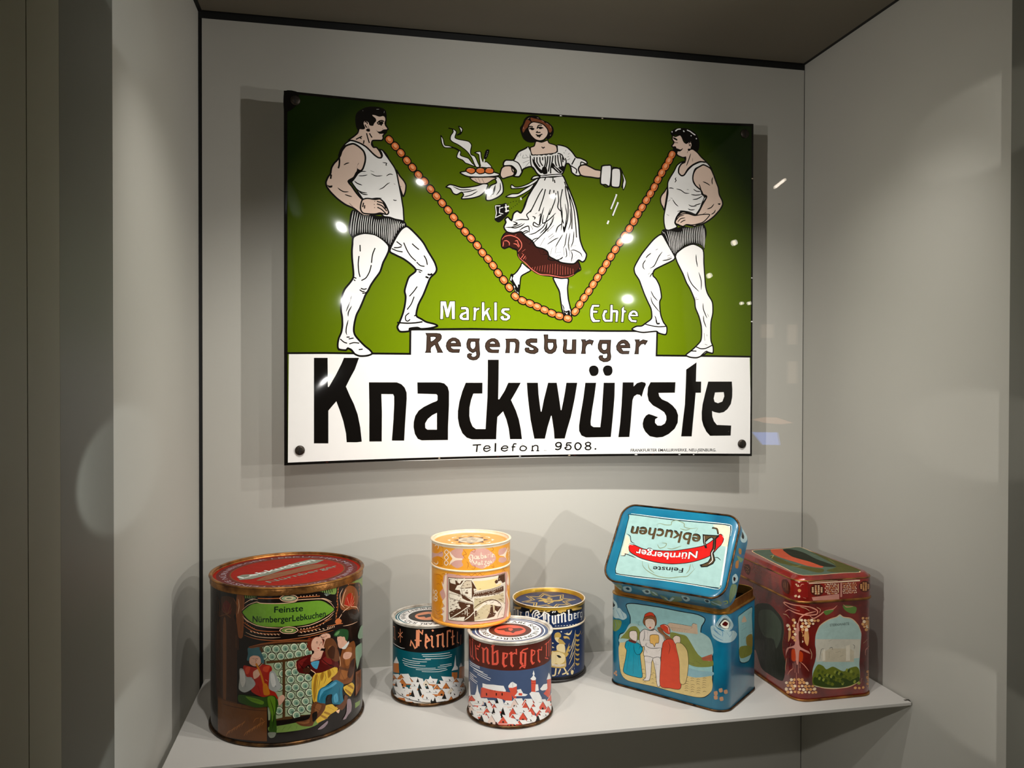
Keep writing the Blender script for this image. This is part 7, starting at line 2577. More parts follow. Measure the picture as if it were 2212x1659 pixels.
S eb 55 537,807 34,-56
F e3 0 442,1061 31,48 65,12 45,-31 47,-77 24,-82 -12,-52 -59,8 -67,55 -53,22
F e3b 0 484,1088 54,5 22,-70 -22,-59 -38,19
S e3b 74 583,1063 23,-90
S e3b 73 473,1035 11,-66
F eq 0 618,1181 36,-17 81,-15 25,-53 30,-27 -44,-53 -40,-11 -52,47 -30,55
F ei2 0 692,1023 54,12 66,32 16,-19 -53,-60 -56,8
F e4 0 699,1002 61,-9 68,45 114,-7 51,-132 -11,-141 -40,-100 -47,-117 -135,10 -106,45 -117,73 -10,30 67,27 48,51 12,108 25,67
F e4b 0 760,974 60,19 66,-30 -18,-89 -32,-94 -61,-8 -29,85
F e4b 0 692,761 97,-41 31,-76 -88,-27 -78,44
F e3 0 654,801 106,-48 108,-50 -8,-26 -128,57 -78,39
S ek 56 692,920 27,-111
S ek 57 886,858 -34,-102
S ek 56 692,742 -38,-62
S ek 57 789,701 15,-108
S ek 57 886,659 -50,-78
F eq 0 719,940 41,11 76,-24 54,-32 -22,-36 -48,-9 -74,16 -34,34
S eqd 57 746,932 90,-34
S eqd 57 739,910 97,-35
S eqd 56 746,885 66,-21
S ei 56 654,931 13,-97 -7,-35
F eB2 0 358,588 34,28 81,15 109,29 60,-32 77,-63 -20,-68 6,-77 16,-71 -55,-16 -118,46 -16,61 5,58 -64,9 -26,-34 -7,-63 -58,15 -43,27 0,68
F eB 0 392,598 91,12 99,27 24,-26 -90,-28 -84,-14 -50,-51 -19,-50 5,72
F eB 0 559,468 47,23 23,-64 -12,-51 -46,14
S ek 55 452,555 85,21
S ek 56 654,549 -12,-107 24,-93
S ek 55 402,495 -10,-62
F eY 0 719,528 101,2 75,-8 51,-57 -15,-52 -71,-49 -48,32 -66,66
F eYd 0 746,500 140,-108 -26,-14 -100,89
F eYd 0 789,522 133,-96 9,16 -95,78
F eY 0 452,389 85,-11 45,-47 60,-20 -48,-35 -79,-16 -63,-36 -60,-10 -53,-8 -13,53 66,56 40,35
F eYd 0 432,322 83,-53 -21,-11 -72,49
F eYd 0 382,299 91,-67 -26,-8 -75,60
S eb 55 473,365 86,-63
F e3 0 269,436 46,35 57,-32 72,-31 -7,-60 -45,-52 -58,-39 -38,-36 -18,-32 -55,4 -80,25 -60,50 51,5 53,-1 54,16 18,60
F e3b 0 334,439 58,-33 -29,-65 -48,-34 -9,75
F e3b 0 108,262 79,-6 54,10 0,-32 -63,-5
F e3 0 594,337 60,-2 65,24 20,59 58,-30 -15,-71 -36,-43 -54,-22 -50,31
F ea2 0 789,343 63,-14 30,-88 -14,-70 -64,-22 -44,-30 -52,10 38,33 29,45
F ea2 0 343,127 49,32 81,36 0,-32 -41,-33 -40,-12
F ei 0 594,276 60,-2 -19,-40
F ek 0 278,334 56,14 0,-82 -47,-34 -9,39
F ep2 0 982,931 127,6 117,-30 30,-148 -113,-19 -62,-65 -52,-29 -36,109
f ec 0 982,624 198,-34 23,-224 -221,-49
f e3 0 1005,587 138,-22 7,-120 -145,-22
f eg 0 982,230 198,-41 -37,-44 -161,18
F ep2 0 1053,1071 127,75 242,-77 0,-130 -313,65
S ek 62 -406,1036 24,8
S ek 62 -373,1045 21,-7
S ek 62 -382,1010 9,-21
S ek 63 -469,915 20,-105
S ek 63 -430,811 57,-32
S ek 63 -509,894 0,-197
S ek 62 -193,879 26,-99 25,-73
S ek 62 -355,726 37,-106
S ek 63 -211,576 43,-153 -9,-197
S ek 63 -469,566 151,-26
S ek 63 117,969 62,-81 99,-46
S ek 63 143,983 98,-43
S ek 64 392,972 81,-83 133,-83
S ek 66 719,865 41,-145
S ek 65 654,754 92,-160
S ek 66 852,860 -16,-165
S ek 64 412,565 125,21
S ek 64 392,497 60,30
S ek 65 582,461 23,-91
S ek 64 287,414 85,-76
S ek 63 178,256 90,-10
S ek 64 538,1084 -22,-142
S ek 65 583,1053 -23,-141
S eq 57 760,946 108,-44
S eq 56 732,889 104,-24
F e5 0 538,1093 45,-49 -23,-114 -66,36 -21,79
F e5 0 868,798 94,6 -31,-152 -79,-57 -63,59
F e5 0 179,897 81,-6 -19,-60 -71,22
F e6 0 -509,930 60,14 -20,-82 -40,-4
F e6 0 -282,951 71,8 -26,-71 -54,18
F el3 0 -582,886 53,-3 20,-115 -41,-76 -32,68
F el3 0 -202,870 35,-1 25,-126 -34,-34 -26,72
F ec 0 -468,1179 151,46 167,27 215,0 186,-26 0,-17 -272,22 -260,-31 -148,-36
S ek 80 -468,1170 169,35 192,20 172,-3 159,-19
S ek 56 630,1146 24,0
S ek 56 642,1115 -10,-11
S ek 55 378,1266 15,-40 39,-13
S ek 55 432,1264 31,-35
F ei2 0 706,1022 69,31 45,15 -30,-57 -44,-7
S eo 67 983,1774 18,-72
S eo 67 1029,1762 19,-73
S eo 68 1081,1748 23,-73
S eb 132 -1270,1612 39,-600
S eb 129 -1086,1664 23,-605
S eb 126 -648,1298 2,-154
S ec 92 -1015,1706 18,-630''',
'E_lid': '''R erd 0 0,930
R ev 0 720,880
R eb 0 705,720
C ea2 700 76,250,-105 FEINSTE NÜRNBERGER LEBKUCHEN MIT VANILLE GLASUR ''',
'E_lid2': '''f ea 0 -624,-139 68,79 164,-6 136,83 186,242 195,187 172,135 178,-95 -106,-152 -247,-150 -191,-136 -182,-212 -176,-144 -151,-15
Tb ei2 1253 -545,-264,364,471 Lebkuchen
Tb ea 1125 -215,-571,652,68 Nürnberger
F eb2 0 -379,-415 102,200 116,125 234,140 196,202 195,-10 47,-57 -153,-172 -192,-112 -233,-174 -178,-142''',
'G_lid': '''F ga 0 -709,421 637,-5 746,19 79,-34 8,-86 17,-266 20,-453 -43,-33 -189,-6 -521,-4 -662,-27 -75,38 -14,65 -5,363 -17,373
Sc k 97 -709,421 637,-5 746,19 79,-34 8,-86 17,-266 20,-453 -43,-33 -189,-6 -521,-4 -662,-27 -75,38 -14,65 -5,363 -17,373
S gi 98 -714,438 637,-6 758,17 87,-46 10,-118
S gi 93 -677,-483 291,3 433,23 522,4 200,-2 38,52
S gi 224 796,-394 -20,316 -28,359 -15,140
F gp 0 512,415 163,15 74,-35 14,-112 9,-298 -52,-39 -110,36 27,154 -8,129 -39,82|637,136 1,-2 2,0
F gp 0 -688,111 83,-81 -3,-70 33,-109 -101,-54 -11,152
F gr2 0 -608,-40 18,20 71,-7 148,-36 201,7 214,25 201,57 194,71 89,67 96,122 30,4 39,-38 -1,-87 -45,-71 -76,-118 -136,-84 -142,-59 -202,-47 -215,-12 -229,21 -150,44 -68,36
Sc k 97 -608,-40 18,20 71,-7 148,-36 201,7 214,25 201,57 194,71 89,67 96,122 30,4 39,-38 -1,-87 -45,-71 -76,-118 -136,-84 -142,-59 -202,-47 -215,-12 -229,21 -150,44 -68,36
S gi 68 -607,-62 7,35 59,-3
S gi 66 -507,-184 160,-43 229,-20
S gi 62 667,281 43,-59 -29,-101
S k 103 -686,123 61,-27 35,-76 65,-25
S k 101 -686,-208 68,8 -8,27 60,-8 123,-27
S k 92 636,-41 39,6 47,-30
Tb42 k 1130 398,24,-489,-64 Nürnberger
Tb42 gw 999 392,14,-479,-69 Nürnberger
Tb-14 k 1737 387,252,-644,249 ebkuchen
Tb-14 gd 1534 379,238,-630,235 ebkuchen
S gg 43 330,203 56,-59
S gg 43 184,183 53,-37
S gg 44 -56,184 42,6
S gg 45 -332,204 47,-5
Tb k 658 255,-248,-168,-287 Feinste
f k 0 400,262 84,0 122,13 28,-9 -36,-49 24,-126 -16,-67 48,-99 -18,-55 -69,-53 -79,-18 -28,33 38,16 62,42 18,55 -17,73 16,66 -19,128 -25,18 -35,-27 -31,-47 40,-82 -30,-4 -45,81
f gd 0 416,249 72,-1 111,13 -22,-41 30,-131 -16,-67 48,-99 -16,-43 -65,-50 -68,-15 10,21 72,45 22,61 -20,72 18,72 -20,133 -42,24 -36,-24 -41,-49 30,-83 -36,66
S gw 93 602,66 -18,-56 31,-91 -38,-59
S gw 95 427,238 40,-126
S k 233 512,370 64,-8 31,-67
S gd 148 512,370 64,-8 27,-62
S k 53 422,259 185,14
S k 53 419,248 43,-137
S gg 100 -282,315 38,27 82,-12 87,11 -1,46 59,30 118,-31 25,-54 89,-11 91,23
S gg 97 317,345 -26,-70
S gg 102 -268,305 17,-21
S gg 98 215,321 -57,-30 -90,11
S gg 95 -344,-237 32,-73 96,-61 143,-42 162,0 150,40 98,27 75,117
S gg 97 -246,-266 29,-62 91,-50
S gg 93 337,-177 0,-85 -28,-57
S gg 93 357,-173 35,-59
S gg 99 -193,30 47,-49 69,32 9,46 -67,2
S gg 97 -40,-4 77,0 114,60''',
'G_body': '''F g1 0 -579,1173 119,36 383,19 317,0 235,5 110,-27 5,-46 -44,-83 0,-95 129,-48 30,-275 -3,-281 -24,-127 -88,-92 -141,-30 -309,-10 -234,6 -251,-11 -190,-6 -91,34 -52,109 -7,201 -7,261 109,72 62,103 5,121 -34,73
Sc k 116 -579,1173 119,36 383,19 317,0 235,5 110,-27 5,-46 -44,-83 0,-95 129,-48 30,-275 -3,-281 -24,-127 -88,-92 -141,-30 -309,-10 -234,6 -251,-11 -190,-6 -91,34 -52,109 -7,201 -7,261 109,72 62,103 5,121 -34,73
F gt 0 -680,695 86,98 79,126 134,6 198,-11 214,42 313,43 202,2 129,-67 25,-201 -253,-36 -414,-41 -325,-20 -382,-20
F gG 0 -674,676 80,97 79,96 89,27 56,-48 34,-122 -292,-40
F gG 0 95,911 146,10 103,-17 153,-196 150,-61 53,30 1,-84 -223,-60 -184,35 -156,159
f gt2 0 52,1009 42,37 311,12 20,42 60,3 11,-131 -359,-33
S k 38 58,1010 36,36 311,12 -10,-30
S k 38 63,982 321,25
S k 38 405,1068 30,39 50,-14
S k 50 -426,966 67,-57
S k 50 -370,986 -22,-73
S k 50 -415,963 56,6
F g2 0 -679,614 387,22 325,20 313,-172 302,22 54,-128 -14,-115 -98,-99 -141,-35 -309,-10 -234,6 -251,-11 -190,-6 -91,34 -49,110
F g3 0 295,492 203,-1 203,27 0,-47 -233,-82 -173,7
S g3 100 -668,657 131,-13
S g3 101 -668,627 120,-5
S g3 101 -664,597 105,-8
S k 38 305,351 26,15 31,-4
S k 38 391,326 25,16 30,-4
S k 38 475,302 25,15 30,-4
S k 38 558,277 25,16 30,-4
S k 38 308,172 26,16 31,-4
S k 38 392,357 26,16 30,-5
S k 38 477,332 25,16 30,-4
S k 38 560,308 25,15 30,-4
S k 38 310,203 26,16 31,-4
S k 38 395,179 26,16 30,-4
S k 38 479,363 25,16 30,-5
S k 38 562,339 25,15 30,-4
S k 38 312,234 26,16 30,-4
S k 38 397,210 26,15 30,-3
S k 38 481,186 25,16 31,-4
S k 38 564,369 25,16 30,-5
S k 38 314,265 26,16 30,-4
S k 38 399,241 25,15 31,-4
S k 38 483,217 25,15 30,-4
S k 38 566,400 25,15 29,-4
S k 38 316,296 26,16 30,-4
S k 38 401,272 25,15 31,-4
S k 38 485,247 25,16 30,-4
S k 38 568,223 25,16 30,-4
S k 40 -334,310 27,14 22,-7
S k 39 -267,288 27,15 22,-7
S k 39 -200,267 27,15 22,-7
S k 39 -134,247 27,14 22,-7
S k 39 -68,226 27,14 21,-7
S k 39 -3,205 27,15 21,-7
S k 39 61,379 27,14 21,-7
S k 40 -326,253 27,14 22,-7
S k 39 -259,232 27,14 22,-6
S k 39 -192,211 27,14 21,-6
S k 39 -126,191 27,14 21,-7
S k 39 -61,365 26,14 22,-7
S k 39 4,344 27,14 21,-7
S k 39 69,323 26,14 21,-6
S k 40 -319,196 28,15 22,-7
S k 39 -251,176 27,14 22,-7
S k 39 -185,155 27,14 22,-6
S k 39 -119,330 27,14 21,-6
S k 39 -54,309 27,14 22,-6
S k 39 12,289 26,14 21,-7
S k 39 76,268 27,14 21,-7
S k 40 -311,140 28,14 22,-6
S k 39 -244,316 27,15 22,-7
S k 39 -178,295 27,14 22,-6
S k 39 -111,274 26,15 22,-7
S k 39 -46,254 27,14 21,-7
S k 40 -671,435 67,19
S k 40 -664,414 66,19
S k 40 -657,393 53,17
S k 40 -670,368 73,21
S k 40 -663,347 59,19
S k 40 -657,327 60,18
S k 40 -670,301 66,20
S k 40 -663,281 66,20
S k 40 -656,260 52,17
S k 40 -670,235 73,21
S k 40 -663,214 59,19
S k 40 -656,193 59,19
S k 40 -670,168 67,21
S k 40 -663,147 66,21
f gb 0 547,672 148,79 1,-94 -128,-18
S k 37 558,655 128,47
S k 38 325,575 122,-11
S k 38 397,534 71,-12
S k 38 477,609 71,-22
F gh 0 -526,797 45,28 61,3 17,-57 -11,-81 -56,-2 -56,38
Sc k 70 -526,797 45,28 61,3 17,-57 -11,-81 -56,-2 -56,38
F gB 0 -537,674 67,-16 68,14 77,-43 1,-60 -33,-56 22,-184 7,-127 -151,-16 -102,7 -45,40 33,158 22,136 -28,44 17,74
Sc k 70 -537,674 67,-16 68,14 77,-43 1,-60 -33,-56 22,-184 7,-127 -151,-16 -102,7 -45,40 33,158 22,136 -28,44 17,74
S k 60 -458,641 11,-98 45,-40 56,32 27,75 -39,22 -22,-55
S k 60 -391,496 12,-147
S k 60 -537,644 -22,-125
F gm 0 -532,695 107,-8 -11,-32 -101,9
F gW 0 -293,883 88,-3 65,33 43,-21 86,-41 22,-74 -21,-82 -21,-24 -21,-141 -130,-28 -120,13 10,121 -44,0 -33,83 10,101
Sc k 69 -293,883 88,-3 65,33 43,-21 86,-41 22,-74 -21,-82 -21,-24 -21,-141 -130,-28 -120,13 10,121 -44,0 -33,83 10,101
F ghr 0 -304,1029 22,53 87,46 65,-27 22,-64 -11,-71 -64,-22 -99,-10 -33,43
Sc k 59 -304,1029 22,53 87,46 65,-27 22,-64 -11,-71 -64,-22 -99,-10 -33,43
F gq 0 -282,1003 44,38 76,5 32,-43 -10,-71 -65,-42 -66,37
Sc k 49 -282,1003 44,38 76,5 32,-43 -10,-71 -65,-42 -66,37
F gr3 0 -293,1051 11,41 65,40 55,-3 27,-49 -49,11 -65,-22
Sc k 49 -293,1051 11,41 65,40 55,-3 27,-49 -49,11 -65,-22
S k 69 -238,977 11,-3
S k 69 -178,986 11,-2
S k 69 -216,937 27,1
S k 69 -293,873 1,-99 -22,-64
S k 69 -314,730 110,13
S k 69 -248,704 -22,-44 88,-21 151,42
S k 69 -303,633 56,-67
S k 68 -42,669 -32,-46
S k 68 -75,896 64,-65
S k 69 -205,885 43,4 27,30
F gl 0 -205,812 65,27 65,-1 0,-98 -43,-18 -21,-54 -22,35 -43,10
Sc k 59 -205,812 65,27 65,-1 0,-98 -43,-18 -21,-54 -22,35 -43,10
F gW 0 -291,507 126,8 -16,-72 -11,-160 -27,-95 -93,-17 44,55 -12,185
Sc k 59 -291,507 126,8 -16,-72 -11,-160 -27,-95 -93,-17 44,55 -12,185
F gW 0 -160,507 113,20 -4,-357 -43,-21 -27,180 -22,103
Sc k 59 -160,507 113,20 -4,-357 -43,-21 -27,180 -22,103
S k 49 -280,436 99,2
S k 49 -149,435 76,3
F gr3 0 -54,979 64,31 63,-16 22,-64 -11,-41 -53,9 -53,38
Sc k 48 -54,979 64,31 63,-16 22,-64 -11,-41 -53,9 -53,38
F ghr 0 -97,941 54,20 53,-67 85,-41 32,-23 -95,-29 -32,52 -75,43
F gr3 0 -10,754 63,61 84,8 63,-83 43,-183 21,-235 -20,-139 -146,-26 -149,3 10,334 10,138
Sc k 58 -10,754 63,61 84,8 63,-83 43,-183 21,-235 -20,-139 -146,-26 -149,3 10,334 10,138
S gi 68 10,1001 53,-19 21,-73
S k 48 64,788 32,-70 -21,-102
S k 48 137,784 43,-126
F gq 0 137,842 42,47 62,-6 1,-77 -63,-32
Sc k 48 137,842 42,47 62,-6 1,-77 -63,-32
F g2 0 179,774 83,27 83,-78 21,-186 -40,-248 -82,-20 -12,286
Sc k 48 179,774 83,27 83,-78 21,-186 -40,-248 -82,-20 -12,286
S k 49 -43,951 43,-59 95,-39
S k 49 -249,862 12,-116
S k 49 -118,898 11,-47
S k 49 -292,636 22,64
S k 49 -21,751 21,-53
S k 49 -182,463 -10,-160
S k 49 -117,477 12,-291
S k 50 -458,601 -10,-382
S k 50 -514,629 -56,-383
S gi 59 -182,625 140,34
S ghr 79 -293,1001 44,48 65,17 54,-24
F gr3 0 -227,920 27,11 17,-7 -22,-14
S gt2 58 63,972 322,25
S gt2 58 74,960 311,23
S k 39 95,969 0,-21
S k 39 130,971 0,-21
S k 38 166,973 0,-21
S k 38 201,976 0,-22
S k 38 237,978 0,-21
S k 38 272,980 0,-21
S k 38 307,982 0,-21
S k 38 342,984 0,-21
F gi2 0 740,1131 72,125 59,17 73,-57 104,-118 -154,-52 -62,33
F k 0 785,1144 55,75 41,-3 64,-66 -40,-49 -83,16
F gi 0 799,1145 52,64 42,-13 38,-43 -37,-79
F e2 0 822,1149 39,40 50,-33 -34,-33
F gi2 0 674,1102 48,27 54,-41 75,-28 198,-28 123,-79 -97,-50 -243,9 -128,64
S gu 84 703,1088 56,-48 54,-35
S gu 84 894,1037 52,-64
S gu 85 1073,1026 50,-98
F gi2 0 -879,1191 125,-17 30,-74 -65,-27 -90,-5
F k 0 -879,1160 99,-33 -47,-44 -52,5
F gi2 0 -874,1029 175,76 58,-39 57,-30 12,-48 -57,-41 -70,7 -89,-13 -91,35
F gG4 0 -840,896 153,40 35,-33 -34,-88 -82,-61 -100,10
S gu 71 -753,1073 42,-51 36,-53
S gu 70 -675,1080 34,-54 23,-57
S gu 71 -788,901 36,-61 -35,-71
S gu 71 -723,918 25,-65
S gu 75 713,1109 27,-43 37,-25
S gu 74 794,1107 38,-65 -9,-56
S gu 75 945,1085 56,-69 -69,-41
S gu 74 758,1142 54,105 59,14 59,-47
S gu 74 704,1014 55,-39 73,-35
Sc k 56 776,1134 64,94 47,-5 73,-75 -49,-57 -89,16
F gc 0 721,261 41,15 7,-46 -39,-13
F gc 0 784,305 42,11 8,-47 -40,-8
F gc 0 850,286 48,4 10,-48 -47,-1
F gc 0 721,205 41,15 8,-46 -39,-13
F gc 0 794,194 42,10 8,-47 -41,-7
F gc 0 -769,189 34,11 3,-28 -33,-10
F gc 0 -759,151 32,10 3,-27 -32,-10
F gc 0 -810,154 45,16 4,-27 -43,-15''',
'G_right': '''F g1 0 1207,1125 12,54 151,12 260,7 93,-17 -12,-101 16,-152 15,-162 -24,-192 -131,-101 -310,89 -42,336
Sc k 88 1207,1125 12,54 151,12 260,7 93,-17 -12,-101 16,-152 15,-162 -24,-192 -131,-101 -310,89 -42,336
F gt2 0 1334,1075 88,65 92,-100
S k 58 1334,1036 167,-3
S k 58 1385,1014 0,-15
S k 58 1462,1004 1,-15
S k 58 1335,959 167,1
S k 58 1375,833 102,2
S k 59 1552,1119 105,14
S k 59 1634,853 80,-1
S k 58 1334,1026 3,-241
F gG5 0 1503,828 212,-16 16,-182 -200,74
F gG 0 1274,754 416,-103 2,-109 -390,51''',
'G_skirtF': '''F gi2 0 -597,237 131,54 -25,-116 -68,-110 -93,2
F gi2 0 -306,239 126,66 -35,-146 -93,-67 -16,73
F gi2 0 278,293 90,-12 -18,-111 -83,-91 -18,72
F gi2 0 590,303 73,7 -26,-114 -62,-3
F k 0 -580,191 60,52 1,-61 -50,-56
F k 0 -278,219 56,50 2,-59 -47,-55
F k 0 276,223 52,48 4,-57 -42,-53
F k 0 585,265 48,47 6,-56 -40,-52
F gG6 0 -788,221 168,87 -12,-138 -156,-236 0,153
F gG6 0 -191,248 94,-12 -22,-115 -93,-41
F gG6 0 -80,164 82,-44 -21,-116 -65,-56
F gG6 0 19,48 97,149 128,30 -42,-150 -166,-102
F gG6 0 676,288 90,6 23,-121 -71,-36 -77,9
S gi2 944 -788,140 77,-41
S gi2 339 -36,77 32,-94 111,157
S gi2 247 678,263 76,-139
S gi2 338 -151,239 18,-98''',
'G_skirtR': '''F gi2 0 1870,228 42,-128 -59,-94 -120,65 -63,135 23,89
F k 0 1796,261 -20,-95 -48,10 -8,85
F gc2 0 1556,266 27,-105 -55,-22 -28,86
F gc2 0 1364,266 63,-94 -92,-32 -40,93
F gG6 0 1440,287 44,-145 24,-126 -81,85
F gi2 0 1168,261 69,-88 -14,-115 -63,25 -71,120 28,55
F k 0 1173,224 14,-80 -47,11 -3,56
F gG6 0 1070,224 58,-165 -72,-52 -119,60 -71,-7 35,112 75,80
S gi2 78 1095,139 -169,-22
S gi2 79 1112,48 -153,17
S gG7 181 809,199 44,-40 -10,-60 -37,26''',
'K_body': '''F kt 0 -347,216 -22,192 40,133 19,117 -21,110 10,136 60,113 132,73 123,29 51,28 52,-35 156,-47 83,-88 43,-104 -9,-156 -10,-128 -9,-147 11,-120 -15,-110 -140,-52 -207,-10 -184,20
f kc 0 -326,840 695,-50 -19,-256 -659,-3
F kg 0 -358,226 -1,154 71,113 81,-25 52,-50 102,29 155,-77 103,38 104,10 48,-68 -10,-138 -140,-52 -207,-5 -184,20
F kg2 0 -348,316 91,47 51,-59 103,28 103,-91 123,54 84,-62 134,44 1,-64 -238,-63 -309,36 -137,48
F kg3 0 -22,353 83,2 83,-43 -41,-33 -104,17
F kg3 0 -206,304 82,12 21,-57 -72,-12
f kc2 0 -238,634 61,32 71,31 309,-23 63,-41 1,-147 -474,37
S k 55 -258,554 19,135 51,14
S k 55 -127,799 51,14
S k 55 -116,698 41,15 10,-37
S k 55 -116,661 1,-91
S k 55 49,576 52,14
S k 55 141,660 1,-110
S k 55 245,726 31,-21 -10,-45
S k 55 -23,636 82,12
F kg 0 -328,423 22,22 24,-20 -8,-25 -30,1
F kg2 0 -195,352 23,21 24,-20 -8,-25 -30,1
F kg3 0 -60,279 22,22 25,-20 -8,-25 -31,1
F kt2 0 75,207 23,22 25,-21 -8,-25 -31,1
F kg 0 210,336 23,22 25,-21 -8,-25 -32,1
F kg2 0 -312,318 22,21 24,-20 -8,-25 -30,1
F kg3 0 -179,245 23,22 24,-20 -8,-25 -30,1
F kt2 0 -45,374 22,22 25,-20 -8,-25 -31,0
F kg 0 90,302 23,22 25,-21 -8,-25 -31,1
F kg2 0 226,229 23,22 25,-21 -8,-25 -31,1
F kg3 0 -298,412 22,22 25,-21 -8,-24 -31,0
F kt2 0 -164,340 22,22 25,-20 -8,-25 -31,0
F kg 0 -29,268 22,22 25,-21 -8,-25 -31,1
F kg2 0 106,195 23,22 25,-21 -8,-24 -31,0
F kg3 0 241,324 23,22 25,-20 -8,-25 -31,0
F kt2 0 -282,306 22,22 25,-20 -8,-25 -31,0
F kg 0 -148,234 23,22 24,-21 -8,-25 -31,1
F kg2 0 -14,362 22,22 25,-20 -8,-25 -31,1
F kg3 0 121,290 23,22 25,-20 -8,-25 -31,0
F kt2 0 258,217 22,22 25,-20 -8,-25 -31,0
F kg 0 -267,400 22,22 25,-20 -8,-25 -31,1
F kg2 0 -133,328 22,22 25,-20 -8,-25 -31,1
F kg3 0 2,256 22,22 25,-21 -8,-24 -31,0
F kt2 0 136,385 23,22 25,-20 -8,-25 -32,0
F kg 0 272,312 23,22 25,-20 -8,-25 -31,1
F kg2 0 -251,294 22,22 25,-20 -8,-25 -31,1
F kg3 0 -117,222 22,22 25,-20 -8,-25 -31,1
F kt2 0 17,351 22,22 25,-21 -8,-25 -31,1
F kg 0 152,278 23,22 25,-20 -8,-25 -31,1
F kg2 0 289,205 23,22 25,-20 -8,-25 -32,1
F kg3 0 -237,389 23,21 24,-20 -8,-25 -30,1
F kt2 0 -102,317 22,21 25,-20 -8,-25 -31,1
F kg 0 33,244 22,22 25,-20 -8,-25 -31,1
F kg2 0 167,373 23,22 25,-20 -8,-25 -31,1
F kg3 0 304,301 23,22 25,-21 -8,-25 -32,1
F kt2 0 -221,283 23,21 24,-20 -8,-25 -30,1
F kg 0 -86,210 22,22 25,-20 -8,-25 -31,1
F kg2 0 48,339 22,22 25,-20 -8,-25 -31,0
F kg3 0 183,266 23,22 25,-20 -8,-25 -31,1
F kt2 0 320,193 23,23 25,-21 -8,-25 -31,1
F kg 0 -206,377 22,22 25,-20 -8,-25 -31,0
F kg2 0 -72,305 23,22 25,-20 -8,-25 -31,0
F kg3 0 64,232 22,22 25,-20 -8,-25 -31,1
F kt2 0 198,362 23,22 25,-21 -8,-25 -31,1
F kg 0 -324,343 22,22 25,-20 -8,-25 -31,1
F kg2 0 -190,271 22,22 25,-20 -8,-25 -31,0
f kc3 0 -218,669 40,33 2,-164 -41,-1
f kc3 0 141,715 62,14 2,-220 -63,0
S ki 119 -321,904 60,113 132,73 123,29 51,28 52,-35 103,-21 63,-36 73,-78 41,-104
S ki 119 -342,216 158,-50 184,-21 207,10 140,53
T k 366 -108,996,191,998 STERNWARTE
S kp 154 -811,1139 98,61 123,-15 130,-12 147,2 10,54 -111,52 -132,11 -249,-15 -33,-27 282,-30
S kp 154 -562,1054 25,76 77,61 137,25
S kp 154 -413,1163 60,-40 91,40 81,49 123,19 61,47
F kv 0 -201,1213 153,9 -61,-51 -61,-14
F kv 0 96,1276 197,-39 -10,-82 -83,5 -83,51
S kp 92 96,1286 52,-40 103,2
F kp2 0 -584,986 35,7 1,-227 47,-48 71,-34 29,-37 -47,19 -86,30 -17,-58 -8,-128 -22,-23 -24,140 -10,70 -94,-28 -63,-96 -16,-42 23,119 130,78 29,44 -1,164
F kp2 0 -580,1051 22,4 1,-54 -27,-6
F ko 0 -657,667 51,14 11,-143 -61,-8
F ko 0 -543,676 43,-31 -8,-100 -43,-6
F ks 0 -704,1000 28,-46 1,-110 -50,-89 7,149
F ks 0 -476,991 26,37 29,-163 -19,-108 -35,44 -14,81
S kp 91 -634,491 5,-71
S kp 91 -604,509 0,-137
S kp 91 -559,510 1,-136
S kp 91 -538,514 1,-64
S kp 91 -585,377 6,-254
F ks 0 -602,1088 -12,-24 -30,-2 -16,12 20,24 21,6
F ki2 0 -589,1053 -10,-18 -22,-2 -6,14 6,13 26,10
F ks 0 -602,1007 -12,-21 -24,0 -13,10 12,24 29,6
F ki2 0 -588,972 -11,-18 -19,-2 -9,14 9,13 17,4
F ks 0 -609,928 -9,-15 -26,-10 -10,13 14,21 19,3
F ki2 0 -583,898 -13,-21 -19,-3 -11,12 7,20 22,6
F ks 0 -605,851 -14,-27 -32,-8 -14,18 18,25 30,6
F ks 0 -585,819 -8,-19 -26,-6 -11,12 11,17 24,9
F ki2 0 -700,990 -20,-25 -41,-17 -15,17 16,24 38,12
F ki2 0 -670,942 -14,-19 -34,-10 -21,8 21,26 35,9
F ki2 0 -502,1102 -10,-20 -19,-1 -12,15 13,19 21,4
F ki2 0 -455,1099 -12,-19 -17,1 -11,15 10,20 21,-1
F ks 0 -410,1095 -13,-15 -21,4 -10,16 10,14 25,4
F ki2 0 -356,1100 -12,-20 -26,0 -16,19 11,21 30,-2
F ks 0 -316,1089 -14,-16 -20,2 -15,18 12,14 24,-1
F ks 0 -262,1088 -16,-18 -26,6 -9,16 10,16 28,-1
F ks 0 -487,1056 -7,-14 -23,-5 -8,19 9,14 20,5
F ki2 0 -441,1064 -12,-20 -20,-2 -12,18 9,18 27,0
F ks 0 -390,1055 -13,-16 -27,0 -14,20 11,18 28,0
F ki2 0 -342,1050 -13,-14 -20,3 -7,15 10,13 20,-2
F ki2 0 -494,1015 -13,-18 -20,-6 -14,19 12,20 22,4
F ks 0 -461,1016 -10,-20 -17,2 -11,14 11,18 17,-1
F ki2 0 -404,1020 -16,-18 -22,2 -15,16 14,18 24,0
F ks 0 -485,977 -8,-20 -23,-4 -10,21 9,19 24,2
F ki2 0 -430,975 -14,-21 -26,-1 -11,22 13,18 25,-1
F ki2 0 -632,268 -13,-22 -32,-12 -11,15 9,18 30,15
F ks 0 -593,279 -7,-17 -25,-5 -6,13 8,19 20,8
F ki2 0 -729,193 -18,-24 -38,-14 -18,11 25,25 37,12
F ks 0 -645,222 -18,-25 -30,-10 -22,8 18,26 37,13
F ks 0 -599,236 -15,-18 -19,-9 -13,15 14,23 17,1
F ks 0 -689,166 -17,-21 -37,-13 -23,6 22,27 39,18
F ks 0 -623,189 -14,-25 -31,-8 -11,10 9,21 30,15
F ki2 0 -582,197 -10,-20 -21,-8 -14,16 14,22 19,5
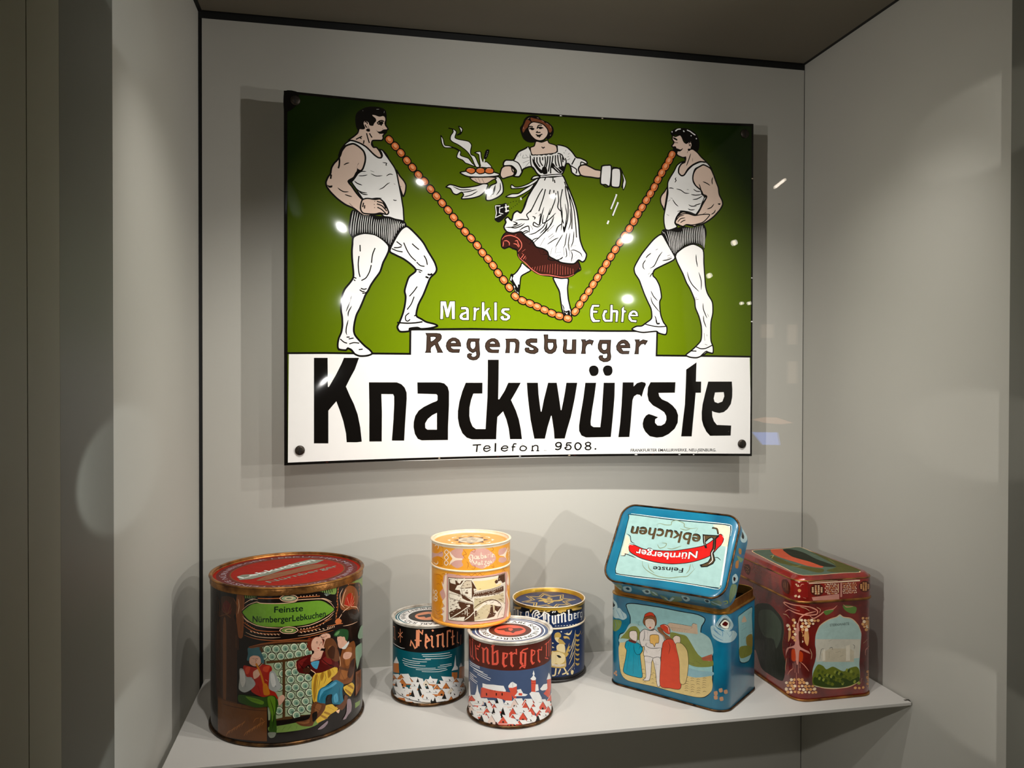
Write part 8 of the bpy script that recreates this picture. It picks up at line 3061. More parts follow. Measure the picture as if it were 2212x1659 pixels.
F ki2 0 -725,107 -18,-27 -39,-18 -23,15 19,27 44,14
F ki2 0 -651,131 -15,-18 -18,-5 -24,6 21,20 21,11
F ks 0 -602,158 -13,-24 -23,-7 -19,10 18,29 24,6
F ks 0 -690,78 -18,-25 -41,-15 -20,11 26,30 39,13
F ki2 0 -637,99 -8,-21 -31,-11 -12,10 13,22 27,14
F ks 0 -585,116 -7,-19 -20,-2 -12,12 13,18 21,7
F ks 0 -529,296 -14,-24 -22,1 -14,15 16,19 20,4
F ks 0 -488,299 -9,-19 -22,-6 -11,20 10,18 22,3
F ks 0 -513,253 -14,-19 -24,-6 -9,16 11,24 25,5
F ks 0 -463,261 -15,-21 -18,-1 -13,18 8,21 23,-1
F ki2 0 -423,251 -9,-19 -24,3 -14,16 13,18 22,0
F ks 0 -530,204 -10,-18 -19,-2 -10,12 9,19 18,1
F ki2 0 -489,211 -11,-14 -17,-4 -9,13 6,19 22,-1
F ks 0 -439,210 -13,-19 -26,0 -11,18 13,17 23,3
F ks 0 -392,208 -11,-13 -27,3 -9,14 11,14 23,1
F ks 0 -337,203 -17,-10 -23,0 -10,17 13,15 19,-3
F ki2 0 -517,165 -12,-14 -17,-7 -11,16 10,14 19,5
F ki2 0 -469,165 -14,-21 -22,1 -7,19 10,16 17,3
F ks 0 -419,172 -12,-16 -24,-5 -11,17 10,22 21,-3
F ks 0 -366,161 -17,-14 -23,0 -13,17 13,21 27,-4
F ki2 0 -309,166 -17,-19 -27,3 -12,21 15,13 27,2
F ks 0 -528,121 -12,-16 -23,-9 -8,20 7,19 22,2
F ks 0 -487,120 -11,-14 -21,-2 -8,11 10,20 20,0
F ki2 0 -449,131 -6,-13 -18,-2 -11,13 11,18 16,1
F ki2 0 -395,128 -12,-18 -18,3 -10,14 9,16 22,-2
F ks 0 -339,118 -8,-14 -24,0 -13,18 13,14 20,-1
F ks 0 -293,120 -9,-17 -27,4 -12,19 12,14 27,-5
F ks 0 -501,929 -10,-19 -27,-4 -9,17 12,21 20,3
F ks 0 -490,890 -11,-13 -17,-1 -13,12 12,18 21,6
F ki2 0 -506,849 -10,-19 -17,-3 -9,18 7,17 23,2
F ki2 0 -494,813 -10,-15 -15,-1 -11,9 8,22 18,-2
F ks 0 429,1071 -16,-11 -24,0 -7,17 9,14 26,0
F ks 0 511,1057 -24,-11 -29,8 -17,15 13,13 41,-4
F ki2 0 599,1041 0,-26 -52,13 -44,34 32,12 64,-16
F ki2 0 464,1025 -21,-19 -32,2 -11,22 11,20 33,-7
F ks 0 598,991 -68,0 -57,10 -26,27 26,14 46,-12
F ks 0 599,1001 0,-19 0,-2 0,14 0,20 0,4
F ks 0 432,994 -12,-19 -28,2 -15,22 10,16 31,-5
F ks 0 520,975 -26,-10 -36,3 -21,23 23,14 32,-6
F ki2 0 599,957 0,-23 -54,17 -33,23 22,15 65,-15
F ks 0 456,955 -18,-15 -21,3 -16,16 17,12 24,1
F ki2 0 599,922 -64,-2 -60,10 -21,24 16,19 64,-12
F ks 0 599,926 0,-18 0,-2 -12,18 12,18 0,3
F ks 0 517,902 -28,-14 -42,8 -15,20 19,17 36,-9
F ki2 0 599,883 0,-18 0,-3 -56,28 56,5 0,1
F ks 0 599,296 0,-19 -108,32 -19,20 17,17 110,-31
F ks 0 599,259 0,-21 -69,21 -30,26 26,7 73,-21
F ks 0 599,215 -42,-8 -71,20 -20,26 16,17 74,-23
F ks 0 599,178 0,-23 -80,27 -26,26 28,9 78,-24
F ks 0 599,127 -20,-14 -79,26 -30,25 27,13 102,-31
F ks 0 599,91 0,-20 0,-2 -85,45 45,3 40,-13
F ks 0 314,124 -14,-13 -21,0 -16,22 13,12 25,1
F ks 0 375,116 -12,-12 -20,1 -15,18 14,17 19,-6
F ks 0 438,120 -12,-14 -24,1 -10,15 11,18 24,-3
S ki 64 -860,1101 99,11 63,-27
S ki 63 -538,1275 69,-12 55,-37
S ki 64 -314,1275 62,-40 -20,-45
S ki 64 -669,755 -26,-82
S ki 63 -411,719 31,-74 -10,-72
S ki 64 -755,524 -32,-104 -8,-95
S ki 64 409,1082 -20,-91
S ki 65 394,255 -21,-72
S ki 65 493,775 -81,-43
F kd3 0 -553,947 43,-22 -4,-136 -38,31
S kp 82 -534,532 43,-31 44,-52 28,-37
S kp 82 -633,419 -59,-56 -45,-72
F ks 0 490,979 109,68 0,-138 0,-78
S kp2 130 599,673 -137,-31 -13,-81''',
'K_side': '''F kd 0 -1626,975 386,158 245,-53 136,-62 34,-147 -48,-183 18,-124 67,-107 -63,-283 -309,-40 -252,13 -151,193 -96,67
F kd2 0 -1475,959 271,98 175,-24 137,-90 -15,-192 -117,-189 -71,109 -249,-42 -148,129
S ec 74 -1030,1108 154,-86 48,-152 -37,-179 18,-125 59,-109''',
'K_lidF': '''f kr 0 -641,1593 182,31 19,-208 -185,-20
f ki2 0 -437,1606 462,2 268,4 52,-3 1,-19 -321,2 -457,5
S ki 82 -432,1615 211,7 225,-4
S ki 82 76,1625 207,1
S ki 81 -636,1631 65,-7 43,1
S ki 81 -615,1340 105,-3 139,-10
F ks 0 -197,1579 9,5 9,-7 -3,-10 -12,1
F ki2 0 -166,1581 10,4 9,-6 -3,-11 -12,1
F ki2 0 -143,1576 10,5 9,-7 -3,-11 -12,2
F ki2 0 -114,1580 9,5 10,-7 -3,-11 -13,2
F ki2 0 -88,1579 9,5 9,-7 -3,-11 -12,2
F ki2 0 -60,1577 10,5 9,-7 -3,-11 -12,2
F ki2 0 -37,1574 10,5 9,-7 -3,-11 -13,2
F ki2 0 -181,1554 9,5 10,-7 -3,-11 -13,2
F ki2 0 -157,1551 9,4 9,-6 -3,-11 -12,1
F ki2 0 -131,1553 9,5 9,-7 -3,-11 -12,2
F ks 0 -104,1553 9,5 9,-7 -3,-11 -12,2
F ki2 0 -73,1551 9,5 9,-7 -3,-11 -12,2
F ki2 0 -51,1551 9,5 9,-7 -3,-11 -12,2
F ks 0 -23,1552 9,5 9,-7 -3,-11 -12,2
F ki2 0 -197,1529 9,5 10,-6 -3,-11 -13,1
F ks 0 -168,1529 10,5 9,-7 -3,-11 -12,2
F ki2 0 -138,1528 9,5 10,-7 -3,-11 -13,2
F ks 0 -115,1529 9,5 9,-7 -3,-10 -12,1
F ks 0 -86,1529 9,4 9,-6 -3,-11 -12,1
F ks 0 -63,1524 9,5 9,-7 -3,-11 -12,2
F ki2 0 -33,1524 10,4 9,-6 -3,-11 -13,1
F ki2 0 -179,1503 9,5 9,-7 -3,-11 -12,2
F ki2 0 -155,1500 9,5 9,-7 -3,-10 -12,1
F ks 0 -129,1503 9,5 9,-7 -3,-11 -12,2
F ki2 0 -100,1500 9,5 10,-7 -3,-11 -13,2
F ks 0 -77,1503 9,5 10,-7 -3,-11 -13,2
F ki2 0 -47,1498 9,5 9,-7 -3,-11 -12,2
F ki2 0 -21,1502 9,5 10,-7 -3,-10 -13,1
F ki2 0 -192,1480 9,5 9,-7 -3,-11 -12,2
F ki2 0 -166,1474 10,5 9,-7 -3,-10 -12,1
F ki2 0 -142,1476 9,5 9,-7 -3,-11 -12,2
F ks 0 -113,1479 9,4 10,-6 -3,-11 -13,1
F ki2 0 -87,1476 9,5 9,-7 -3,-10 -12,1
F ki2 0 -62,1473 9,5 9,-7 -3,-10 -12,1
F ki2 0 -34,1474 9,5 9,-7 -3,-11 -12,2
F ki2 0 -154,1453 9,5 9,-7 -3,-11 -12,2
F ki2 0 -129,1450 9,5 10,-7 -3,-11 -13,2
F ks 0 -99,1452 9,5 9,-7 -3,-11 -12,2
F ks 0 -77,1449 9,5 10,-7 -3,-10 -13,1
F ki2 0 -46,1449 9,5 9,-7 -3,-11 -12,2
F ki2 0 -22,1450 9,5 10,-7 -3,-11 -13,2
F ks 0 78,1575 9,5 9,-7 -3,-11 -12,2
F ks 0 105,1574 9,5 10,-7 -3,-11 -13,2
F ks 0 131,1572 10,5 9,-7 -3,-10 -12,1
F ki2 0 155,1577 9,5 9,-7 -3,-11 -12,2
F ki2 0 183,1573 9,5 9,-7 -3,-11 -12,1
F ks 0 214,1572 9,5 9,-7 -3,-11 -12,2
F ki2 0 238,1575 9,5 9,-7 -3,-11 -12,2
F ks 0 266,1572 10,5 9,-7 -3,-11 -12,2
F ki2 0 92,1547 9,5 10,-7 -3,-10 -13,1
F ks 0 117,1551 9,5 10,-7 -3,-11 -13,2
F ki2 0 142,1547 9,5 10,-7 -3,-11 -13,2
F ki2 0 171,1550 10,5 9,-7 -3,-11 -13,2
F ks 0 196,1548 9,5 9,-7 -3,-11 -12,2
F ks 0 226,1549 9,5 10,-7 -3,-11 -13,1
F ks 0 249,1548 9,5 9,-7 -3,-11 -12,2
F ks 0 278,1545 9,5 9,-7 -3,-11 -12,2
F ks 0 80,1527 10,5 9,-7 -3,-11 -12,1
F ki2 0 104,1523 9,5 9,-7 -3,-10 -12,1
F ki2 0 133,1525 9,5 10,-7 -3,-11 -13,2
F ks 0 156,1524 9,5 10,-7 -3,-11 -13,1
F ki2 0 186,1525 9,5 10,-7 -3,-11 -13,2
F ks 0 214,1521 9,4 10,-6 -3,-11 -13,1
F ks 0 239,1521 10,5 9,-7 -3,-11 -12,1
F ki2 0 265,1519 9,5 9,-7 -3,-11 -12,2
F ki2 0 90,1497 9,5 10,-7 -3,-11 -13,1
F ki2 0 119,1498 9,5 10,-7 -3,-11 -13,2
F ki2 0 145,1499 9,5 9,-7 -3,-11 -12,2
F ki2 0 172,1499 9,5 10,-7 -3,-11 -13,2
F ki2 0 195,1497 10,5 9,-7 -3,-10 -12,1
F ks 0 226,1499 9,5 9,-7 -3,-10 -12,1
F ks 0 249,1495 9,5 9,-7 -3,-11 -12,2
F ki2 0 276,1498 10,5 9,-7 -3,-11 -12,2
F ki2 0 80,1471 9,5 9,-7 -3,-11 -12,2
F ki2 0 103,1475 9,5 9,-7 -3,-11 -12,2
F ks 0 133,1473 10,5 9,-7 -3,-11 -12,2
F ki2 0 159,1471 9,5 9,-7 -3,-11 -12,1
F ki2 0 184,1474 9,4 9,-6 -3,-11 -12,1
F ki2 0 215,1469 9,5 9,-7 -3,-11 -12,2
F ki2 0 241,1470 9,5 10,-7 -3,-10 -13,1
F ki2 0 269,1472 10,5 9,-7 -3,-11 -12,2
F ki2 0 89,1445 9,5 10,-7 -3,-11 -13,2
F ki2 0 118,1447 10,5 9,-7 -3,-10 -12,1
F ki2 0 144,1444 9,5 10,-7 -3,-10 -13,1
F ki2 0 171,1448 9,5 9,-7 -3,-11 -12,2
F ki2 0 197,1444 9,5 10,-7 -3,-11 -13,2
F ks 0 224,1447 9,5 9,-7 -3,-11 -12,2
F ki2 0 254,1442 9,5 9,-7 -3,-11 -12,2
F ki2 0 279,1446 10,5 9,-7 -3,-11 -13,2
F kd3 0 -205,1503 -14,-43 -39,-28 -53,-9 -53,15 -39,33 -14,44 13,43 39,28 53,9 53,-15 40,-33
F ki 0 -391,1548 25,0 1,-18 -24,0
F ki 0 -391,1522 26,0 1,-18 -25,1
F ki 0 -391,1496 26,1 1,-19 -24,1
F ki 0 -346,1571 25,0 1,-18 -24,1
F ki 0 -346,1545 25,1 1,-19 -24,1
F ki 0 -346,1519 25,1 1,-18 -24,0
F ki 0 -346,1494 25,0 1,-18 -24,0
F ki 0 -346,1468 26,0 1,-18 -25,0
F ki 0 -302,1568 26,1 1,-18 -25,0
F ki 0 -302,1543 26,0 1,-18 -24,0
F ki 0 -301,1517 25,0 1,-18 -24,0
F ki 0 -301,1491 25,0 1,-18 -24,1
F ki 0 -301,1465 25,0 1,-18 -24,1
F ki 0 -257,1540 26,0 1,-18 -25,1
F ki 0 -257,1514 26,1 1,-19 -25,1
F ki 0 -256,1488 25,1 1,-19 -24,1
S eo 109 -337,1574 15,-64 16,-74
S eo 109 -287,1562 36,-74
F kd3 0 608,1480 -67,-24 -66,-18 -54,-4 -45,13 -34,32 -12,39 12,38 33,27 45,7 54,-15 66,-41
F ks 0 350,1548 26,1 2,-19 -26,1
F ks 0 350,1525 27,0 1,-18 -25,0
F ks 0 351,1502 26,0 1,-19 -25,1
F ks 0 387,1570 27,0 2,-19 -26,1
F ks 0 388,1546 27,0 1,-18 -26,1
F ks 0 388,1523 27,0 1,-19 -26,1
F ks 0 388,1499 27,0 1,-18 -26,1
F ks 0 388,1476 27,0 1,-19 -26,1
F ks 0 427,1567 31,-1 1,-19 -30,2
F ks 0 427,1543 31,-1 2,-19 -31,3
F ks 0 427,1520 31,-1 2,-19 -31,2
F ks 0 427,1496 31,-1 2,-19 -31,3
F ks 0 427,1473 32,-1 1,-19 -30,2
F ks 0 473,1538 45,-5 3,-19 -45,6
F ks 0 473,1515 46,-6 2,-19 -45,7
F ks 0 474,1491 45,-5 2,-19 -44,6
S ec 110 393,1579 16,-66 18,-75
S ec 111 450,1565 56,-82
f ki 0 -616,1580 27,9 5,-44
f ki 0 -575,1582 22,-28 -31,-9
F ks 0 -579,1505 22,17 23,-16 -10,-25 -26,-2
S kp 81 -545,1555 17,33 30,3
S kp 81 -510,1409 39,-7
F ki 0 -630,1414 33,24 9,-25 -27,-14
F ki2 0 -579,1414 26,22 9,-26 -26,-12
s ki 146 9,1573 1,-119
s kp2 274 56,1579 1,-182
f kp2 0 -392,1414 418,21 0,-73 -397,6''',
'K_lidS': '''F kd3 0 -1922,1531 138,42 59,-56 -58,-104 -98,26
f ks2 0 -1720,1568 27,1 -4,-13 -23,0
f ks2 0 -1720,1544 27,1 -4,-13 -23,0
f ks2 0 -1720,1520 27,1 -3,-13 -24,0
f ks2 0 -1719,1496 27,1 -4,-13 -23,0
f ks2 0 -1674,1569 27,0 -4,-12 -23,0
f ks2 0 -1674,1545 27,1 -4,-13 -23,0
f ks2 0 -1673,1521 26,1 -3,-13 -23,1
f ks2 0 -1673,1498 27,0 -4,-13 -23,1
f ks2 0 -1628,1570 26,0 -3,-12 -23,0
f ks2 0 -1628,1546 27,1 -4,-13 -23,0
f ks2 0 -1628,1523 27,0 -4,-13 -23,1
f ks2 0 -1627,1499 26,0 -4,-12 -22,0
f ks2 0 -1583,1571 27,0 -4,-12 -23,0
f ks2 0 -1582,1547 26,1 -4,-13 -22,0
f ks2 0 -1582,1524 26,0 -3,-13 -23,1
f ks2 0 -1582,1500 26,1 -3,-13 -23,0
f ks2 0 -1537,1572 26,0 -4,-12 -22,0
f ks2 0 -1537,1548 26,1 -4,-13 -22,1
f ks2 0 -1537,1525 26,0 -3,-12 -23,0
f ks2 0 -1537,1501 26,1 -3,-13 -23,0
f ks2 0 -1493,1573 26,0 -3,-13 -23,1
f ks2 0 -1492,1549 26,1 -4,-13 -22,1
f ks2 0 -1492,1526 26,0 -4,-12 -22,0
f ks2 0 -1492,1502 26,1 -4,-13 -22,1
f ks2 0 -1448,1574 26,0 -4,-13 -22,1
f ks2 0 -1448,1550 26,1 -4,-13 -22,1
f ks2 0 -1448,1527 26,0 -4,-12 -22,0
f ks2 0 -1448,1504 26,0 -3,-13 -22,1
f ks2 0 -1404,1574 25,0 -3,-13 -22,1
f ks2 0 -1404,1550 26,1 -4,-13 -22,1
f ks2 0 -1404,1527 26,0 -4,-12 -22,0
f ks2 0 -1403,1504 25,0 -3,-12 -22,0
f ks2 0 -1360,1574 25,1 -3,-13 -22,1
f ks2 0 -1360,1551 25,1 -3,-13 -22,1
f ks2 0 -1360,1528 26,0 -4,-12 -22,0
f ks2 0 -1360,1505 26,0 -4,-12 -22,0
f ks2 0 -1317,1575 25,1 -3,-13 -22,1
f ks2 0 -1317,1552 26,1 -4,-13 -22,1
f ks2 0 -1316,1529 25,1 -4,-13 -21,1
f ks2 0 -1316,1506 25,0 -3,-12 -22,0
f ks2 0 -1274,1576 25,1 -3,-13 -22,1
f ks2 0 -1273,1553 25,1 -4,-13 -21,1
f ks2 0 -1273,1530 25,1 -4,-13 -21,1
f ks2 0 -1273,1507 25,1 -3,-13 -22,1
f ks2 0 -1231,1577 25,0 -3,-12 -22,1
f ks2 0 -1231,1554 25,1 -3,-13 -22,1
f ks2 0 -1230,1531 24,1 -3,-13 -21,1
f ks2 0 -1230,1508 25,1 -4,-13 -21,1
f ks2 0 -1188,1578 24,0 -3,-12 -21,0
f ks2 0 -1188,1555 25,0 -4,-12 -21,1
f ks2 0 -1188,1532 25,1 -4,-13 -21,1
f ks2 0 -1188,1509 25,1 -3,-12 -22,0
f ks2 0 -1146,1579 24,0 -3,-12 -21,0
f ks2 0 -1146,1556 25,0 -4,-12 -21,1
f ks2 0 -1146,1533 25,1 -4,-13 -21,1
f ks2 0 -1145,1510 24,1 -3,-12 -21,0
f ks2 0 -1104,1580 24,0 -3,-12 -21,0
f ks2 0 -1104,1557 24,0 -3,-12 -21,1
f ks2 0 -1104,1534 24,1 -3,-13 -21,1
f ks2 0 -1104,1512 25,0 -4,-12 -20,0
f ks2 0 -1063,1580 24,1 -3,-12 -21,0
f ks2 0 -1062,1558 24,0 -4,-12 -20,1
f ks2 0 -1062,1535 24,1 -3,-12 -21,0
f ks2 0 -1062,1513 24,0 -3,-12 -21,0
f ks2 0 -1021,1581 24,1 -4,-12 -20,0
f ks2 0 -1021,1559 24,0 -4,-12 -20,1
f ks2 0 -1021,1536 24,1 -3,-12 -21,0
f ks2 0 -1021,1514 24,0 -3,-12 -21,0
f ks2 0 -980,1582 23,0 -3,-12 -20,1
f ks2 0 -980,1560 24,0 -4,-12 -20,0
f ks2 0 -980,1537 24,1 -3,-12 -21,0
f ks2 0 -980,1515 24,0 -3,-12 -21,1
F kd3 0 -881,1571 116,29 75,-73 -27,-107 -112,-3 -68,66
S ks 92 -814,1569 34,-120
S ks 92 -749,1567 2,-109
S ks 92 -847,1542 17,-69
s ks 162 -1902,1525
s ks 161 -1863,1524 1,1
s ks 161 -1823,1524
s ks 161 -1862,1484
s ks 161 -1813,1486
s ks 160 -1784,1513
s ks 161 -1842,1449
s ks 160 -1793,1461''',
'K_lidT': '''F kT 0 -356,727 345,21 344,48 131,22 62,-88 -40,-580 -41,-905 -286,-33 -619,-3 -13,471 51,622
Sc ki 149 -356,727 345,21 344,48 131,22 62,-88 -40,-580 -41,-905 -286,-33 -619,-3 -13,471 51,622
F kT2 0 -34,729 197,-18 -67,-201 22,-235 -5,-351 34,-258 -105,-138 -121,106 -47,258 -50,268 7,268
F kd4 0 150,689 129,21 69,-255 -64,-439 10,-463 -186,41 -20,293 -69,319 67,306
F kT3 0 -277,360 51,-100 6,-431 118,-230 116,-144 -92,-134 -113,-14 -96,333 -102,351
F kT3 0 503,516 1,-504 -6,-623 -53,-144 -365,3 -67,129 281,176 113,481
S ki3 151 -300,321 107,67 -149,-192
S ki3 140 -317,-273 52,-52 88,21
S ki3 154 395,352 -7,-181
S ki3 147 459,-21 -84,-280''',
}

def fin(name, me, mt, parent=None, smooth=True, angle=40):
    if smooth:
        for p in me.polygons: p.use_smooth = True
        try: me.set_sharp_from_angle(angle=math.radians(angle))
        except Exception: pass
    if mt: me.materials.append(mt)
    o = bpy.data.objects.new(name, me); C.objects.link(o)
    if parent: o.parent = parent
    return o
def mesh(name, V, Fc, mt, parent=None, smooth=False, angle=40):
    me = bpy.data.meshes.new(name); me.from_pydata(V, [], Fc); me.update()
    return fin(name, me, mt, parent, smooth, angle)
def box(name, a, b, mt, parent=None):
    (x0, y0, z0), (x1, y1, z1) = a, b
    V = [(x, y, z) for z in (z0, z1) for y in (y0, y1) for x in (x0, x1)]
    return mesh(name, V, [(0, 2, 3, 1), (4, 5, 7, 6), (0, 1, 5, 4), (2, 6, 7, 3), (0, 4, 6, 2), (1, 3, 7, 5)], mt, parent)
def loft(name, S, rings, mt, parent=None, cap0=False, cap1=False, closed=False, angle=40):
    """Rings of (offset, height) swept round the outline of a Prism."""
    n = len(S.p); V = []
    for o, z in rings:
        for i in range(n): V.append((S.p[i][0] + S.n[i][0] * o, S.p[i][1] + S.n[i][1] * o, z))
    Fc = []
    R = len(rings)
    for k in range(R if closed else R - 1):
        k2 = (k + 1) % R
        for i in range(n):
            j = (i + 1) % n; Fc.append((k * n + i, k * n + j, k2 * n + j, k2 * n + i))
    if cap0: Fc.append(tuple(range(n - 1, -1, -1)))
    if cap1: Fc.append(tuple((R - 1) * n + i for i in range(n)))
    return mesh(name, V, Fc, mt, parent, True, angle)
def bead(name, S, z, ri, h, mt, parent=None, base=0.0):
    rings = [(base + ri * math.cos(a), z + h / 2 * math.sin(a)) for a in [2 * math.pi * k / 10 for k in range(10)]]
    return loft(name, S, rings, mt, parent, closed=True, angle=80)
def empty(name, loc, label, cat, rz=0, group=None, mtx=None):
    o = bpy.data.objects.new(name, None); C.objects.link(o); o.empty_display_size = 0.05
    if mtx is not None: o.matrix_world = mtx
    else: o.location = loc; o.rotation_euler = (0, 0, rz)
    o['label'] = label; o['category'] = cat
    if group: o['group'] = group
    return o
def structure(o): o['kind'] = 'structure'; return o
# ---------------- printed artwork as thin inked shapes lying on a surface
def parse(t):
    out = []; x = y = 0
    for i, a in enumerate(t.split()):
        p, q = a.split(','); p, q = int(p), int(q)
        x, y = (p, q) if i == 0 else (x + p, y + q); out.append((x * 1e-4, y * 1e-4))
    return out
TENS = 0.40
def spline(p, closed, step=0.0011):
    n = len(p)
    if n < 3: return p
    out = []
    rng = range(n) if closed else range(n - 1)
    for i in rng:
        p1, p2 = p[i], p[(i + 1) % n]
        p0 = p[i - 1] if (closed or i > 0) else p1
        p3 = p[(i + 2) % n] if (closed or i + 2 < n) else p2
        L = math.hypot(p2[0] - p1[0], p2[1] - p1[1]); m = max(1, min(4, int(L / step)))
        for k in range(m):
            t = k / m; t2 = t * t; t3 = t2 * t
            h1 = 2 * t3 - 3 * t2 + 1; h2 = 3 * t2 - 2 * t3; h3 = t3 - 2 * t2 + t; h4 = t3 - t2
            out.append(tuple(h1 * p1[c] + h2 * p2[c] + TENS * (h3 * (p2[c] - p0[c]) + h4 * (p3[c] - p1[c])) for c in (0, 1)))
    if not closed: out.append(p[-1])
    return out
def ribbon(p, w, closed, taper):
    q = [p[0]]
    for a in p[1:]:
        if math.hypot(a[0] - q[-1][0], a[1] - q[-1][1]) > 1e-5: q.append(a)
    if closed and len(q) > 2 and math.hypot(q[0][0] - q[-1][0], q[0][1] - q[-1][1]) < 1e-5: q.pop()
    n = len(q)
    if n < 2: 
        x, y = q[0]; return [[(x + w / 2 * math.cos(k * math.pi / 4), y + w / 2 * math.sin(k * math.pi / 4)) for k in range(8)]]
    Lt = [0.0]
    for a, b in zip(q, q[1:]): Lt.append(Lt[-1] + math.hypot(b[0] - a[0], b[1] - a[1]))
    if Lt[-1] < w * 0.6:
        x, y = q[0]; return [[(x + w / 2 * math.cos(k * math.pi / 4), y + w / 2 * math.sin(k * math.pi / 4)) for k in range(8)]]
    Lp, Rp = [], []
    for i in range(n):
        a = q[i - 1] if (i > 0 or closed) else None; b = q[(i + 1) % n] if (i < n - 1 or closed) else None
        d1 = d2 = None
        if a: d1 = (q[i][0] - a[0], q[i][1] - a[1]); l = math.hypot(*d1); d1 = (d1[0] / l, d1[1] / l)
        if b: d2 = (b[0] - q[i][0], b[1] - q[i][1]); l = math.hypot(*d2); d2 = (d2[0] / l, d2[1] / l)
        d1 = d1 or d2; d2 = d2 or d1
        t = (d1[0] + d2[0], d1[1] + d2[1]); l = math.hypot(*t)
        if l < 0.25: nx, ny, k = -d1[1], d1[0], 1.0
        else:
            t = (t[0] / l, t[1] / l); nx, ny = -t[1], t[0]; k = min(1.8, 1 / max(0.3, nx * -d1[1] + ny * d1[0]))
        ww = w / 2
        if taper and not closed:
            s = Lt[i] / Lt[-1]; ww *= 0.35 + 0.65 * min(1.0, min(s, 1 - s) * 5 + 0.0)
        e = 0.0
        x, y = q[i]
        if not closed and not taper:
            if i == 0: x -= d1[0] * w * 0.2; y -= d1[1] * w * 0.2
            if i == n - 1: x += d1[0] * w * 0.2; y += d1[1] * w * 0.2
        Lp.append((x + nx * ww * k, y + ny * ww * k)); Rp.append((x - nx * ww * k, y - ny * ww * k))
    return [[Rp[i], Rp[(i + 1) % n], Lp[(i + 1) % n], Lp[i]] for i in range(n if closed else n - 1)]
def cut(poly, axis, cuts):
    if not cuts: return [poly]
    lo = min(p[axis] for p in poly); hi = max(p[axis] for p in poly)
    out = []; rest = poly
    a = bisect.bisect_right(cuts, lo + 1e-9); b = bisect.bisect_left(cuts, hi - 1e-9)
    for c in cuts[a:b]:
        L_, R_ = [], []
        n = len(rest)
        for i in range(n):
            p, q = rest[i], rest[(i + 1) % n]; pl, ql = p[axis] <= c, q[axis] <= c
            (L_ if pl else R_).append(p)
            if pl != ql:
                t = (c - p[axis]) / (q[axis] - p[axis]); x = (p[0] + (q[0] - p[0]) * t, p[1] + (q[1] - p[1]) * t); L_.append(x); R_.append(x)
        if len(L_) > 2: out.append(L_)
        rest = R_
        if len(rest) < 3: break
    if len(rest) > 2: out.append(rest)
    return out
def glyphs(txt, bold):
    cu = bpy.data.curves.new('t', 'FONT'); cu.body = txt; cu.size = 1.0; cu.resolution_u = 3
    if bold: cu.offset = 0.012
    o = bpy.data.objects.new('t', cu); C.objects.link(o)
    me = bpy.data.meshes.new_from_object(o.evaluated_get(bpy.context.evaluated_depsgraph_get()))
    V = [(v.co.x, v.co.y) for v in me.vertices]; Fc = [tuple(p.vertices) for p in me.polygons]
    bpy.data.objects.remove(o); bpy.data.meshes.remove(me); bpy.data.curves.remove(cu)
    return V, Fc
STEP = 1.2e-5
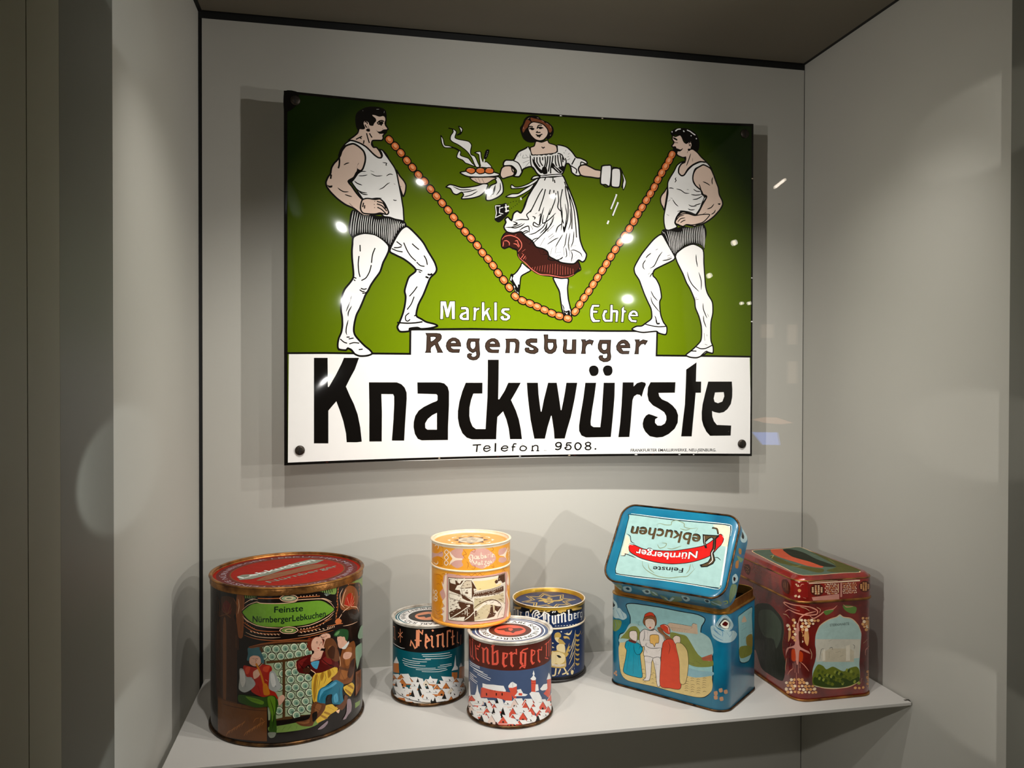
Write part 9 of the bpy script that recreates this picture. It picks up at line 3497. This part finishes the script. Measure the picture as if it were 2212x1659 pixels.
def art(name, sheet, S, parent, mt, colfn=None, lift=4e-5, extra=None):
    shapes = []
    for line in ART[sheet].split('\n') if isinstance(sheet, str) else sheet:
        kd, c, wd, rest = line.split(' ', 3); wd = int(wd) * 1e-5
        polys = []
        if kd in ('F', 'f'):
            loops = [parse(l) for l in rest.split('|')]
            if kd == 'F': loops = [spline(l, True) for l in loops]
            loops = [l for l in loops if len(l) > 2]
            if not loops: continue
            flat = [p for l in loops for p in l]
            for t in tessellate_polygon([[Vector((p[0], p[1], 0)) for p in l] for l in loops]): polys.append([flat[i] for i in t])
        elif kd[0] in 'Ss':
            l = parse(rest); cl = 'c' in kd
            if kd[0] == 'S' and len(l) > 2: l = spline(l, cl)
            polys = ribbon(l, wd, cl, kd[0] == 'S' and wd < 0.0016)
        elif kd == 'B':
            a, b = [int(v) * 1e-4 for v in rest.split(',')]
            polys = [[(-S.L / 2, a), (S.L / 2, a), (S.L / 2, b), (-S.L / 2, b)]]
        elif kd == 'R':
            a, b = [int(v) * 1e-4 for v in rest.split(',')]; n = 72
            for k in range(n):
                t0, t1 = 2 * math.pi * k / n, 2 * math.pi * (k + 1) / n
                q = [(b * math.cos(t0), b * math.sin(t0)), (b * math.cos(t1), b * math.sin(t1))]
                polys.append(([(0, 0)] if a < 1e-6 else [(a * math.cos(t0), a * math.sin(t0))]) + q + ([] if a < 1e-6 else [(a * math.cos(t1), a * math.sin(t1))]))
        elif kd[0] == 'T':
            num, txt = rest.split(' ', 1); x0, y0, x1, y1 = [int(v) * 1e-4 for v in num.split(',')]
            V, Fc = glyphs(txt, 'b' in kd)
            if not V: continue
            mx0 = min(v[0] for v in V); mx1 = max(v[0] for v in V); W_ = math.hypot(x1 - x0, y1 - y0)
            sx = W_ / (mx1 - mx0); sy = wd / 0.72; dx, dy = (x1 - x0) / W_, (y1 - y0) / W_
            sag = float(kd[2:] or 0) * 1e-4 if len(kd) > 2 else 0.0
            P = []
            for v in V:
                q = (v[0] - mx0) / (mx1 - mx0); a, b_ = (v[0] - mx0) * sx, v[1] * sy + sag * 4 * q * (1 - q)
                P.append((x0 + a * dx - b_ * dy, y0 + a * dy + b_ * dx))
            polys = [[P[i] for i in f] for f in Fc]
        elif kd == 'C':
            num, txt = rest.split(' ', 1); r, a0, a1 = [float(v) for v in num.split(',')]
            V, Fc = glyphs(txt, True); mx0 = min(v[0] for v in V); mx1 = max(v[0] for v in V); h = wd
            P = []
            for v in V:
                a = math.radians(a0 + (a1 - a0) * (v[0] - mx0) / (mx1 - mx0)); rr = r * 1e-3 + v[1] * h / 0.72
                P.append((rr * math.cos(a), rr * math.sin(a)))
            polys = [[P[i] for i in f] for f in Fc]
        if polys:
            xs = [p[0] for q in polys for p in q]; ys = [p[1] for q in polys for p in q]
            shapes.append([c, polys, (min(xs), max(xs), min(ys), max(ys)), 0])
    V, Fc, cols, nors = [], [], [], []
    for i, s in enumerate(shapes):
        b = s[2]; L_ = 0
        for t in shapes[:i]:
            d = t[2]
            if t[3] >= L_ and b[0] < d[1] and d[0] < b[1] and b[2] < d[3] and d[2] < b[3]: L_ = t[3] + 1
        s[3] = L_
        col = K[s[0]]; mt_ = 1 - 0.45 * col[3] if len(col) > 3 else 1.0
        rgba = lin(col[:3]) + (mt_,)
        off = lift + STEP * L_
        for poly in s[1]:
            for q in cut(poly, 0, S.ucuts):
                for z in cut(q, 1, S.vcuts):
                    # counter-clockwise seen from outside
                    ar = sum(z[k][0] * z[(k + 1) % len(z)][1] - z[(k + 1) % len(z)][0] * z[k][1] for k in range(len(z)))
                    if abs(ar) < 1e-12: continue
                    if ar < 0: z = z[::-1]
                    st = len(V)
                    for (u, v) in z:
                        p, n = S.pos(u, v, off); V.append(p); nors.append(n)
                    Fc.append(tuple(range(st, len(V)))); cols += [rgba] * len(z)
    me = bpy.data.meshes.new(name); me.from_pydata(V, [], Fc)
    ca = me.color_attributes.new('ink', 'FLOAT_COLOR', 'POINT')
    ca.data.foreach_set('color', [x for c in cols for x in c])
    for p in me.polygons: p.use_smooth = True
    me.normals_split_custom_set_from_vertices(nors)
    me.materials.append(mt); me.update()
    o = bpy.data.objects.new(name, me); C.objects.link(o); o.parent = parent
    return o
# ------------------------------------------------------------------ setting: the display case
ZF = 0.80                       # floor of the case
YF = -0.46                      # front edge of the side panels
structure(box('wall_back', (XL + 0.005, 0, ZF), (XR - 0.001, 0.02, ZT), M['panel']))
structure(box('wall_left', (XL - 0.02, YF, ZF), (XL, 0.0, ZT + 0.009), M['panel']))
structure(box('wall_right', (XR, YF, ZF), (XR + 0.02, 0.0, ZT + 0.009), M['panel']))
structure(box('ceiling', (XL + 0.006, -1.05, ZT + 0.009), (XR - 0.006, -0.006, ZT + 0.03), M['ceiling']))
structure(box('floor', (XL - 0.02, -1.05, ZF - 0.03), (XR + 0.02, 0.02, ZF), M['panel']))
structure(box('trim_1', (XL - 0.02, 0.0005, ZT), (XR + 0.02, 0.03, ZT + 0.03), M['black']))
structure(box('trim_2', (XL - 0.02, 0.0015, ZF), (XL + 0.0052, 0.03, ZT), M['black']))
structure(box('trim_3', (XR - 0.0012, 0.0015, ZF), (XR + 0.02, 0.03, ZT), M['black']))
structure(box('trim_4', (XL - 0.02, -1.05, ZT + 0.0095), (XL + 0.0065, 0.0, ZT + 0.03), M['black']))
structure(box('trim_5', (XR - 0.0065, -1.05, ZT + 0.0095), (XR + 0.02, 0.0, ZT + 0.03), M['black']))
QL, QR = XL + 0.012, XR - 0.012      # frames beside the glass stand 12 mm proud of the side panels; step added to cut scallop light
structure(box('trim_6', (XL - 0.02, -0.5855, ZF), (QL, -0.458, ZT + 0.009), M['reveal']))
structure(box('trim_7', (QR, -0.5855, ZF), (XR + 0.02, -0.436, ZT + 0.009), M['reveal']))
structure(box('trim_8', (XL - 0.02, -0.6427, ZF), (QL, -0.5858, ZT + 0.009), M['outer']))
structure(box('trim_9', (QR, -0.6427, ZF), (XR + 0.02, -0.5858, ZT + 0.009), M['outer']))
structure(box('trim_10', (XL - 0.02, -1.05, ZF), (QL, -0.6440, ZT + 0.009), M['outer']))
structure(box('trim_11', (QR, -1.05, ZF), (XR + 0.02, -0.6440, ZT + 0.009), M['outer']))
structure(box('trim_12', (XL - 0.02, -0.6440, ZF), (QL - 0.004, -0.6427, ZT + 0.009), M['black']))
structure(box('trim_13', (QR + 0.004, -0.6440, ZF), (XR + 0.02, -0.6427, ZT + 0.009), M['black']))
gm = bpy.data.materials.new('case glass'); gm.use_nodes = True; nt = gm.node_tree; nt.nodes.remove(nt.nodes['Principled BSDF'])
tr = nt.nodes.new('ShaderNodeBsdfTransparent'); gl_ = nt.nodes.new('ShaderNodeBsdfGlossy'); gl_.inputs['Roughness'].default_value = 0.0
fr_ = nt.nodes.new('ShaderNodeFresnel'); ge = nt.nodes.new('ShaderNodeNewGeometry'); mrr = nt.nodes.new('ShaderNodeMapRange'); mrr.inputs['To Min'].default_value = 1.45; mrr.inputs['To Max'].default_value = 1 / 1.45
nt.links.new(ge.outputs['Backfacing'], mrr.inputs['Value']); nt.links.new(mrr.outputs[0], fr_.inputs['IOR']); mxs = nt.nodes.new('ShaderNodeMixShader')
nt.links.new(fr_.outputs[0], mxs.inputs[0]); nt.links.new(tr.outputs[0], mxs.inputs[1]); nt.links.new(gl_.outputs[0], mxs.inputs[2])
nt.links.new(mxs.outputs[0], nt.nodes['Material Output'].inputs['Surface'])
structure(box('window_1', (QL + 0.0005, -0.906, ZF), (QR - 0.0005, -0.900, ZT + 0.009), gm))
# ------------------------------------------------------------------ shelf
sh = empty('display_shelf', ((XL + XR) / 2, -0.13, ZS), 'thin white lacquered shelf across the case, under all the tins', 'shelf')
b = box('shelf_board', (-0.2084 - (XL + XR) / 2, -0.2696 + 0.13, -0.0045), (XR - 0.003 - (XL + XR) / 2, 0.13, 0), M['shelf'], sh)
bv = b.modifiers.new('bevel', 'BEVEL'); bv.width = 0.0006; bv.segments = 2
for y in (-0.262, -0.05):
    S = Prism(circle(0.0035, 16)); o = loft('shelf_pin', S, [(-0.003, -0.004), (0, -0.004), (0, 0.003), (-0.001, 0.004)], M['screw'], sh, True, True)
    o.rotation_euler = (0, math.radians(90), 0); o.location = (XR - 0.004 - (XL + XR) / 2, y + 0.13, -0.003)
# ------------------------------------------------------------------ enamel sign
sg = empty('enamel_sign', (0.2640, -0.050, 1.6363), 'large enamel advertising sign with strongmen pulling a sausage chain, hung on the back wall', 'sign')
D = Dome()
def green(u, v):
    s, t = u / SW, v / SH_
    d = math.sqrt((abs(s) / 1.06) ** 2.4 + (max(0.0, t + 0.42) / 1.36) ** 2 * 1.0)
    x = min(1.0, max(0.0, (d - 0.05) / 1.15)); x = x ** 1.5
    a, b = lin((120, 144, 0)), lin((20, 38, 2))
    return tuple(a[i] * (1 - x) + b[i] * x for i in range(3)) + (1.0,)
bow = D.bow
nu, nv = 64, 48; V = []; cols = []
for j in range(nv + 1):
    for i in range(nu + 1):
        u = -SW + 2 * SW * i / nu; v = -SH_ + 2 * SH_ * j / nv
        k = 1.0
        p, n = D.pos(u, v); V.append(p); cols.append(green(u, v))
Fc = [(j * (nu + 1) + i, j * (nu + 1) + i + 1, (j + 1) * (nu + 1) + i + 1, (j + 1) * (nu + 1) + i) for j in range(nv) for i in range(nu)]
# rim folded back and rear sheet
edge = [i for i in range(nu + 1)] + [(j * (nu + 1) + nu) for j in range(1, nv + 1)] + [nv * (nu + 1) + i for i in range(nu - 1, -1, -1)] + [j * (nu + 1) for j in range(nv - 1, 0, -1)]
n0 = len(V)
for e in edge: V.append((V[e][0] * 0.999, V[e][1] + 0.0035, V[e][2] * 0.999)); cols.append((0.004, 0.004, 0.003, 1))
for k in range(len(edge)): Fc.append((edge[(k + 1) % len(edge)], edge[k], n0 + k, n0 + (k + 1) % len(edge)))
n1 = len(V); rows = (nu + 1)
for j in range(nv + 1):
    for i in range(nu + 1):
        q = V[j * (nu + 1) + i]; V.append((q[0] * 0.999, q[1] + 0.0035, q[2] * 0.999)); cols.append((0.01, 0.009, 0.008, 1))
Fc += [(n1 + j * rows + i, n1 + (j + 1) * rows + i, n1 + (j + 1) * rows + i + 1, n1 + j * rows + i + 1) for j in range(nv) for i in range(nu)]
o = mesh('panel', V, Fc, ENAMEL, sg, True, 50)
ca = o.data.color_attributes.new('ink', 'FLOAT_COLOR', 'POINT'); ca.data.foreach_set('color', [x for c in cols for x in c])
o['label'] = 'green and white enamelled panel, domed towards the viewer'
o = art('white_field', 'ground', D, sg, ENAMEL, lift=7e-5); o['label'] = 'white enamel lower field with a black stepped outline'
# black border
def enc(pts):
    q = [(round(a * 1e4), round(b * 1e4)) for a, b in pts]
    return ' '.join(f'{a[0]},{a[1]}' if i == 0 else f'{a[0] - q[i - 1][0]},{a[1] - q[i - 1][1]}' for i, a in enumerate(q))
bl = []
ii = 0.0018
top = [(-SW + ii + (2 * SW - 2 * ii) * k / 30, 0) for k in range(31)]
for sgn in (1, -1):
    bl.append('s k 380 ' + enc([(u, sgn * (SH_ - ii)) for u, _ in top]))
for sx in (-1, 1): bl.append('s k %d ' % (480 if sx < 0 else 300) + enc([(sx * (SW - (0.0024 if sx < 0 else 0.0015)), -SH_ + 0.001 + (2 * SH_ - 0.002) * k / 20) for k in range(21)]))
bl.append('F k 0 ' + enc([(-SW + .001, SH_ - .001), (-SW + .02, SH_ - .001), (-SW + .016, SH_ - .02), (-SW + .001, SH_ - .03)]))
rr = random.Random(3)
for k in range(16):              # chips along the edge
    side = rr.choice('bbbrt'); q = rr.uniform(-0.9, 0.9)
    if side == 'b': u, v = q * SW, -SH_ + 0.002
    elif side == 't': u, v = q * SW, SH_ - 0.002
    else: u, v = SW - 0.0015, q * SH_
    bl.append('f %s 0 ' % rr.choice(('cs', 'm', 'w')) + enc([(u + rr.uniform(-.003, -.001), v), (u, v + rr.uniform(.0006, .0014)), (u + rr.uniform(.001, .003), v), (u, v - .0008)]))
o = art('enamel_border', bl, D, sg, ENAMEL, lift=1.4e-4); o['label'] = 'chipped black enamel border'
for nm, shn, lb in (('printed_figure', 'man_left', 'strongman in white vest facing right, hands on hips'), ('printed_figure', 'man_right', 'moustached strongman facing left'),
                    ('sausage_chain', 'sausages', 'string of orange sausages hanging between the two mouths'), ('printed_figure', 'waitress', 'dancing waitress with steaming plate and beer mugs'),
                    ('lettering', 'lettering', 'black, brown and white German lettering')):
    o = art(nm, shn, D, sg, ENAMEL, lift=1.2e-4 if shn != 'waitress' else 2.1e-4); o['label'] = lb
SS = Prism(circle(0.0068, 24))
for (u, v) in ((-0.3361, -0.2419), (0.3401, -0.2431), (-0.3419, 0.2501), (0.3423, 0.2462)):
    p, n = D.pos(u, v)
    o = loft('screw', SS, [(-0.001, 0.0), (0, 0.0004), (0, 0.0022), (-0.0012, 0.0034), (-0.0035, 0.004)], M['screw'], sg, True, True)
    o.rotation_euler = (math.radians(90), 0, 0); o.location = (p[0], p[1] + 0.0004, p[2])
    sl = box('screw_slot', (-0.0006, -0.0052, 0.0036), (0.0006, 0.0052, 0.00415), M['black'], o)
    s2 = loft('spacer', Prism(circle(0.005, 20)), [(0, 0), (0, 0.050 - p[1] - 0.0037)], M['screw'], sg, True, True)
    s2.rotation_euler = (math.radians(-90), 0, 0); s2.location = (p[0], p[1] + 0.0036, p[2])
# ------------------------------------------------------------------ round tins
def round_tin(x, y, z, rot, r, h, label, side, lid, bodym, rimm, basem, recess=0.003, ink=None, seam=None, seamm=None, body_group=None, rimr=0.0024, collar=None, basem2=None, lidink=None, lidm=None):
    ink = ink or INK
    t = empty('cookie_tin', (x, y, z), label, 'tin', rot)
    S = Prism(circle(r))
    b = loft('body', S, [(-0.0006, 0.0006), (0, 0.0012), (0, h - 0.003)], bodym, t, cap0=True)
    g = art('printed_decoration', side, S, b, ink)
    bead('base_rim', S, 0.0022, 0.0012 if basem2 else 0.0026, 0.0042, basem2 or basem, t, 0.0)
    l = loft('lid', S, [(-0.0002, h - 0.006), (0.0002, h - 0.0045), (0.0002, h - 0.0012), (-0.0006, h - 0.0006), (-0.0014, h - 0.0012), (-0.0026, h - recess - 0.0002), (-0.003, h - recess)], lidm or rimm, t, cap1=True)
    bead('lid_rim', S, h - (rimr * 0.6), rimr, rimr * 1.2, rimm, l, 0.0)
    Lf = Flat(h - recess)
    o = art('lid_print', lid, Lf, l, lidink or ink)
    if seam: bead('seam_bead', S, seam, 0.0013, 0.0028, seamm, b, 0.0)
    return t, S, l
A_, _, _ = round_tin(0.1042, -0.1085, ZS + 3e-4, -0.0952, 0.0495, 0.1085, 'teal and black round tin with snowy rooftops, under the left of the orange tin', 'A_side', 'A_lid', M['tealbody'], M['steelrim'], M['darkbrass'])
B_, _, _ = round_tin(0.2026, -0.1907, ZS + 3e-4, -0.1981, 0.0540, 0.1085, 'brown and blue round tin with red castle over snowy roofs, frontmost of the small tins', 'B_side', 'B_lid', M['brownbody'], M['steelrim'], M['darkbrass'])
C_, _, _ = round_tin(0.1597, -0.1311, ZS + 0.1085 + 0.0006, -0.1483, 0.0535, 0.109, 'orange round tin with engraved bridge picture, stacked on two other tins', 'C_side', 'C_lid', M['orangebody'], M['creamrim'], M['darkbrass'], seam=0.0745, seamm=M['creamrim'], rimr=0.0018, recess=0.0045, basem2=M['orangebody'])
D_, _, _ = round_tin(0.2881, -0.0580, ZS, -0.2471, 0.0535, 0.1086, 'navy round tin with gold girl, fir tree and star lid, at the back wall', 'D_side', 'D_lid', M['navybody'], M['creamrim'], M['darkbody'], recess=0.006, seam=0.0775, seamm=M['creamrim'], rimr=0.0010, lidm=M['goldrim'])
E_, SE, lE = round_tin(-0.0811, -0.1411, ZS, 0.0764, 0.0945, 0.1890, 'very large dark round gingerbread tin with red lid, leftmost on the shelf', 'E_side', 'E_lid', M['darkbody'], M['brass'], M['darkbrass'], recess=0.004, ink=INKOLD, collar=M['brass'], lidink=INKMATT)
art('lid_lettering', 'E_lid2', Flat(0.185), lE, INKMATT, lift=2.4e-4)
loft('collar_band', SE, [(0.0002, 0.1785), (0.0010, 0.1792), (0.0008, 0.1835), (0.0002, 0.186)], M['brass'], E_)
# ------------------------------------------------------------------ blue rectangular tin, open
g = empty('rectangular_tin', (0.4605, -0.1526, ZS), 'open blue rectangular tin with children and aqua panels, its lid off', 'tin', -0.855)
SG = Prism(round_rect(0.1766, 0.118, 0.02)); hG = 0.1332
body = loft('body', SG, [(-0.0006, 0.0004), (0, 0.0012), (0, hG - 0.0075), (-0.0012, hG - 0.0060)], M['blue'], g, cap0=True)
loft('brass_collar', SG, [(-0.0012, hG - 0.0060), (0.0006, hG - 0.0052), (0.0006, hG - 0.0038), (-0.0022, hG - 0.003), (-0.0022, hG + 0.0080), (-0.0028, hG + 0.0086), (-0.0034, hG + 0.0080), (-0.0034, hG - 0.008)], M['collar'], g)
loft('inner_lining', SG, [(-0.0034, hG - 0.004), (-0.0034, 0.003)], M['inside'], g, cap1=False)
o = mesh('inner_bottom', [(S_[0] * 0.96, S_[1] * 0.95, 0.003) for S_ in SG.p], [tuple(range(len(SG.p)))], M['inside'], g)
bead('base_rim', SG, 0.0016, 0.0012, 0.003, M['darkbrass'], g)
art('printed_picture', 'G_body', SG, body, INKOLD)
art('printed_picture', 'G_right', SG, body, INKOLD)
# lid leaning on the open tin
mt4 = Matrix(((0.683235,0.418087,-0.598660,0.445231),(-0.730189,0.387022,-0.563061,-0.176422),(-0.003714,0.821838,0.569709,1.244850),(0,0,0,1)))
lt = empty('tin_lid', None, 'blue and aqua rectangular tin lid with upside-down lettering, leaning on the open blue tin', 'tin lid', mtx=mt4)
SLd = Prism(round_rect(0.1745, 0.1172, 0.0205)); dL = 0.040
skirt = loft('skirt', SLd, [(-0.001, 0.0), (0, 0.0), (0, dL - 0.003)], M['blue'], lt)
loft('skirt_inside', SLd, [(-0.001, 0.0), (-0.001, dL - 0.002)], M['inside'], lt, cap1=True)
loft('top_panel', SLd, [(0, dL - 0.003), (-0.003, dL - 0.0012), (-0.0045, dL - 0.0009), (-0.013, dL - 0.0005)], M['blue'], lt, cap1=True)
bead('edge_bead', SLd, dL - 0.002, 0.0013, 0.0030, M['darkbrass'], lt, -0.0004)
art('printed_top', 'G_lid', Flat(dL - 0.0005), lt, INKOLD)
art('printed_skirt', 'G_skirtF', SLd, skirt, INKOLD); art('printed_skirt', 'G_skirtR', SLd, skirt, INKOLD)
# ------------------------------------------------------------------ maroon rectangular tin
kt = empty('rectangular_tin', (0.6435, -0.1525, ZS), 'closed maroon and gold rectangular tin with observatory picture, rightmost on the shelf', 'tin', 0.022)
SKb = Prism(round_rect(0.1205, 0.176, 0.02)); SKl = Prism(round_rect(0.1225, 0.178, 0.021))
body = loft('body', SKb, [(-0.0008, 0.0004), (0, 0.0014), (0, 0.136)], M['maroon'], kt, cap0=True)
bead('base_rim', SKb, 0.0016, 0.0014, 0.003, M['brass'], kt)
art('printed_picture', 'K_body', SKb, body, INKOLD); art('printed_picture', 'K_side', SKb, body, INKOLD)
lid = loft('lid', SKl, [(-0.001, 0.1345), (0, 0.1355), (0, 0.161), (-0.001, 0.1635), (-0.003, 0.1655), (-0.0065, 0.1686), (-0.008, 0.169)], M['maroon'], kt, cap1=True)
bead('lid_bead', SKl, 0.1345, 0.0022, 0.0038, M['brass'], lid, -0.0006)
bead('lid_edge', SKl, 0.1632, 0.0008, 0.0018, M['brass'], lid, -0.0006)
art('lid_band_print', 'K_lidF', SKl, lid, INKOLD); art('lid_band_print', 'K_lidS', SKl, lid, INKOLD); art('lid_picture', 'K_lidT', Flat(0.169), lid, INKMATT)
# ------------------------------------------------------------------ glowing things across the room, seen as reflections in the glass
def glow(name, col, s):
    m = bpy.data.materials.new(name); m.use_nodes = True; b = m.node_tree.nodes['Principled BSDF']
    b.inputs['Base Color'].default_value = (0, 0, 0, 1); b.inputs['Emission Color'].default_value = lin(col) + (1,); b.inputs['Emission Strength'].default_value = s
    return m
structure(box('wall_front', (-1.2, -3.30, 0.3), (3.2, -3.222, 2.7), mat('dark added wall', (26, 24, 22), 0.8)))  # wall added as a support behind the reflected lamps and screen
G1, G2, G3, G4 = glow('warm lamp', (255, 240, 220), 16), glow('screen picture', (120, 160, 255), 5.0), glow('glowing photograph', (255, 190, 150), 2.2), glow('glowing label', (230, 200, 170), 1.2)  # picture and labels emit light in place of being lit
e = empty('tube_lamp', (1.506, -3.2, 2.193), 'small tilted tube lamp across the room, mirrored in the glass right of the sign', 'lamp')
o = loft('glowing_tube', Prism(circle(0.005, 16)), [(-0.002, -0.025), (0, -0.023), (0, 0.023), (-0.002, 0.025)], G1, e, True, True); o.rotation_euler = (0, math.radians(52), 0)
box('housing', (-0.03, -0.03, -0.02), (0.03, -0.012, 0.03), M['lamp'], e)
for k, (x, z, r, lb) in enumerate(((1.3286, 1.974, 0.010, 'highest of the four far spot lamps'), (1.234, 1.855, 0.009, 'leftmost of the four far spot lamps'), (1.358, 1.760, 0.006, 'left one of the lowest pair of far spot lamps'), (1.387, 1.761, 0.006, 'right one of the lowest pair of far spot lamps'))):
    e = empty('spot_lamp', (x, -3.2, z), lb + ', mirrored in the glass', 'lamp', group='far spot lamps mirrored in the glass')
    o = loft('glowing_lens', Prism(circle(r, 16)), [(-0.002, 0), (0, 0.001), (0, 0.004), (-0.003, 0.006)], G1, e, True, True); o.rotation_euler = (math.radians(-90), 0, 0)
    o = loft('housing', Prism(circle(r + 0.004, 20)), [(-0.004, -0.05), (0, -0.046), (0, 0.0), (-0.003, 0.0)], M['lamp'], e, True, False); o.rotation_euler = (math.radians(-90), 0, 0)
e = empty('video_screen', (1.458, -3.2, 1.277), 'small bluish screen across the room, mirrored beside the lower right corner of the sign', 'screen')
mesh('display', [(-0.056, 0, 0.024), (0.044, 0, 0.022), (0.054, 0, -0.024), (-0.015, 0, -0.022)], [(0, 1, 2, 3)], G2, e)
box('casing', (-0.062, -0.02, -0.03), (0.060, -0.002, 0.03), M['lamp'], e)
e = empty('glowing_picture', (1.48, -3.2, 1.342), 'narrow peach-coloured glowing picture above the bluish screen, mirrored in the glass', 'picture')
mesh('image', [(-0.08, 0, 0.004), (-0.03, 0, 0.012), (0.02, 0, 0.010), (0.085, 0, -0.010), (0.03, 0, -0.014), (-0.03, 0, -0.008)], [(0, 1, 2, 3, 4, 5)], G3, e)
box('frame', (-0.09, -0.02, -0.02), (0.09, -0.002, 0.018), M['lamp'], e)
for k, (x, z, w_, h_, lb) in enumerate(((1.461, 1.663, 0.024, 0.024, 'left one of three pale glowing wall labels'), (1.560, 1.652, 0.017, 0.036, 'upper right one of three pale glowing wall labels'), (1.561, 1.515, 0.017, 0.040, 'lower right one of three pale glowing wall labels'))):
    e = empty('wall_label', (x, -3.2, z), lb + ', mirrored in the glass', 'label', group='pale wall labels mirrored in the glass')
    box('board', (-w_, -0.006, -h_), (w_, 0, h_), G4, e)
